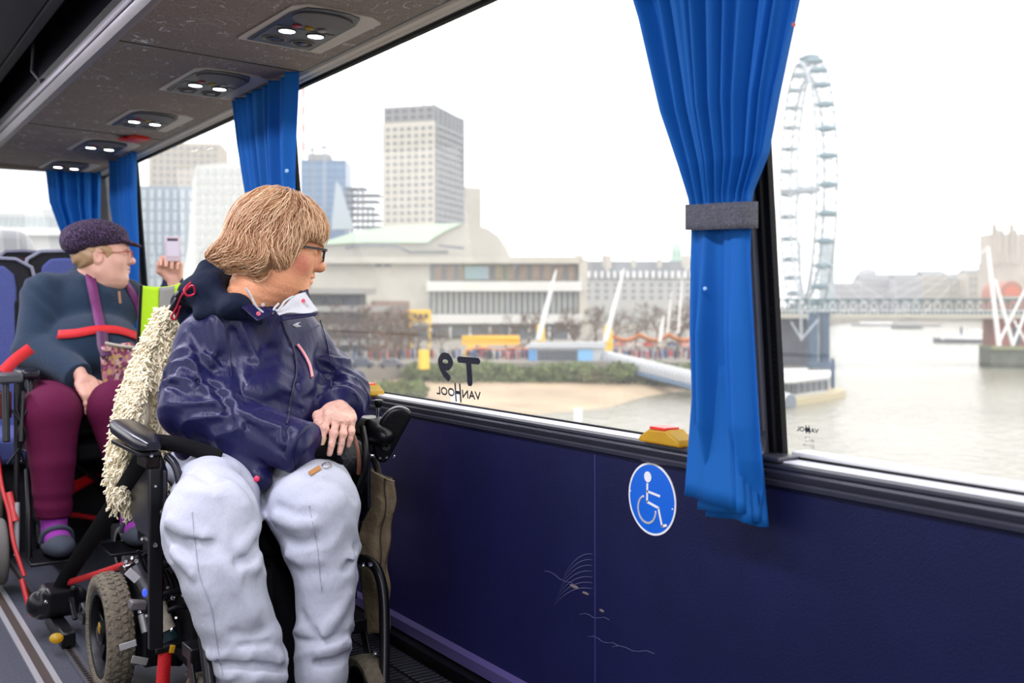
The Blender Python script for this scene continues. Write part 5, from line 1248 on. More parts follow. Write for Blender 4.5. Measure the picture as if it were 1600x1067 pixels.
pth = hair_strands(hvs, seeds, flow1, 13, .0085, .42, (-.001, .0095), 4, .9)
obj('hair', tubes_np(pth, np.array([.0007]+[.0011]*9+[.0009, .0006, .00015])), M_hair, W1, smooth=180, label='fair bobbed hair')
def mk_creases(f, lst):
    segs = []
    for amp, wd, pts in lst:
        q = [A(onto(f, x, y)) for x, y in pts]; segs += [(amp, wd, q[i], q[i+1]) for i in range(len(q)-1)]
    pad = .05
    def g(P):
        o = np.zeros(len(P), dtype=np.float32); acc = {}
        for amp, wd, a, b_ in segs:
            lo = np.minimum(a, b_)-wd*3; hi = np.maximum(a, b_)+wd*3; m = ((P > lo) & (P < hi)).all(1)
            if not m.any(): continue
            Q = P[m]; d = b_-a; t = np.clip(((Q-a)@d)/(float(d@d)+1e-9), 0, 1); r = np.linalg.norm(Q-a-t[:, None]*d, axis=1)
            v = amp*np.exp(-(r/wd)**2); o[m] = np.where(np.abs(v) > np.abs(o[m]), v, o[m])
        return o
    return g
def onto(f, px, py, z0=1.9, z1=2.9, off=.0015):
    """the point where the view ray through a feature meets a garment"""
    zs = np.linspace(z0, z1, 500); P = np.array([U(px, py, z) for z in zs], dtype=np.float32); v = f(P); i = int(np.argmax(v < off)) if (v < off).any() else 250
    return Vector(P[i].tolist())
# jacket
S_R, E_R, C_R = (.768, 2.535, .920), (.700, 2.455, .758), (.884, 2.205, .682)
S_L, E_L, C_L = (1.005, 2.555, .905), (1.080, 2.440, .780), (1.016, 2.314, .754)
torso = s_union([s_ell((.890, 2.535, .875), (.160, .130, .130)), s_ell((.880, 2.475, .760), (.170, .165, .125)), s_ell((.875, 2.50, .665), (.195, .200, .085)), s_cap((.800, 2.52, .945), (.965, 2.53, .930), .066), s_cap((.86, 2.50, .96), (.865, 2.50, 1.0), .075, .066)], .06)
armR = s_chain([S_R, E_R, C_R], [.070, .068, .060], .012); armL = s_chain([S_L, E_L, C_L], [.068, .064, .055], .012)
frontflap = s_chain([(.80, 2.33, .66), (.800, 2.265, .615)], [.07, .028], .02)
def jacket0(P): return np.minimum(np.minimum(torso(P), armR(P)), armL(P))
def jacket(P):
    t = torso(P); t = smin(t, frontflap(P), .03)
    # torso folds radiating from the armpits and across the lap
    fold = .0050*wav(P, (.55, .1, -.9), 62, .5, .05, (1, 0, .4), 14)*np.exp(-((P[:, 2]-.80)/.12)**2)
    fold += .0060*wav(P, (.9, 0, .45), 48, 2., .06, (0, 0, 1), 17)*np.exp(-((P[:, 2]-.70)/.07)**2)
    fold += .003*nz(P, 42, 4)
    cr = jcre(P); t = t-fold-cr
    def sleeve(f, a, b_, c, ph):
        d = f(P); a, b_, c = A(a), A(b_), A(c)
        u = (b_-a)/np.linalg.norm(b_-a); v = (c-b_)/np.linalg.norm(c-b_)
        w1 = np.exp(-(((P-b_)@u+.055)/.06)**2); w2 = np.exp(-(((P-b_)@v-.09)/.09)**2)
        q = .0075*w1*(1-2*np.abs(np.sin(((P-a)@u)*40+2.5*np.sin(P[:, 0]*22+P[:, 1]*18)+ph)))+.0060*w2*(1-2*np.abs(np.sin(((P-b_)@v)*34+3.*np.sin(P[:, 2]*26+P[:, 0]*12)+ph*2)))
        q += .0045*nz(P, 34, 7+int(ph))+.003*(1-2*np.abs(np.sin(((P-a)@u)*26+P[:, 1]*30+P[:, 0]*14+ph)))+cr
        # open end of the sleeve
        return np.maximum(d-q, (P-c)@v-.004)
    r = sleeve(armR, S_R, E_R, C_R, 1.); l = sleeve(armL, S_L, E_L, C_L, 3.)
    d = smin(smin(t, r, .018), l, .018)
    # hollow neck and hem cut
    nk = s_cap((.862, 2.495, .99), (.866, 2.47, 1.12), .062, .085)(P); d = -smin(-d, nk, .006)
    return d
jcre = mk_creases(jacket0, [
    (.010, .012, [(300, 560), (318, 600), (345, 635)]), (.011, .011, [(318, 590), (345, 600), (372, 628), (374, 668)]), (-.010, .010, [(330, 612), (350, 632), (362, 660)]), (-.010, .010, [(362, 520), (366, 570), (378, 610)]), (.009, .012, [(372, 500), (392, 540), (404, 560)]),
    (-.012, .009, [(248, 585), (262, 600), (285, 610)]), (.010, .012, [(250, 560), (280, 580), (305, 585)]), (.010, .010, [(372, 640), (400, 655), (440, 668)]), (-.010, .009, [(385, 665), (420, 690), (450, 712)]), (.009, .010, [(440, 668), (436, 690), (446, 730)]), (-.009, .008, [(446, 672), (456, 690), (462, 712)]),
    (.008, .010, [(395, 560), (425, 545), (455, 550)]), (-.008, .010, [(390, 585), (430, 570), (460, 580)]), (.008, .010, [(385, 610), (420, 600), (455, 610)]), (-.007, .009, [(395, 635), (430, 625), (470, 640)]), (.008, .009, [(470, 600), (495, 585), (515, 560)]), (-.008, .009, [(475, 625), (505, 610), (520, 585)]),
    (.009, .010, [(512, 560), (530, 580), (548, 596)]), (-.010, .008, [(522, 588), (540, 604), (556, 612)]), (.009, .010, [(520, 604), (538, 618), (560, 632)]), (-.008, .008, [(505, 620), (528, 632), (552, 642)]), (-.009, .010, [(300, 520), (312, 555), (312, 600)]), (.008, .010, [(330, 500), (336, 540), (330, 570)])])
obj('jacket', sdf(jacket, (.54, 2.10, .545), (1.24, 2.76, 1.08), .0050), M_jack, W1, smooth=180, label='navy waterproof jacket')
jk = bpy.data.objects['jacket']
# cuffs
def cuff(c, prev, r, par, flat=.9):
    c, p = Vector(c), Vector(prev); d = (c-p).normalized()
    b = MB().tube([c-d*.012, c-d*.004, c+d*.006, c+d*.008, c+d*.004, c-d*.008], [r*1.02, r*1.04, r*1.0, r*.93, r*.84, r*.80], 28, cap=False); obj('cuff', b.vf, M_jack, par, smooth=180)
cuff(C_R, E_R, .057, jk); cuff(C_L, E_L, .053, jk)
# hood bunched round the neck
def hood(P):
    f = s_union([s_chain([(.845, 2.385, .962), (.795, 2.425, .992), (.772, 2.535, 1.030), (.805, 2.60, 1.050), (.880, 2.62, 1.050), (.960, 2.590, 1.01), (.985, 2.510, .975)], [.013, .026, .036, .044, .048, .042, .03], .03), s_ell((.81, 2.63, .99), (.10, .06, .08)), s_chain([(.742, 2.50, .985), (.752, 2.56, 1.035), (.79, 2.60, 1.085)], [.022, .030, .022], .02)], .04)(P)
    f = f-.006*wav(P, (.4, .3, 1), 70, 0, .04, (1, 0, 0), 20)-.003*nz(P, 40, 2)
    return -smin(-f, s_cap((.872, 2.475, .98), (.885, 2.435, 1.16), .062, .082)(P), .012)
obj('hood', sdf(hood, (.64, 2.36, .90), (1.06, 2.74, 1.16), .0050), M_hood, jk, smooth=180, label='darker folded hood')
# collar flaps, piping, studs
def sheet(name, corners, m, par, bulge=.006, nu=14, nv=10, th=.0025, lab=None, wave=0.):
    a, b_, c, d = [Vector(q) for q in corners]; n = (b_-a).cross(d-a).normalized()
    def f(u, v): return a.lerp(b_, u).lerp(d.lerp(c, u), v)+n*(bulge*math.sin(PI*u)*math.sin(PI*v)+wave*math.sin(u*7+v*3))
    return obj(name, MB().grid(f, nu, nv).vf, m, par, smooth=180, solid=th, label=lab)
yc = 2.372
sheet('collar_flap', [UY(384, 474, yc+.02), UY(430, 486, yc-.02), UY(402, 502, yc-.03), UY(378, 480, yc)], M_jack, jk, .004)
sheet('collar_lining', [UY(430, 484, yc), UY(476, 455, yc+.01), UY(498, 486, yc-.025), UY(436, 492, yc-.035)], M_line, jk, .010, wave=.004, lab='pale inner collar')
sheet('collar_flap', [UY(436, 493, yc-.033), UY(498, 488, yc-.027), UY(494, 493, yc-.030), UY(440, 501, yc-.034)], M_jack, jk, .002)
sheet('collar_flap', [UY(468, 452, yc+.04), UY(481, 452, yc+.05), UY(489, 482, yc+.0), UY(474, 470, yc-.0)], M_jack, jk, .002)
for pts in (((384, 450), (392, 462), (400, 478), (412, 489)), ((433, 487), (440, 478), (446, 470), (458, 463)), ((425, 490), (430, 480), (436, 474))):
    obj('piping', MB().tube(catmull([UY(x, y, yc-.012) for x, y in pts], 5), .0026, 6).vf, M_line, jk)
def stud(px, py, Y, r=.0052, m=M_pink):
    p = UY(px, py, Y); d = (Vector((0, 0, CZ))-p).normalized(); obj('press_stud', MB().lathe(p, d, [(r, -.002), (r, .0015), (r*.85, .003), (r*.45, .0030), (r*.4, .0015)], 16).vf, m, jk, label='pink press stud' if m is M_pink else 'white press stud')
stud(404, 490, yc-.036); stud(474, 470, yc-.012); stud(411, 476, yc-.02, .004, M_line)
def onto(f, px, py, z0=1.9, z1=2.9, off=.0015):
    """the point where the view ray through a feature meets a garment"""
    zs = np.linspace(z0, z1, 500); P = np.array([U(px, py, z) for z in zs], dtype=np.float32); v = f(P); i = int(np.argmax(v < off)) if (v < off).any() else 250
    return Vector(P[i].tolist())
def seamline(pts, f, r, m, par, name='seam', n=8, lab=None):
    c = catmull([(x, y, 0) for x, y in pts], n); obj(name, MB().tube([onto(f, q.x, q.y, off=r*.9+.0012) for q in c], r, 6).vf, m, par, label=lab)
M_seam = mat('seam_dark', (.008, .008, .035), .5)
seamline([(441, 500), (448, 520), (460, 548), (463, 580), (458, 605), (452, 640), (448, 662)], jacket, .0022, M_seam, jk, 'zip_placket')
seamline([(465, 538), (475, 552), (484, 570), (488, 589)], jacket, .0034, mat('zip_pink', (.85, .32, .33), .45), jk, 'pocket_zip', lab='pink pocket zip')
seamline([(318, 478), (345, 500), (357, 540), (362, 590)], jacket, .0014, M_seam, jk)
seamline([(500, 500), (512, 540), (518, 590), (512, 640)], jacket, .0014, M_seam, jk)
p = onto(jacket, 401, 748); d = (Vector((0, 0, CZ))-p).normalized(); obj('press_stud', MB().lathe(p, d, [(.0065, -.002), (.0065, .003), (.003, .004)], 18).vf, mat('stud_magenta', (.80, .03, .10), .3), jk)
V = [onto(jacket, 457+a, 508-b, off=.002) for a, b in ((0, 0), (5, 3), (13, 5), (8, 1), (14, -2), (6, -4))]
obj('chest_emblem', (V, [[0, 5, 3, 1], [1, 3, 2], [3, 5, 4]]), mat('emblem_grey', (.45, .47, .50), .5), jk, solid=.001)
# joggers
def legf(hip, knee, ctrl, rs):
    return s_chain([hip, knee]+ctrl, rs, .05)
RL = [UY(346, 900, 2.11), UY(362, 950, 2.10), UY(382, 1000, 2.09), UY(394, 1048, 2.08), UY(400, 1100, 2.08)]
LL_ = [UY(508, 900, 2.14), UY(508, 950, 2.13), UY(505, 1000, 2.12), UY(503, 1048, 2.11), UY(502, 1100, 2.11)]
kR, kL = (.662, 2.165, .545), (.895, 2.175, .545)
legR = s_union([s_chain([(.800, 2.50, .605), (.725, 2.32, .578), kR], [.095, .088, .097], .02), s_chain([kR]+RL, [.099, .084, .077, .073, .070, .060], .004)], .01)
legL = s_union([s_chain([(.985, 2.50, .595), kL], [.105, .097], .0), s_chain([kL]+LL_, [.097, .070, .062, .060, .057, .050], .004)], .01)
creases = mk_creases(lambda P: np.minimum(legR(P), legL(P)), [
    (-.016, .010, [(258, 838), (276, 846), (292, 858)]), (.012, .014, [(262, 815), (290, 828), (318, 838)]), (.012, .012, [(270, 862), (285, 878), (300, 896)]), (-.010, .009, [(292, 845), (312, 842), (330, 850)]),
    (.012, .013, [(412, 790), (398, 830), (378, 856)]), (-.013, .010, [(402, 850), (390, 872), (372, 880)]), (.010, .012, [(408, 868), (398, 890)]), (-.010, .010, [(300, 735), (330, 752), (352, 748)]), (.008, .012, [(262, 768), (300, 768), (338, 775)]),
    (.008, .016, [(352, 880), (372, 920), (398, 960)]), (-.009, .010, [(412, 985), (392, 992), (366, 990)]), (.011, .012, [(330, 1022), (380, 1022), (440, 1026)]), (-.013, .009, [(345, 1036), (395, 1040), (446, 1046)]), (.010, .012, [(350, 1052), (400, 1056), (446, 1060)]), (-.008, .008, [(380, 1008), (420, 1004)]),
    (-.012, .009, [(432, 790), (462, 802), (486, 800)]), (.010, .012, [(430, 810), (462, 822), (490, 820)]), (-.012, .009, [(444, 842), (466, 850), (490, 846)]), (.009, .012, [(450, 866), (470, 878), (498, 876)]), (.010, .014, [(568, 800), (562, 840), (550, 870)]), (-.010, .010, [(556, 860), (540, 890)]),
    (.010, .014, [(545, 930), (528, 960), (505, 990)]), (-.009, .010, [(470, 960), (486, 985), (500, 996)]), (.014, .012, [(456, 1012), (500, 1020), (545, 1004)]), (-.014, .009, [(458, 1034), (500, 1036), (545, 1026)]), (-.009, .009, [(460, 998), (500, 1004), (540, 992)]), (-.009, .010, [(500, 745), (530, 752), (556, 780)])])
def jog(P):
    r, l = legR(P), legL(P)
    z = P[:, 2]
    def folds(x0, ph):
        sd = (P[:, 0]-x0)/.1
        w = z+.035*np.sin(P[:, 0]*23+ph)+.020*np.sin(P[:, 0]*51+P[:, 1]*30+ph*3)
        q = .0050*(1-2*np.abs(np.sin(w*34+ph)))*np.exp(-((z-.48)/.055)**2)*(.45+.55*np.abs(sd))
        q += .0050*(1-1.7*np.abs(np.sin(w*52+ph*2)))*np.exp(-((z-.285)/.04)**2)
        q += .0045*np.sin((P[:, 1]*.8+P[:, 0]*.5)*60+ph+2*np.sin(P[:, 0]*25))*np.exp(-((z-.61)/.04)**2)
        q += .0040*nz(P, 26, 11+int(ph))+.0016*nz(P, 75, 17+int(ph))
        return q
    cr = creases(P)
    r = r-folds(.66, .7)-cr; l = l-folds(.88, 2.4)-cr
    hips = s_ell((.88, 2.56, .60), (.20, .14, .10))(P)
    return smin(smin(r, hips, .05), smin(l, hips, .05), .015)
obj('joggers', sdf(jog, (.50, 1.96, .13), (1.16, 2.74, .74), .0058), M_jog, W1, smooth=180, label='pale grey marl joggers')
jg = bpy.data.objects['joggers']
M_js = mat('jogger_seam', (.36, .38, .43), .95)
seamline([(300, 800), (305, 850), (312, 900), (330, 950), (338, 1000), (348, 1055)], jog, .0011, M_js, jg)
seamline([(483, 790), (495, 850), (500, 900), (503, 925)], jog, .0011, M_js, jg)
# shoes
for k, p in enumerate((RL[-1], LL_[-1])):
    f = s_union([s_ell((p.x, p.y-.060, .176), (.043, .115, .028)), s_ell((p.x, p.y+.02, .185), (.040, .045, .038))], .03)
    obj('shoe', sdf(lambda P, f=f: f(P), (p.x-.07, p.y-.22, .13), (p.x+.07, p.y+.09, .28), .006), mat('shoe_dark', (.03, .03, .035), .6), W1, smooth=180)
# hands
HL = Frame(Vector(C_L)+Vector((-.004, -.004, .0)), (-.36, -.90, -.26), roll=-12); 
hl, tips = hand_sdf(HL, [(40, 16, 10), (42, 16, 12), (44, 22, 14), (46, 28, 18)], .22, .93, thumb=-1, tc=.55)
h_ = obj('hand', sdf(hl, HL.o-Vector((.16, .20, .18)), HL.o+Vector((.10, .08, .08)), .0024), M_skinh, W1, smooth=180, label='bare left hand laid over the other')
nails(HL, tips, h_, .93)
pts, rs = tips[0]; b = MB().tube([HL.w(*(pts[3].lerp(pts[4], -.25)*.93)), HL.w(*(pts[3].lerp(pts[4], .4)*.93)), HL.w(*((pts[4]+(pts[4]-pts[3]).normalized()*.007)*.93))], [.0096, .0094, .0060], 14)
obj('finger_plaster', b.vf, mat('plaster_tan', (.78, .55, .34), .7), h_, smooth=60)
HR = Frame(Vector(C_R)+Vector((.016, .052, -.012)), (.80, .34, -.10), roll=0)
hr, tp2 = hand_sdf(HR, [(55, 60, 40)]*4, .2, 1.0, thumb=1, tc=.6)
obj('gloved_hand', sdf(s_off(hr, .004), HR.o-Vector((.09, .13, .12)), HR.o+Vector((.17, .12, .10)), .003), mat('glove_black', (.004, .004, .005), .9, bump=.4, bs=200, spec=.08), W1, smooth=180, label='hand in a black glove')
# ------------------------------------------------------------------ woman with cap and phone
W2 = thing('person', 'seated person in a woollen cap, teal fleece and maroon leggings raising a phone', 'person', (.84, 4.25, .17))
HC2 = UY(158, 388, 4.33); H2 = Frame(HC2, (.96, -.28, 0), tilt=-4)
nb2 = (.885, 4.39, 1.075)
h2 = head_sdf(H2, nb2, full=1.12, nr=.066)
obj('body', sdf(h2, HC2-Vector((.16, .17, .25)), HC2+Vector((.17, .17, .14)), .0045), M_skin2, W2, smooth=180, label='fair-skinned face and neck')
g = obj('spectacles', MB().bar(H2.w(.112, -.006, -.019), H2.w(.112, .006, -.019), .003).vf, mat('specs_red', (.35, .06, .06), .4), W2)
for q in (1, -1):
    loop = [H2.w(.112, q*(.032+.022*math.cos(a)), -.030+.016*math.sin(a)) for a in [2*PI*k/16 for k in range(16)]]
    obj('lens_rim', MB().tube(loop, .0014, 5, closed=True).vf, mat('specs_red', (.35, .06, .06), .4), g)
    obj('temple_arm', MB().bar(H2.w(.110, q*.055, -.022), H2.w(.0, q*.085, -.022), .002, .003).vf, mat('specs_red', (.35, .06, .06), .4), g)
    e = obj('eye', ball(MB(), H2.w(.0775, q*.031, -.027), .0125, 12).vf, mat('eye_white', (.75, .72, .68), .2), W2, smooth=180)
def hv2(P):
    Q = H2.l(P); d = s_union([s_ell((-.025, 0, -.025), (.088, .086, .068)), s_ell((.02, -.066, -.02), (.028, .014, .028)), s_ell((.02, .066, -.02), (.028, .014, .028))], .02)(Q)
    d = np.maximum(d, Q[:, 0]-.045); return d-.002*np.sin(Q[:, 0]*120+6*np.sin(Q[:, 2]*40))
ear_gap = s_ell((.002, -.085, -.045), (.024, .02, .034))
obj('hair', sdf(lambda P: -smin(-hv2(P), ear_gap(H2.l(P)), .005), HC2-Vector((.15, .15, .14)), HC2+Vector((.12, .15, .1)), .005), strand_mat('hair_sandy', (.42, .26, .13), (.5, .32, .16)), W2, smooth=180, label='short sandy hair')
def cap_(P):
    Q = H2.l(P)
    crown = s_union([s_ell((-.022, 0, .052), (.120, .112, .062)), s_ell((-.075, 0, .022), (.070, .098, .050)), s_ell((.0, 0, .035), (.100, .088, .035))], .03)(Q)
    peak = s_ell((.095, 0, .020), (.062, .070, .010), R=(0, .38, 0))(Q)
    crown = crown-.004*nz(Q, 45, 1)-.002*nz(Q, 120, 6)
    return smin(crown, peak, .012)
mc = mat('cap_knit', (.05, .02, .06), .95, bump=1., bs=160); nt = mc.node_tree; N, L = nt.nodes, nt.links
v = N.new('ShaderNodeTexNoise'); v.inputs['Scale'].default_value = 170; v.inputs['Detail'].default_value = 4; tc_ = N.new('ShaderNodeTexCoord'); L.new(tc_.outputs['Object'], v.inputs['Vector'])
r_ = N.new('ShaderNodeValToRGB'); e = r_.color_ramp.elements; e[0].color = (.008, .006, .012, 1); e[0].position = .44; e[1].color = (.16, .09, .20, 1); e[1].position = .66; L.new(v.outputs['Fac'], r_.inputs[0]); L.new(r_.outputs[0], N['Principled BSDF'].inputs['Base Color'])
obj('cap', sdf(cap_, HC2-Vector((.19, .17, .08)), HC2+Vector((.19, .17, .16)), .005), mc, W2, smooth=180, label='dark purple flecked woollen cap with peak')
# fleece top
s_r, e_r, c_r = (.700, 4.36, 1.035), (.655, 4.28, .83), (.755, 4.03, .735)
s_l, e_l, c_l = (1.010, 4.38, 1.03), (1.145, 4.36, .97), (1.140, 4.20, 1.085)
tor2 = s_union([s_ell((.855, 4.37, .97), (.185, .14, .15)), s_ell((.845, 4.28, .82), (.195, .19, .155)), s_ell((.84, 4.33, .70), (.215, .21, .10)), s_cap((.745, 4.37, 1.055), (.965, 4.39, 1.05), .062), s_chain([(.895, 4.265, 1.035), (.83, 4.31, 1.085), (.82, 4.40, 1.12), (.88, 4.45, 1.125), (.96, 4.41, 1.10), (.96, 4.33, 1.075), (.905, 4.265, 1.035)], [.016, .022, .026, .026, .024, .022, .016], .01)], .03)
aR = s_chain([s_r, e_r, c_r], [.088, .082, .054], .012); aL = s_chain([s_l, e_l, c_l], [.070, .058, .044], .012)
def fleece(P):
    d = tor2(P)-.005*wav(P, (.2, 0, 1), 42, 0, .03, (1, 0, 0), 20)*np.exp(-((P[:, 2]-.74)/.08)**2)
    vv = (A(c_r)-A(e_r)); vv = vv/np.linalg.norm(vv)
    r = aR(P)-.0028*np.sin((P[:, 2]+.5*P[:, 0])*50+3*np.sin(P[:, 0]*24+P[:, 2]*15))-.0045*nz(P, 26, 5); r = np.maximum(r, (P-A(c_r))@vv)
    v2_ = (A(c_l)-A(e_l)); v2_ = v2_/np.linalg.norm(v2_); l = np.maximum(aL(P)-.004*np.sin(P[:, 2]*80), (P-A(c_l))@v2_)
    d = smin(smin(d, r, .02), l, .02)
    return -smin(-d, s_cap((.885, 4.37, 1.06), (.90, 4.31, 1.17), .058, .080)(P), .01)
M_fl = mat('fleece_teal_navy', (.009, .028, .058), .95, bump=.5, bs=240, sheen=.12)
ft = obj('fleece_top', sdf(fleece, (.54, 3.96, .56), (1.24, 4.60, 1.16), .0068), M_fl, W2, smooth=180, label='dark teal fleece top')
obj('zip_pull', MB().bar(UY(186, 455, 4.14), UY(188, 474, 4.13), .008, .004).vf, mat('zip_tan', (.35, .16, .08), .5), ft)
# leggings, socks, shoes
krn, aR2 = (.650, 3.955, .615), UY(84, 812, 3.93); kln, aL2 = (.870, 3.965, .625), UY(206, 812, 3.95)
def leg2(P):
    f = s_union([s_chain([(.735, 4.30, .625), krn, ((krn[0]+aR2.x)/2-.0, 3.93, .46), tuple(aR2)], [.118, .100, .074, .058], .01), s_chain([(.955, 4.30, .625), kln, ((kln[0]+aL2.x)/2, 3.95, .45), tuple(aL2)], [.116, .098, .072, .056], .01)], .01)(P)
    return np.maximum(f-.0035*nz(P, 22, 3)-.002*np.sin(P[:, 2]*110)*np.exp(-((P[:, 2]-.32)/.05)**2), .265-P[:, 2])
obj('leggings', sdf(leg2, (.44, 3.78, .25), (1.14, 4.50, .80), .0072), mat('leggings_maroon', (.11, .006, .040), .8, bump=.2, bs=200, spec=.2), W2, smooth=180, label='maroon leggings')
M_sock = mat('sock_purple', (.30, .03, .34), .9, bump=.6, bs=300)
for q in (aR2, aL2):
    f = s_union([s_chain([(q.x, q.y, .29), (q.x, q.y-.01, .215)], [.046, .042]), s_ell((q.x, q.y-.07, .200), (.043, .075, .036))], .03)
    k = obj('sock', sdf(lambda P, f=f: f(P), (q.x-.07, q.y-.17, .14), (q.x+.07, q.y+.07, .35), .006), M_sock, W2, smooth=180)
    f2 = s_union([s_sub(s_ell((q.x, q.y-.060, .182), (.052, .125, .040)), s_half((0, q.y-.085, .197), (0, -.35, -1)), .01), s_ell((q.x, q.y-.125, .19), (.046, .055, .034))], .01)
    k = obj('shoe', sdf(lambda P, f=f2: np.maximum(f(P), .152-P[:, 2]), (q.x-.08, q.y-.22, .14), (q.x+.08, q.y+.09, .26), .006), mat('slipper_grey', (.045, .055, .075), .85), W2, smooth=180)
    b = MB().tube(catmull([(q.x-.050, q.y-.05, .19), (q.x-.040, q.y-.065, .225), (q.x, q.y-.085, .243), (q.x+.040, q.y-.065, .225), (q.x+.050, q.y-.05, .19)], 5), .009, 8); obj('shoe_strap', b.vf, mat('slipper_grey', (.045, .055, .075), .85), k)
# hands of the second woman
F3 = Frame(Vector(c_r)+Vector((.012, -.012, -.004)), (.35, -.45, -.75), roll=25)
h3, t3 = hand_sdf(F3, [(10, 12, 10), (12, 16, 12), (15, 20, 14), (18, 22, 16)], .25, .98, thumb=1, tc=.3)
obj('hand', sdf(h3, F3.o-Vector((.10, .16, .18)), F3.o+Vector((.16, .08, .08)), .0034), M_skin2, W2, smooth=180)
PH = UY(270, 385, 4.12)
c_l = (c_l[0], c_l[1], c_l[2]); F4 = Frame(Vector(c_l)+Vector((-.004, -.005, .012)), (-.12, -.15, 1), roll=0)
F4.f = Vector((-.10, -.20, 1)).normalized(); F4.u = Vector((.45, .85, .2)); F4.u = (F4.u-F4.f*F4.u.dot(F4.f)).normalized(); F4.s = F4.u.cross(F4.f); F4.M = np.array([F4.f, F4.s, F4.u], dtype=np.float32)
h4, t4 = hand_sdf(F4, [(50, 55, 35), (55, 60, 35), (60, 60, 40), (60, 65, 40)], .1, .96, thumb=-1, tc=.8)
obj('hand', sdf(h4, F4.o-Vector((.13, .13, .08)), F4.o+Vector((.13, .13, .15)), .0034), M_skin2, W2, smooth=180, label='raised hand gripping the phone')
# ================================================================== WHEELCHAIRS, BAGS, STRAPS AND SMALL THINGS
M_tyre = mat('tyre_dusty', (.15, .128, .088), .95, var=.25, vs=60, bump=.6, bs=120)
M_cush = mat('cushion_black', (.005, .005, .006), .85, spec=.15, bump=.3, bs=150)
M_frm = mat('frame_black', (.005, .005, .006), .34, spec=.35); M_lea = mat('arm_pad_vinyl', (.010, .010, .018), .28, spec=.5)
M_strap = mat('strap_black', (.004, .004, .005), .8, spec=.15, bump=.5, bs=500, stretch=(1, 1, 4)); M_red = mat('strap_red', (.62, .006, .010), .6, bump=.4, bs=400)
M_redf = mat('frame_red', (.50, .010, .012), .35, coat=.4)
def tube(name, pts, r, m, par, n=12, sm=6, **k): return obj(name, MB().tube(catmull(pts, sm) if len(pts) > 2 else pts, r, n).vf, m, par, **k)
def strap(name, pts, w, m, par, th=.0025, wd=None, sm=10, **k):
    """flat webbing through pts; wd = width direction"""
    c = catmull(pts, sm); V = []; n = len(c)
    for i, q in enumerate(c):
        d = (c[min(i+1, n-1)]-c[max(i-1, 0)]).normalized(); a = Vector(wd) if wd else d.orthogonal(); a = (a-d*a.dot(d)).normalized(); V += [q-a*w/2, q+a*w/2]
    return obj(name, (V, [[2*i, 2*i+1, 2*i+3, 2*i+2] for i in range(n-1)]), m, par, smooth=180, solid=th, **k)
def wheel(name, c, r, w, par, m_t=M_tyre, tread=True, spokes=5, rim=M_frm, R_=None):
    """wheel turning about the x axis"""
    c = Vector(c); prof = [(r*.72, -w*.36), (r*.80, -w*.5), (r*.93, -w*.5), (r*.985, -w*.36), (r, -w*.15), (r, w*.15), (r*.985, w*.36), (r*.93, w*.5), (r*.80, w*.5), (r*.72, w*.36)]
    n = 56; V = []; 
    for q, h in prof:
        for k in range(n): a = 2*PI*k/n; V.append(c+Vector((h, q*math.cos(a), q*math.sin(a))))
    m = len(prof); F = [[i*n+k, i*n+(k+1) % n, ((i+1) % m)*n+(k+1) % n, ((i+1) % m)*n+k] for i in range(m) for k in range(n)]
    wh = obj(name, (V, F), m_t, par, smooth=50)
    if tread:
        b = MB()
        for k in range(44):
            for j, x in enumerate((-.36, -.12, .12, .36)):
                a = 2*PI*(k+.5*(j % 2))/44; rr = r*(.99 if abs(x) < .3 else .95)
                b.obox(c+Vector((x*w, rr*math.cos(a), rr*math.sin(a))), (w*.20, r*.085, r*.055), Matrix.Rotation(a-PI/2, 3, 'X')@Matrix.Rotation(.35*(1 if x > 0 else -1), 3, 'Z'))
        obj('tread', b.vf, m_t, wh, bev=.0012, bseg=1)
    b = MB()
    V = []
    for q, h in ((r*.74, -w*.42), (r*.66, -w*.40), (r*.64, -w*.15), (r*.64, w*.15), (r*.66, w*.40), (r*.74, w*.42)):
        for k in range(n): a = 2*PI*k/n; V.append(c+Vector((h, q*math.cos(a), q*math.sin(a))))
    b.add(V, [[i*n+k, i*n+(k+1) % n, (i+1)*n+(k+1) % n, (i+1)*n+k] for i in range(5) for k in range(n)])
    obj('rim', b.vf, rim, wh, smooth=50, solid=.003)
    for k in range(spokes):
        a = 2*PI*k/spokes+.3; d = Vector((0, math.cos(a), math.sin(a))); obj('spoke', MB().bar(c+d*r*.15, c+d*r*.68, w*.3, r*.13, up=(1, 0, 0)).vf, rim, wh, bev=.003)
    obj('hub', MB().lathe(c-Vector((w*.45, 0, 0)), (1, 0, 0), [(r*.12, 0), (r*.2, w*.1), (r*.2, w*.8), (r*.12, w*.9)], 20).vf, rim, wh)
    return wh
def bolt(p, d, r, par, m=M_chrome): obj('bolt', MB().lathe(p, d, [(r, 0), (r, r*.8), (r*.7, r*1.1), (r*.45, r*1.1), (r*.4, r*.5)], 6).vf, m, par)
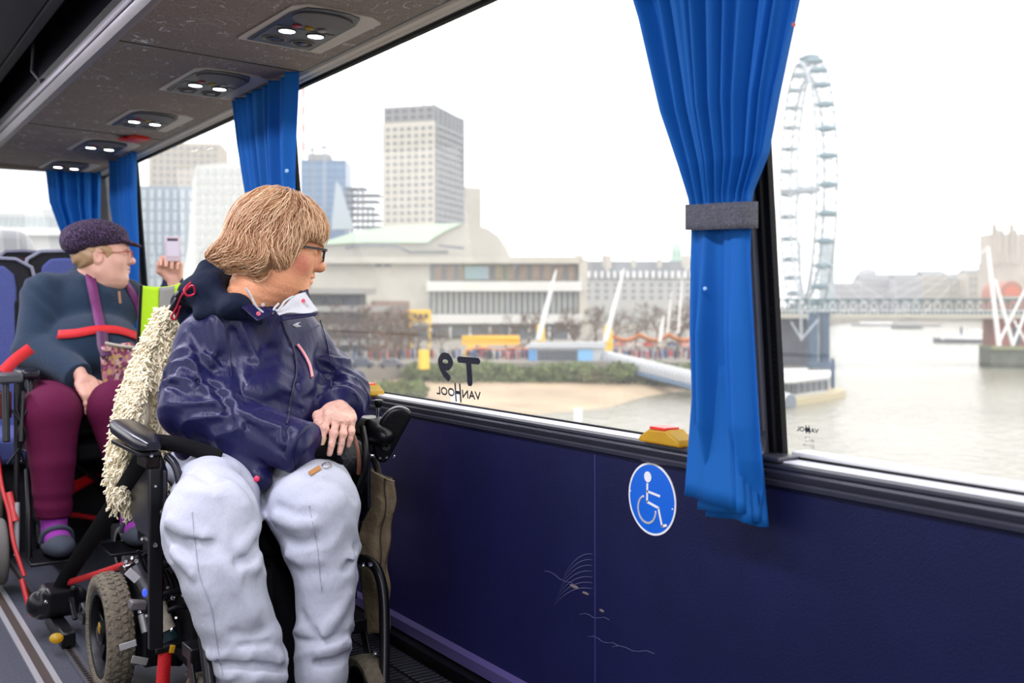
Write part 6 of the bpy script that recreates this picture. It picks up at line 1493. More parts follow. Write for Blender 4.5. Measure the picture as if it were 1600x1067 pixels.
# ------------------------------------------------------------------ power wheelchair
C1 = thing('power_wheelchair', 'black powered wheelchair with dusty tyre carrying the fair-haired person', 'wheelchair', (.88, 2.6, 0))
wl = wheel('drive_wheel', (.612, 2.86, .152), .150, .066, C1)
wheel('drive_wheel', (1.160, 2.86, .152), .150, .066, C1)
obj('sticker', MB().obox((.580, 2.83, .175), (.002, .018, .022), (.4, 0, 0)).vf, M_yel, wl, label='small yellow sticker')
for x in (.70, 1.075): 
    w_ = wheel('caster_wheel', (x if x < 1 else 1.045, 2.235 if x > 1 else 2.32, .095), .092, .052, C1, tread=False, spokes=0)
    obj('fork', MB().bar((x-.035 if x < 1 else 1.012, 2.25, .09), (x-.035 if x < 1 else 1.012, 2.33, .24), .008, .03).bar((x+.035 if x < 1 else 1.078, 2.25, .09), (x+.035 if x < 1 else 1.078, 2.33, .24), .008, .03).box((x-.04 if x < 1 else 1.01, 2.30, .22), (x+.04 if x < 1 else 1.08, 2.37, .25)).vf, M_frm, w_, bev=.003)
obj('battery_box', MB().box((.72, 2.48, .12), (1.06, 2.98, .36)).vf, M_cush, C1, bev=.02, bseg=3)
obj('seat_cushion', MB().box((.695, 2.29, .430), (1.055, 2.74, .485)).vf, M_cush, C1, bev=.02, bseg=3)
obj('seat_frame', MB().tube([(.68, 2.28, .415), (.68, 2.80, .40)], .013, 10).tube([(1.07, 2.34, .415), (1.07, 2.80, .40)], .013, 10).tube([(.68, 2.36, .415), (1.07, 2.36, .415)], .011, 10).tube([(.68, 2.72, .40), (1.07, 2.72, .40)], .011, 10).vf, M_frm, C1)
obj('backrest', MB().prism([(.70, 2.72, .48), (1.08, 2.72, .48), (1.06, 2.79, .93), (.76, 2.79, .93)], (0, .05, 0)).vf, M_cush, C1, bev=.02, bseg=3)
for x in (.675, 1.095): tube('back_cane', [(x, 2.78, .40), (x, 2.80, .60), (x, 2.83, .80)], .012, M_frm, C1)
obj('calf_pad', MB().box((.745, 2.20, .12), (.815, 2.30, .43)).box((.79, 2.32, .10), (.99, 2.36, .43)).vf, M_cush, C1, bev=.012)
# arm rests
def pad(x, y0, y1, z, w, sl, par=C1):
    b = MB(); n = 14; V = []
    for i in range(n):
        t = i/(n-1); s = (1-abs(2*t-1)**5)**.5 if 0 < t < 1 else .28; s = max(s, .45)
        for k in range(16):
            a = 2*PI*k/16; V.append((x+w/2*s*math.copysign(abs(math.cos(a))**.7, math.cos(a)), y0+(y1-y0)*t, z+sl*t+.019*s*math.copysign(abs(math.sin(a))**.6, math.sin(a))))
    b.add(V, [[i*16+k, i*16+(k+1) % 16, (i+1)*16+(k+1) % 16, (i+1)*16+k] for i in range(n-1) for k in range(16)]+[list(range(16))[::-1], [(n-1)*16+k for k in range(16)]])
    return obj('arm_pad', b.vf, M_lea, par, smooth=60)
pL = pad(.588, 2.325, 2.66, .694, .066, .018)
obj('arm_pad_tray', MB().box((.566, 2.36, .668), (.612, 2.63, .678)).vf, M_frm, pL, bev=.002)
bolt((.588, 2.345, .672), (0, -1, 0), .005, pL)
obj('armrest_bracket', MB().box((.584, 2.37, .638), (.614, 2.46, .668)).vf, mat('bracket_dark_red', (.010, .005, .005), .5, spec=.15), C1, bev=.005)
obj('armrest_post', MB().box((.592, 2.375, .24), (.622, 2.395, .66)).vf, M_frm, C1, bev=.003)
p_ = UY(238, 712, 2.37); bolt((.604, 2.375, .60), (0, -1, 0), .004, C1); bolt((.604, 2.375, .47), (0, -1, 0), .006, C1)
# skirt guards
b = MB(); pr = [(2.36, .665), (2.42, .70), (2.62, .70), (2.66, .66), (2.66, .52), (2.60, .49), (2.40, .49), (2.36, .53)]
for x in (.618, 1.108):
    g_ = obj('skirt_guard', MB().prism([(x, y, z-.03) for y, z in pr], (.010, 0, 0)).vf, M_lea, C1, bev=.004, bseg=3)
    for z in (.585, .645): bolt((x, 2.385, z-.02), (-1, -.3, 0), .0035, g_)
tube('guard_edge', [(.628, 2.37, .665), (.642, 2.345, .64), (.648, 2.335, .58), (.640, 2.35, .50), (.628, 2.40, .475)], .009, M_lea, C1)
# right arm with joystick
pad(1.128, 2.46, 2.74, .700, .060, .01)
obj('armrest_post', MB().box((1.115, 2.50, .24), (1.145, 2.52, .69)).vf, M_frm, C1, bev=.003)
jy = thing('x', '', 'x'); bpy.data.objects.remove(jy)
jb = obj('joystick_module', sdf(s_union([s_box((1.150, 2.43, .690), (.034, .05, .026), .016), s_ell((1.150, 2.38, .675), (.034, .05, .028))], .02), (1.10, 2.30, .62), (1.22, 2.52, .75), .0035), M_black2, C1, smooth=180)
tube('joystick_lever', [(1.168, 2.43, .70), (1.170, 2.428, .722), (1.170, 2.428, .745)], [.007]*0 or .0058, M_chrome, jb)
obj('joystick_knob', MB().lathe((1.170, 2.428, .738), (0, 0, 1), [(.006, 0), (.010, .006), (.0125, .014), (.0115, .019), (.006, .021)], 18).vf, M_black2, jb)
# tall rounded control panel facing the wall
c = UY(609, 677, 2.37); RM = Euler((.10, .42, -.35)).to_matrix()
def panelshape(sx_, sz_, y0, y1, nn=40):
    V = []; sz_ *= 1.12
    for y in (y0, y1):
        for k in range(nn):
            a = 2*PI*k/nn; x = sx_*math.copysign(abs(math.cos(a))**.75, math.cos(a)); z = sz_*math.copysign(abs(math.sin(a))**.8, math.sin(a)); x += .012*(z/sz_)**2-.004
            V.append(c+RM@Vector((x*(1-.18*z/sz_*-1), y, z)))
    return (V, [list(range(nn)), [nn+k for k in range(nn)][::-1]]+[[k, nn+k, nn+(k+1) % nn, (k+1) % nn] for k in range(nn)])
cp = obj('control_panel', panelshape(.031, .066, -.014, .018), M_black2, C1, smooth=50, bev=.007, bseg=3)
obj('panel_face', panelshape(.023, .056, -.0155, -.012), M_cush, cp, smooth=50, bev=.002)
q = c+RM@Vector((.003, -.016, -.030)); d_ = RM@Vector((0, -1, 0))
for r in (.0095, .0055): obj('dial_ring', MB().tube([q+(RM@Vector((math.cos(a), 0, math.sin(a))))*r for a in [2*PI*k/24 for k in range(24)]], .0008, 5, closed=True).vf, mat('dial_grey', (.09, .10, .10), .4), cp)
tube('panel_arm', [c+Vector((-.004, .02, -.055)), c+Vector((-.05, .04, -.052)), (1.13, 2.46, .66)], .006, M_chrome, C1)
for k, dx_ in enumerate((-.030, -.012, .008)): bolt(c+Vector((dx_, -.004, -.058)), (0, -1, 0), .0045, cp)
obj('control_housing', MB().box((1.125, 2.39, .625), (1.172, 2.50, .668)).vf, M_frm, C1, bev=.010, bseg=3)
# leg rests
def TZ(px, py, Y): return UY(px, py, Y)
tube('legrest_tube', [TZ(258, 800, 2.34), TZ(280, 832, 2.26), TZ(296, 880, 2.20), TZ(310, 940, 2.16), TZ(320, 1000, 2.12), TZ(328, 1067, 2.08), TZ(334, 1115, 2.05)], .0125, M_frm, C1)
tube('legrest_tube', [TZ(552, 872, 2.36), TZ(574, 876, 2.32), TZ(590, 892, 2.28), TZ(599, 930, 2.25), TZ(601, 1000, 2.21), TZ(600, 1067, 2.17), TZ(598, 1105, 2.15)], .0125, M_frm, C1)
for a_, b_ in (((.62, 1.95, .132), (.82, 2.13, .146)), ((.86, 1.98, .132), (1.10, 2.16, .146))): obj('footplate', MB().box(a_, b_).vf, M_frm, C1, bev=.004)
q = TZ(578, 882, 2.28); bolt(q, (0, -1, .1), .006, C1); bolt(TZ(566, 882, 2.29), (0, -1, 0), .006, C1); bolt(TZ(585, 1020, 2.21), (0, -1, 0), .006, C1)
# drive parts on the near side
M_act = mat('actuator_grey', (.10, .10, .11), .4, metal=.5); M_tan = mat('actuator_label', (.38, .34, .26), .6, var=.3, vs=90)
tube('actuator', [TZ(212, 885, 2.72), TZ(246, 950, 2.66)], .017, M_act, C1, label='grey actuator tube')
obj('label', MB().tube([TZ(246, 944, 2.60), TZ(262, 984, 2.58)], .020, 16).vf, M_tan, C1, label='worn tan label sleeve')
obj('actuator_end', MB().tube([TZ(262, 984, 2.585), TZ(268, 998, 2.58)], .0205, 16).vf, mat('teal_black', (.01, .03, .035), .3), C1)
obj('white_sticker', MB().obox(TZ(207, 899, 2.62), (.020, .002, .034), (0, -.75, 0)).vf, mat('sticker_white', (.6, .58, .58), .5), C1)
l_ = obj('indicator_light', ball(MB(), TZ(226, 926, 2.50), (.006, .004, .010), 10).vf, mat('blue_led', (.02, .05, .8), .3, emit=(.05, .1, 1), est=1.2), C1, label='glowing blue light')
obj('mount_plate', MB().obox(TZ(215, 945, 2.66), (.04, .03, .022), (0, .2, 0)).vf, mat('plate_dull', (.16, .15, .15), .45, metal=.4), C1, bev=.004)
tube('axle_stub', [TZ(222, 960, 2.66), TZ(228, 988, 2.64)], .010, mat('pin_grey', (.25, .25, .25), .4, metal=.6), C1)
obj('silver_label', MB().obox(TZ(200, 1008, 2.66), (.040, .003, .016), (0, -.15, 0)).vf, mat('label_silver', (.42, .42, .40), .45), C1, bev=.001)
obj('silver_label', MB().obox(TZ(218, 1032, 2.66), (.040, .003, .018), (0, .35, 0)).vf, mat('label_silver2', (.24, .24, .22), .5), C1, bev=.001)
tube('motor', [(.64, 2.80, .135), (.76, 2.72, .13)], .052, M_cush, C1, n=24)
obj('red_bracket', MB().obox(TZ(250, 905, 2.66), (.018, .02, .085)).vf, M_redf, C1, bev=.003)
for a_ in (((238, 862), (300, 905), 2.55), ((250, 930), (306, 925), 2.48), ((262, 955), (300, 950), 2.44), ((240, 1010), (320, 1016), 2.5), ((205, 875), (240, 870), 2.66), ((245, 890), (290, 880), 2.5)):
    tube('linkage', [TZ(*a_[0], a_[2]), TZ((a_[0][0]+a_[1][0])/2, (a_[0][1]+a_[1][1])/2-4, a_[2]), TZ(*a_[1], a_[2])], .006, M_frm, C1)
R_ = random.Random(4)
for px, py in ((222, 842), (196, 878), (206, 872), (214, 876), (236, 905), (270, 934), (287, 930), (275, 965), (268, 984), (300, 1052), (292, 1052), (262, 918), (246, 873), (218, 956), (229, 962), (268, 1010)): bolt(TZ(px, py, 2.45+R_.uniform(0, .08)), (R_.uniform(-.4, .4), -1, R_.uniform(0, .5)), R_.uniform(.004, .0065), C1)
for k in range(7):
    a_ = TZ(215+k*9, 860+k*6, 2.6); tube('cable', [a_, a_+Vector((.02, .01, -.05)), a_+Vector((.05-.01*k, .03, -.09)), a_+Vector((.03, .05, -.17))], .0035, M_rubber, C1)
for x in (.655, 1.08): obj('chassis_side', MB().box((x, 2.68, .10), (x+.045, 2.95, .30)).vf, M_frm, C1, bev=.006)
wheel('anti_tip_wheel', TZ(134, 958, 3.02), .030, .025, C1, m_t=M_black, tread=False, spokes=0)
tube('anti_tip_arm', [TZ(138, 950, 3.02), (.62, 2.95, .16), (.66, 2.85, .16)], .008, M_frm, C1)
# ------------------------------------------------------------------ sheepskin cover
M_wool = mat('wool_cream', (.86, .78, .56), .95, var=.12, vs=50)
smax = lambda a, b_, k: -smin(-a, -b_, k)
def slab(P): 
    f = s_union([s_box((.875, 2.80, .76), (.262, .045, .262), .04, R=(-.15, 0, 0)), s_box((.640, 2.74, .74), (.030, .060, .215), .028, R=(-.12, .07, 0)), s_chain([(.625, 2.74, .62), (.615, 2.72, .53), (.640, 2.71, .50)], [.035, .03, .022], .01)], .03)(P)
    f = smax(f, s_half((.735, 2.75, .985), (-.91, 0, .414))(P), .03); f = smax(f, s_half((.8, 2.8, .99), (0, 0, 1))(P), .03)
    return f-.006*nz(P, 60, 2)
t = thing('sheepskin_cover', 'cream tufted wool cover draped over the powered wheelchair back', 'seat cover', (.87, 2.80, .50))
obj('wool_base', sdf(slab, (.56, 2.60, .44), (1.20, 2.95, 1.09), .009), M_wool, t, smooth=180)
Rn = np.random.default_rng(12); n_ = 9000
c0 = np.stack([Rn.uniform(.57, .80, n_), Rn.uniform(2.62, 2.90, n_), Rn.uniform(.46, 1.06, n_)], 1).astype(np.float32)
for _ in range(6): g_ = grad(slab, c0); c0 = c0-g_*np.clip(slab(c0), -.04, .04)[:, None]
ok = np.abs(slab(c0)) < .004; g_ = grad(slab, c0); ok &= (g_[:, 0] < .35); c0 = c0[ok][:3200]; g_ = g_[ok][:3200]
S_ = len(c0); K = 8; path = np.empty((S_, K, 3), dtype=np.float32); dr = g_*.7+Rn.normal(size=(S_, 3))*.45+np.array([-.15, -.1, -.55]); dr /= np.linalg.norm(dr, axis=1)[:, None]
ph = Rn.uniform(0, 6.28, S_); e1_ = np.cross(dr, Rn.normal(size=(S_, 3))); e1_ /= np.linalg.norm(e1_, axis=1)[:, None]; e2_ = np.cross(dr, e1_); Ln = Rn.uniform(.012, .027, S_)
for k in range(K):
    t_ = k/(K-1); path[:, k] = c0+dr*(Ln*t_)[:, None]+np.array([0, 0, -.010])*t_*t_+(e1_*np.cos(ph+9*t_)[:, None]+e2_*np.sin(ph+9*t_)[:, None])*.0035*t_
obj('wool_tufts', tubes_np(path, np.array([.0034, .0036, .0036, .0035, .0033, .003, .0026, .0014]), 4), M_wool, t, smooth=180)
# ------------------------------------------------------------------ hi-vis vest
t = thing('safety_vest', 'fluorescent yellow vest with grey band hung between the two wheelchairs', 'safety vest', UY(255, 480, 3.05))
M_hv = mat('vest_yellow', (.50, .85, .01), .7, emit=None); M_hg = mat('vest_grey', (.32, .31, .31), .5)
def vs(u, v): 
    a, b_ = UY(221, 446, 3.02), UY(300, 436, 3.08); p = a.lerp(b_, u); return Vector((p.x, p.y+.05*v-.02*math.sin(u*7)*v, p.z-.26*v-.012*math.sin(u*3.1)))
obj('fabric', MB().grid(vs, 40, 24).vf, M_hv, t, smooth=180, solid=.003)
obj('reflective_band', MB().grid(lambda u, v: vs(.34+.30*u+.02*v, v*.98+.005)+Vector((0, -.004, 0)), 12, 24).vf, M_hg, t, smooth=180, solid=.001)
obj('edge_binding', MB().tube([vs(0, k/12)+Vector((-.002, -.002, 0)) for k in range(13)], .005, 6).vf, M_black, t)
# jacket cord lock at the shoulder
t = thing('elastic_cord', 'red and black elastic cord with toggles behind the navy jacket shoulder', 'cord', UY(285, 470, 2.62))
M_rc = mat('cord_red', (.60, .02, .06), .5)
obj('cord_loop', MB().tube(catmull([UY(x, y, Y) for x, y, Y in ((300, 440, 2.52), (288, 452, 2.50), (293, 462, 2.50), (304, 458, 2.5), (300, 446, 2.49), (284, 462, 2.54), (276, 480, 2.58), (268, 495, 2.60), (274, 498, 2.60), (282, 478, 2.58))], 6), .0028, 6).vf, M_rc, t)
obj('toggle', MB().obox(UY(283, 463, 2.56), (.028, .016, .018), (0, .6, 0)).vf, M_black, t, bev=.003); obj('strap_end', MB().obox(UY(276, 474, 2.60), (.020, .012, .045), (0, .5, 0)).vf, M_black, t, bev=.003)
# ------------------------------------------------------------------ straps and floor anchors
t = thing('tie_down_strap', 'wide black webbing running from wheelchair armrest down to the floor anchor', 'strap', UY(100, 905, 3.42))
sq = [UY(228, 712, 2.46), UY(203, 752, 2.62), UY(150, 832, 3.02), UY(108, 895, 3.36), UY(92, 925, 3.44)]; strap('webbing', sq, .046, M_strap, t, wd=(sq[3]-sq[1]).cross(sq[2]-Vector((0, 0, CZ))))
t = thing('floor_anchor', 'black strap reel with yellow release knob locked into the floor rail', 'floor anchor', (.585, 3.44, .005))
q = UY(90, 945, 3.44)
obj('reel_housing', sdf(s_union([s_box((.590, 3.46, .10), (.050, .050, .045), .02), s_cap((.545, 3.46, .09), (.632, 3.46, .09), .045)], .01), (.49, 3.36, .03), (.69, 3.56, .17), .005), M_black2, t, smooth=180)
obj('base', MB().box((.565, 3.26, .006), (.605, 3.54, .05)).vf, M_frm, t, bev=.006)
obj('release_knob', sdf(s_ell(tuple(UY(88, 997, 3.235)), (.019, .022, .014)), UY(88, 997, 3.235)-Vector((.03, .03, .03)), UY(88, 997, 3.235)+Vector((.03, .03, .03)), .003), M_yel, t, smooth=180, label='yellow knob')
obj('lever', MB().bar(UY(110, 930, 3.42), UY(118, 968, 3.36), .016, .010).vf, M_black2, t, bev=.003); bolt(UY(72, 940, 3.40), (0, -1, 0), .006, t)
t = thing('red_strap', 'narrow red strap stretched between floor anchor and rear wheel of the near wheelchair', 'strap', UY(150, 905, 3.2))
strap('webbing', [UY(106, 910, 3.40), UY(150, 897, 3.18), UY(200, 880, 2.90)], .018, M_red, t, wd=(.1, .1, 1))
obj('hook', MB().obox(UY(203, 884, 2.86), (.035, .02, .018), (0, -.3, 0)).vf, M_chrome, t, bev=.004)
t = thing('red_strap', 'short red strap hanging straight down from a black buckle beside the grey joggers', 'strap', UY(254, 1060, 2.48))
strap('webbing', [UY(258, 1018, 2.46), UY(256, 1045, 2.45), UY(253, 1085, 2.44), UY(250, 1125, 2.42)], .030, M_red, t, wd=(1, 0, 0))
obj('buckle', MB().obox(UY(257, 1014, 2.46), (.040, .012, .014), (0, -.08, 0)).vf, M_black, t, bev=.003); obj('release_tab', MB().obox(UY(269, 1014, 2.44), (.012, .006, .018), (0, .2, 0)).vf, M_yel, t, bev=.002)
# waist belt of the chair over the jacket hem
t = thing('waist_belt', 'black wheelchair belt passing under the navy sleeve', 'belt', UY(260, 700, 2.4))
strap('webbing', [UY(226, 688, 2.46), UY(262, 692, 2.40), UY(300, 700, 2.35), UY(345, 716, 2.29)], .035, M_strap, t, wd=(.1, .2, 1))
# ------------------------------------------------------------------ waist bag under the hands
t = thing('shoulder_bag', 'black bag with brown edge on the lap under the crossed hands', 'bag', UY(535, 740, 2.28))
cb = UY(530, 706, 2.315)
def bagf(P): return s_union([s_ell((cb.x+.012, cb.y, cb.z-.010), (.056, .055, .048)), s_ell((cb.x-.035, cb.y-.005, cb.z-.020), (.05, .05, .030)), s_cap((cb.x-.055, cb.y-.03, cb.z+.028), (cb.x-.055, cb.y+.03, cb.z+.030), .026)], .03)(P)-.0025*nz(P, 60, 4)
obj('bag_body', sdf(bagf, cb-Vector((.13, .11, .10)), cb+Vector((.11, .11, .09)), .004), mat('bag_black', (.008, .008, .010), .55, bump=.4, bs=90), t, smooth=180)
tube('brown_edge', [UY(544, 662, 2.28), UY(556, 690, 2.235), UY(561, 718, 2.23), UY(560, 740, 2.25)], .0045, mat('edge_brown', (.16, .06, .03), .5), t, label='brown piping')
tube('strap', [UY(566, 668, 2.30), UY(571, 700, 2.26), UY(570, 735, 2.26), UY(560, 768, 2.30)], .008, M_black, t)
vj = lambda x, y, o: onto(jog, x, y)+Vector((-.3, -.9, .35)).normalized()*o
tube('zip_ring', [vj(503, 727, .006), vj(510, 723, .007), vj(517, 727, .006), vj(509, 731, .006), vj(503, 728, .006)], .0016, M_chrome, t)
obj('zip_tag', MB().bar(vj(500, 731, .007), vj(483, 741, .006), .011, .003, up=(-.3, -.9, .35)).vf, mat('leather_tan', (.46, .20, .05), .55), t, bev=.0012, label='tan leather zip tag')
# ------------------------------------------------------------------ canvas bag
t = thing('canvas_bag', 'olive-tan canvas bag hanging on the wheelchair beside the navy panel', 'bag', UY(590, 985, 2.46))
def cbag(u, v):
    yl = 722+(990-722)*v; xl = 560+8*v+5*math.sin(v*9); xr = 613-3*v+4*math.sin(v*7+1)-(12 if v > .7 else 0)*(v-.7)*2
    a = UY(xl, yl+(18*u if v < .15 else 0), 2.46); b_ = UY(xr, yl+30*(1-v)+(-6*v), 2.40); p = a.lerp(b_, u); p.y -= .018*math.sin(PI*u)+.006*math.sin(v*22+u*5)+.004*math.sin(u*14+v*6); return p
obj('front_panel', MB().grid(cbag, 30, 50).vf, mat('canvas_olive', (.23, .175, .10), .9, var=.15, vs=30, bump=.5, bs=70), t, smooth=180, solid=.003)
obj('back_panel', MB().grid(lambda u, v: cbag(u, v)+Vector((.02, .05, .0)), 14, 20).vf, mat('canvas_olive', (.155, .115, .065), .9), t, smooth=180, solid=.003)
tube('rim_seam', [cbag(u/8, .0)+Vector((0, -.002, 0)) for u in range(9)], .0022, mat('canvas_light', (.36, .29, .18), .9), t)
tube('side_seam', [cbag(.62, v/12)+Vector((0, -.004, 0)) for v in range(13)], .0018, mat('canvas_dark', (.06, .045, .03), .9), t)
strap('handle', [UY(566, 728, 2.45), UY(572, 712, 2.46), UY(582, 716, 2.46), UY(590, 735, 2.45), UY(590, 760, 2.44)], .022, mat('canvas_grey', (.16, .14, .12), .9), t, wd=(.3, -1, .2))
# ------------------------------------------------------------------ second wheelchair
C2 = thing('manual_wheelchair', 'red and black wheelchair carrying the person with the raised phone', 'wheelchair', (.84, 4.35, 0))
wheel('rear_wheel', (.535, 4.62, .24), .235, .045, C2, tread=False); wheel('rear_wheel', (1.15, 4.62, .24), .235, .045, C2, tread=False)
wheel('front_wheel', tuple(UY(-3, 862, 4.05)), .115, .045, C2, m_t=mat('tyre_grey', (.16, .15, .13), .9), tread=False); wheel('caster_wheel', (.93, 4.12, .085), .080, .035, C2, tread=False, spokes=0, m_t=mat('tyre_pale', (.4, .38, .34), .8))
obj('seat', MB().box((.62, 3.98, .44), (1.06, 4.46, .50)).vf, M_cush, C2, bev=.015); obj('backrest', MB().prism([(.62, 4.48, .46), (1.06, 4.48, .46), (1.06, 4.56, 1.02), (.62, 4.56, 1.02)], (0, .05, 0)).vf, M_cush, C2, bev=.02, bseg=3)
obj('under_seat_box', MB().box((.66, 4.20, .16), (1.02, 4.60, .42)).vf, M_cush, C2, bev=.02)
for x in (.60, 1.08): obj('arm_pad', MB().box((x-.035, 4.02, .735), (x+.03, 4.34, .77)).vf, M_lea, C2, bev=.012, bseg=3); tube('armrest_tube', [(x, 4.05, .40), (x, 4.05, .73), (x, 4.35, .74)], .011, M_frm, C2, sm=4)
q = UY(12, 590, 3.95); obj('arm_controller', MB().obox(q, (.085, .10, .035)).vf, mat('grey_plastic', (.07, .07, .08), .4), C2, bev=.008); obj('side_box', MB().obox(UY(4, 632, 3.95), (.05, .06, .09)).vf, mat('maroon_plastic', (.10, .015, .02), .4), C2, bev=.006)
for a_, b_, r, m in (((26, 600), (26, 880), .009, M_frm), ((36, 612), (33, 690), .007, M_frm), ((8, 600), (10, 690), .012, M_frm)): tube('upright', [UY(*a_, 3.92), UY(*b_, 3.86)], r, m, C2)
tube('silver_post', [UY(27, 785, 3.85), UY(26, 868, 3.83)], .008, M_alu, C2)
for pts, r in ((((-5, 700), (3, 760), (14, 800), (22, 850), (38, 900)), .007), (((14, 770), (24, 815)), .012), (((34, 905), (44, 945), (52, 975)), .008)): tube('red_frame', [UY(x, y, 3.95-.001*(y-700)) for x, y in pts], r, M_redf, C2)
tube('red_frame', [UY(104, 768, 4.05), UY(142, 748, 4.15), UY(160, 745, 4.3)], .020, M_redf, C2); tube('red_frame', [UY(60, 800, 4.10), UY(120, 805, 4.15), UY(160, 812, 4.2)], .010, M_redf, C2)
for k in range(5): bolt(UY(32+(k % 2)*6, 655+k*16, 3.90), (0, -1, 0), .006, C2)
for k in range(4): tube('cable', [UY(18+k*8, 640, 3.9), UY(40-k*4, 680, 3.88), UY(12+k*9, 725, 3.9)], .004, M_black, C2)
tube('cross_bar', [UY(110, 690, 4.05), UY(165, 700, 4.1)], .010, M_frm, C2); tube('cross_bar', [UY(115, 720, 4.05), UY(180, 770, 4.15)], .009, M_frm, C2)
for px in (84, 204): q = UY(px, 872, 3.85); obj('footplate', MB().box((q.x-.085, q.y-.08, .134), (q.x+.065, q.y+.12, .146)).vf, M_frm, C2, bev=.004)
tube('legrest_tube', [(.585, 4.02, .42), (.575, 3.92, .30), (.570, 3.88, .145)], .010, M_frm, C2); tube('legrest_tube', [(1.02, 4.02, .42), (1.00, 3.95, .30), (.99, 3.92, .145)], .010, M_frm, C2)
# waist belt, lanyard, floral bag
def ribbon_on(f, pts, w, m, par, name, z0, z1, lab=None, off=.003):
    c = catmull([(x, y, 0) for x, y in pts], 8); P = [onto(f, q.x, q.y, z0, z1) for q in c]; n = len(P); V = []
    for i in range(n):
        d = (P[min(i+1, n-1)]-P[max(i-1, 0)]).normalized(); g = Vector(grad(f, np.array([P[i]], dtype=np.float32))[0].tolist()); g.normalize(); s = d.cross(g).normalized(); q = P[i]+g*off; V += [q-s*w/2, q+s*w/2]
    return obj(name, (V, [[2*i, 2*i+1, 2*i+3, 2*i+2] for i in range(n-1)]), m, par, smooth=180, solid=.002, label=lab)
t = thing('waist_strap', 'bright red belt across the belly of the person in the cap', 'belt', (.84, 4.1, .85))
ribbon_on(fleece, [(92, 524), (120, 522), (150, 517), (180, 517), (205, 524), (222, 532)], .036, M_red, t, 'webbing', 3.4, 4.7, off=.008)
sp3 = [UY(4, 582, 3.98), UY(24, 562, 4.02), UY(48, 544, 4.08)]; strap('webbing', sp3, .040, M_red, t, wd=(sp3[2]-sp3[0]).cross(sp3[1]-Vector((0, 0, CZ))))
t = thing('floral_bag', 'small pink and ochre floral bag hanging at the chest on a purple strap', 'bag', UY(186, 600, 3.98))
M_fb = mat('floral_cloth', (.35, .12, .16), .8); nt = M_fb.node_tree; N, L = nt.nodes, nt.links
tc_ = N.new('ShaderNodeTexCoord'); v = N.new('ShaderNodeTexVoronoi'); v.inputs['Scale'].default_value = 85; L.new(tc_.outputs['Object'], v.inputs['Vector']); sp_ = N.new('ShaderNodeSeparateColor'); L.new(v.outputs['Color'], sp_.inputs[0])
r_ = N.new('ShaderNodeValToRGB'); r_.color_ramp.interpolation = 'CONSTANT'; e = r_.color_ramp.elements; e[0].color = (.22, .04, .09, 1); e[1].position = .3; e[1].color = (.42, .16, .20, 1)
for p_, c_ in ((.5, (.50, .30, .12)), (.7, (.10, .04, .08)), (.85, (.55, .34, .30))): k_ = e.new(p_); k_.color = (*c_, 1)
L.new(sp_.outputs[0], r_.inputs[0]); L.new(r_.outputs[0], N['Principled BSDF'].inputs['Base Color'])
cf = UY(186, 572, 4.015)
obj('bag_body', sdf(lambda P: s_box(tuple(cf), (.062, .018, .082), .018, R=(0, -.10, 0))(P)-.004*nz(P, 40, 3), cf-Vector((.1, .05, .12)), cf+Vector((.1, .05, .12)), .005), M_fb, t, smooth=180)
tube('rim', [cf+Vector((-.052, -.014, .086)), cf+Vector((0, -.022, .074)), cf+Vector((.055, -.014, .066))], .006, mat('bag_rim', (.5, .45, .36), .8), t)
M_pur = mat('strap_purple', (.17, .02, .13), .6, bump=.3, bs=300)
ribbon_on(fleece, [(132, 418), (142, 440), (148, 470), (154, 500), (158, 522)], .036, M_pur, t, 'strap', 3.4, 4.7, off=.006)
strap('strap', [onto(fleece, 158, 518, 3.4, 4.7)+Vector((0, -.016, 0)), UY(161, 540, 4.02), UY(166, 556, 3.985)], .040, mat('strap_purple_dark', (.07, .01, .06), .6), t, wd=(1, 0, 0))
ribbon_on(fleece, [(193, 438), (204, 455), (214, 476), (222, 496)], .030, M_pur, t, 'strap', 3.4, 4.7, off=.006)
# phone
t = thing('phone', 'pale pink phone held up towards the window', 'phone', UY(270, 386, 4.13))
fz = Vector((CT*.93, -ST*.93+.3, .0)).normalized(); up_ = Vector((-.06, -.10, 1)).normalized(); nn_ = fz.cross(up_).normalized(); RMp = Matrix((fz, nn_, up_)).transposed(); RMp = Matrix(((fz.x, -nn_.x, up_.x), (fz.y, -nn_.y, up_.y), (fz.z, -nn_.z, up_.z)))
pc = UY(270, 389, 4.12)
obj('case', MB().obox(pc, (.058, .010, .098), RMp).vf, mat('phone_pink', (.72, .58, .62), .3), t, bev=.008, bseg=3)
for s in (-1, 1): 
    o = obj('screen', MB().obox(pc+nn_*.0055*s+up_*.006, (.046, .001, .066), RMp).vf, mat('phone_screen', (.55, .50, .58), .15, emit=(.75, .65, .8), est=.35), t)
    obj('screen_bar', MB().obox(pc+nn_*.0062*s+up_*.036, (.038, .0006, .010), RMp).vf, mat('phone_dark', (.12, .10, .13), .3), o)
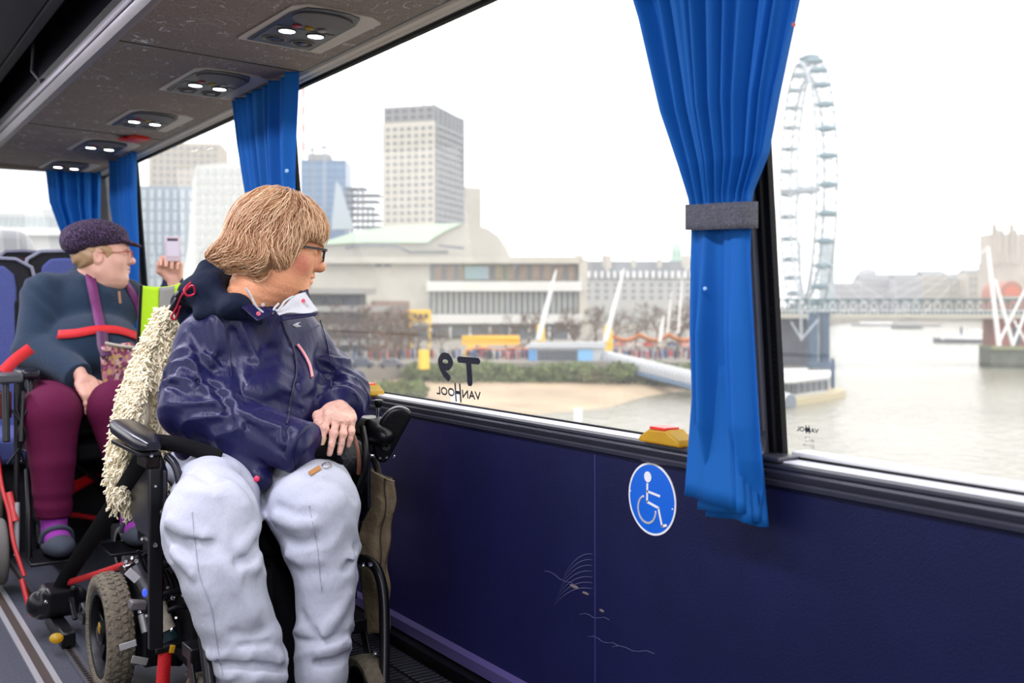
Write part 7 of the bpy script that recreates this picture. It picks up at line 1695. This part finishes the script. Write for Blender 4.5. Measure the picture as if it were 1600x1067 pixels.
# ------------------------------------------------------------------ coach seats further back
M_sb = mat('seat_moquette_blue', (.075, .095, .28), .9, var=.15, vs=200); M_sk = mat('seat_black_mesh', (.010, .010, .013), .85, var=.4, vs=90); M_pipe = mat('seat_piping', (.26, .27, .34), .6)
def coach_seat(px, ytop, Y, w, label, mb=M_sb, back=True):
    q = UY(px, ytop, Y); t = thing('coach_seat', label, 'coach seat', (q.x, Y, 0)); zt = q.z
    pr = [(-w/2, .45), (-w/2, zt-.10), (-w/2*.92, zt-.04), (-w/2*.6, zt-.005), (0, zt), (w/2*.6, zt-.005), (w/2*.92, zt-.04), (w/2, zt-.10), (w/2, .45)]
    obj('seat_back', MB().prism([(q.x+x, Y, z) for x, z in pr], (0, .10, 0)).vf, M_sk, t, bev=.02, bseg=3); obj('piping', MB().tube([(q.x+x, Y-.004, z) for x, z in pr], .008, 6).vf, M_pipe, t)
    obj('seat_cover', MB().prism([(q.x+x*.62, Y-.012, z*.999-.03) for x, z in pr], (0, .02, 0)).vf, mb, t, bev=.015)
    obj('seat_cushion', MB().box((q.x-w/2, Y-.42, .36), (q.x+w/2, Y+.02, .48)).vf, mb, t, bev=.03, bseg=3)
    obj('seat_base', MB().box((q.x-w/2+.05, Y-.35, 0), (q.x+w/2-.05, Y-.05, .36)).vf, M_sk, t)
    return t
coach_seat(-24, 402, 5.0, .40, 'blue coach seat with pale piping at the picture edge, behind the red belt')
coach_seat(102, 392, 5.05, .34, 'blue coach seat whose top shows just behind the neck of the person in the cap')
coach_seat(36, 392, 5.75, .26, 'maroon coach seat seen over the blue one, before the rear window', mat('seat_maroon', (.05, .012, .016), .8))
# ================================================================== LIGHT
w = bpy.data.worlds.new('World'); SC.world = w; w.use_nodes = True; N, L = w.node_tree.nodes, w.node_tree.links
bg = N['Background']; tc = N.new('ShaderNodeTexCoord'); sx = N.new('ShaderNodeSeparateXYZ'); L.new(tc.outputs['Generated'], sx.inputs[0])
r = N.new('ShaderNodeValToRGB'); r.color_ramp.elements[0].position = .0; r.color_ramp.elements[0].color = (.93, .935, .96, 1)
r.color_ramp.elements[1].position = .35; r.color_ramp.elements[1].color = (1, 1, 1, 1); L.new(sx.outputs['Z'], r.inputs[0])
n = N.new('ShaderNodeTexNoise'); n.inputs['Scale'].default_value = 2.2; n.inputs['Detail'].default_value = 3; L.new(tc.outputs['Generated'], n.inputs['Vector'])
mr = N.new('ShaderNodeMapRange'); mr.inputs[1].default_value = .35; mr.inputs[2].default_value = .65; mr.inputs[3].default_value = .95; mr.inputs[4].default_value = 1.05; L.new(n.outputs['Fac'], mr.inputs[0])
vm = N.new('ShaderNodeVectorMath'); vm.operation = 'SCALE'; L.new(r.outputs[0], vm.inputs[0]); L.new(mr.outputs[0], vm.inputs['Scale']); L.new(vm.outputs[0], bg.inputs[0])
bg.inputs[1].default_value = SKY
def portal(loc, rot, sx, sy):
    l = bpy.data.lights.new('daylight_portal', 'AREA'); l.shape = 'RECTANGLE'; l.size = sx; l.size_y = sy; l.cycles.is_portal = True
    o = bpy.data.objects.new('daylight_portal', l); COL.objects.link(o); o.location = loc; o.rotation_euler = rot
portal((-1.16, 2.3, 1.24), (PI/2, 0, -PI/2), 7.7, 1.06)
portal((1.355, 2.3, 1.22), (PI/2, 0, PI/2), 7.7, 1.0)
portal((.1, 6.26, 1.22), (-PI/2, 0, 0), 2.3, 1.0)
portal((.1, -1.61, 1.3), (PI/2, 0, 0), 1.4, .6)
def lamp(loc, rot, sx, sy, e, col, name='cabin_fill_lamp'):
    l = bpy.data.lights.new(name, 'AREA'); l.shape = 'RECTANGLE'; l.size = sx; l.size_y = sy; l.energy = e; l.color = col
    o = bpy.data.objects.new(name, l); COL.objects.link(o); o.location = loc; o.rotation_euler = rot
for y in (-.9, .5, 1.9, 3.3, 4.7): lamp((.05, y, 1.975), (0, 0, 0), .16, 1.0, LAMP, (.86, .84, 1))  # unseen fill added under the ceiling to brighten the cabin
v = SC.view_settings; v.view_transform = 'Standard'; v.look = 'None'; v.gamma = 1; v.use_curve_mapping = False; v.exposure = 0
SC.cycles.max_bounces = 7; SC.cycles.diffuse_bounces = 4; SC.cycles.glossy_bounces = 3; SC.cycles.transparent_max_bounces = 12; SC.cycles.volume_bounces = 1
SC.cycles.use_denoising = True; SC.cycles.sample_clamp_indirect = 6; SC.cycles.caustics_reflective = False; SC.cycles.caustics_refractive = False
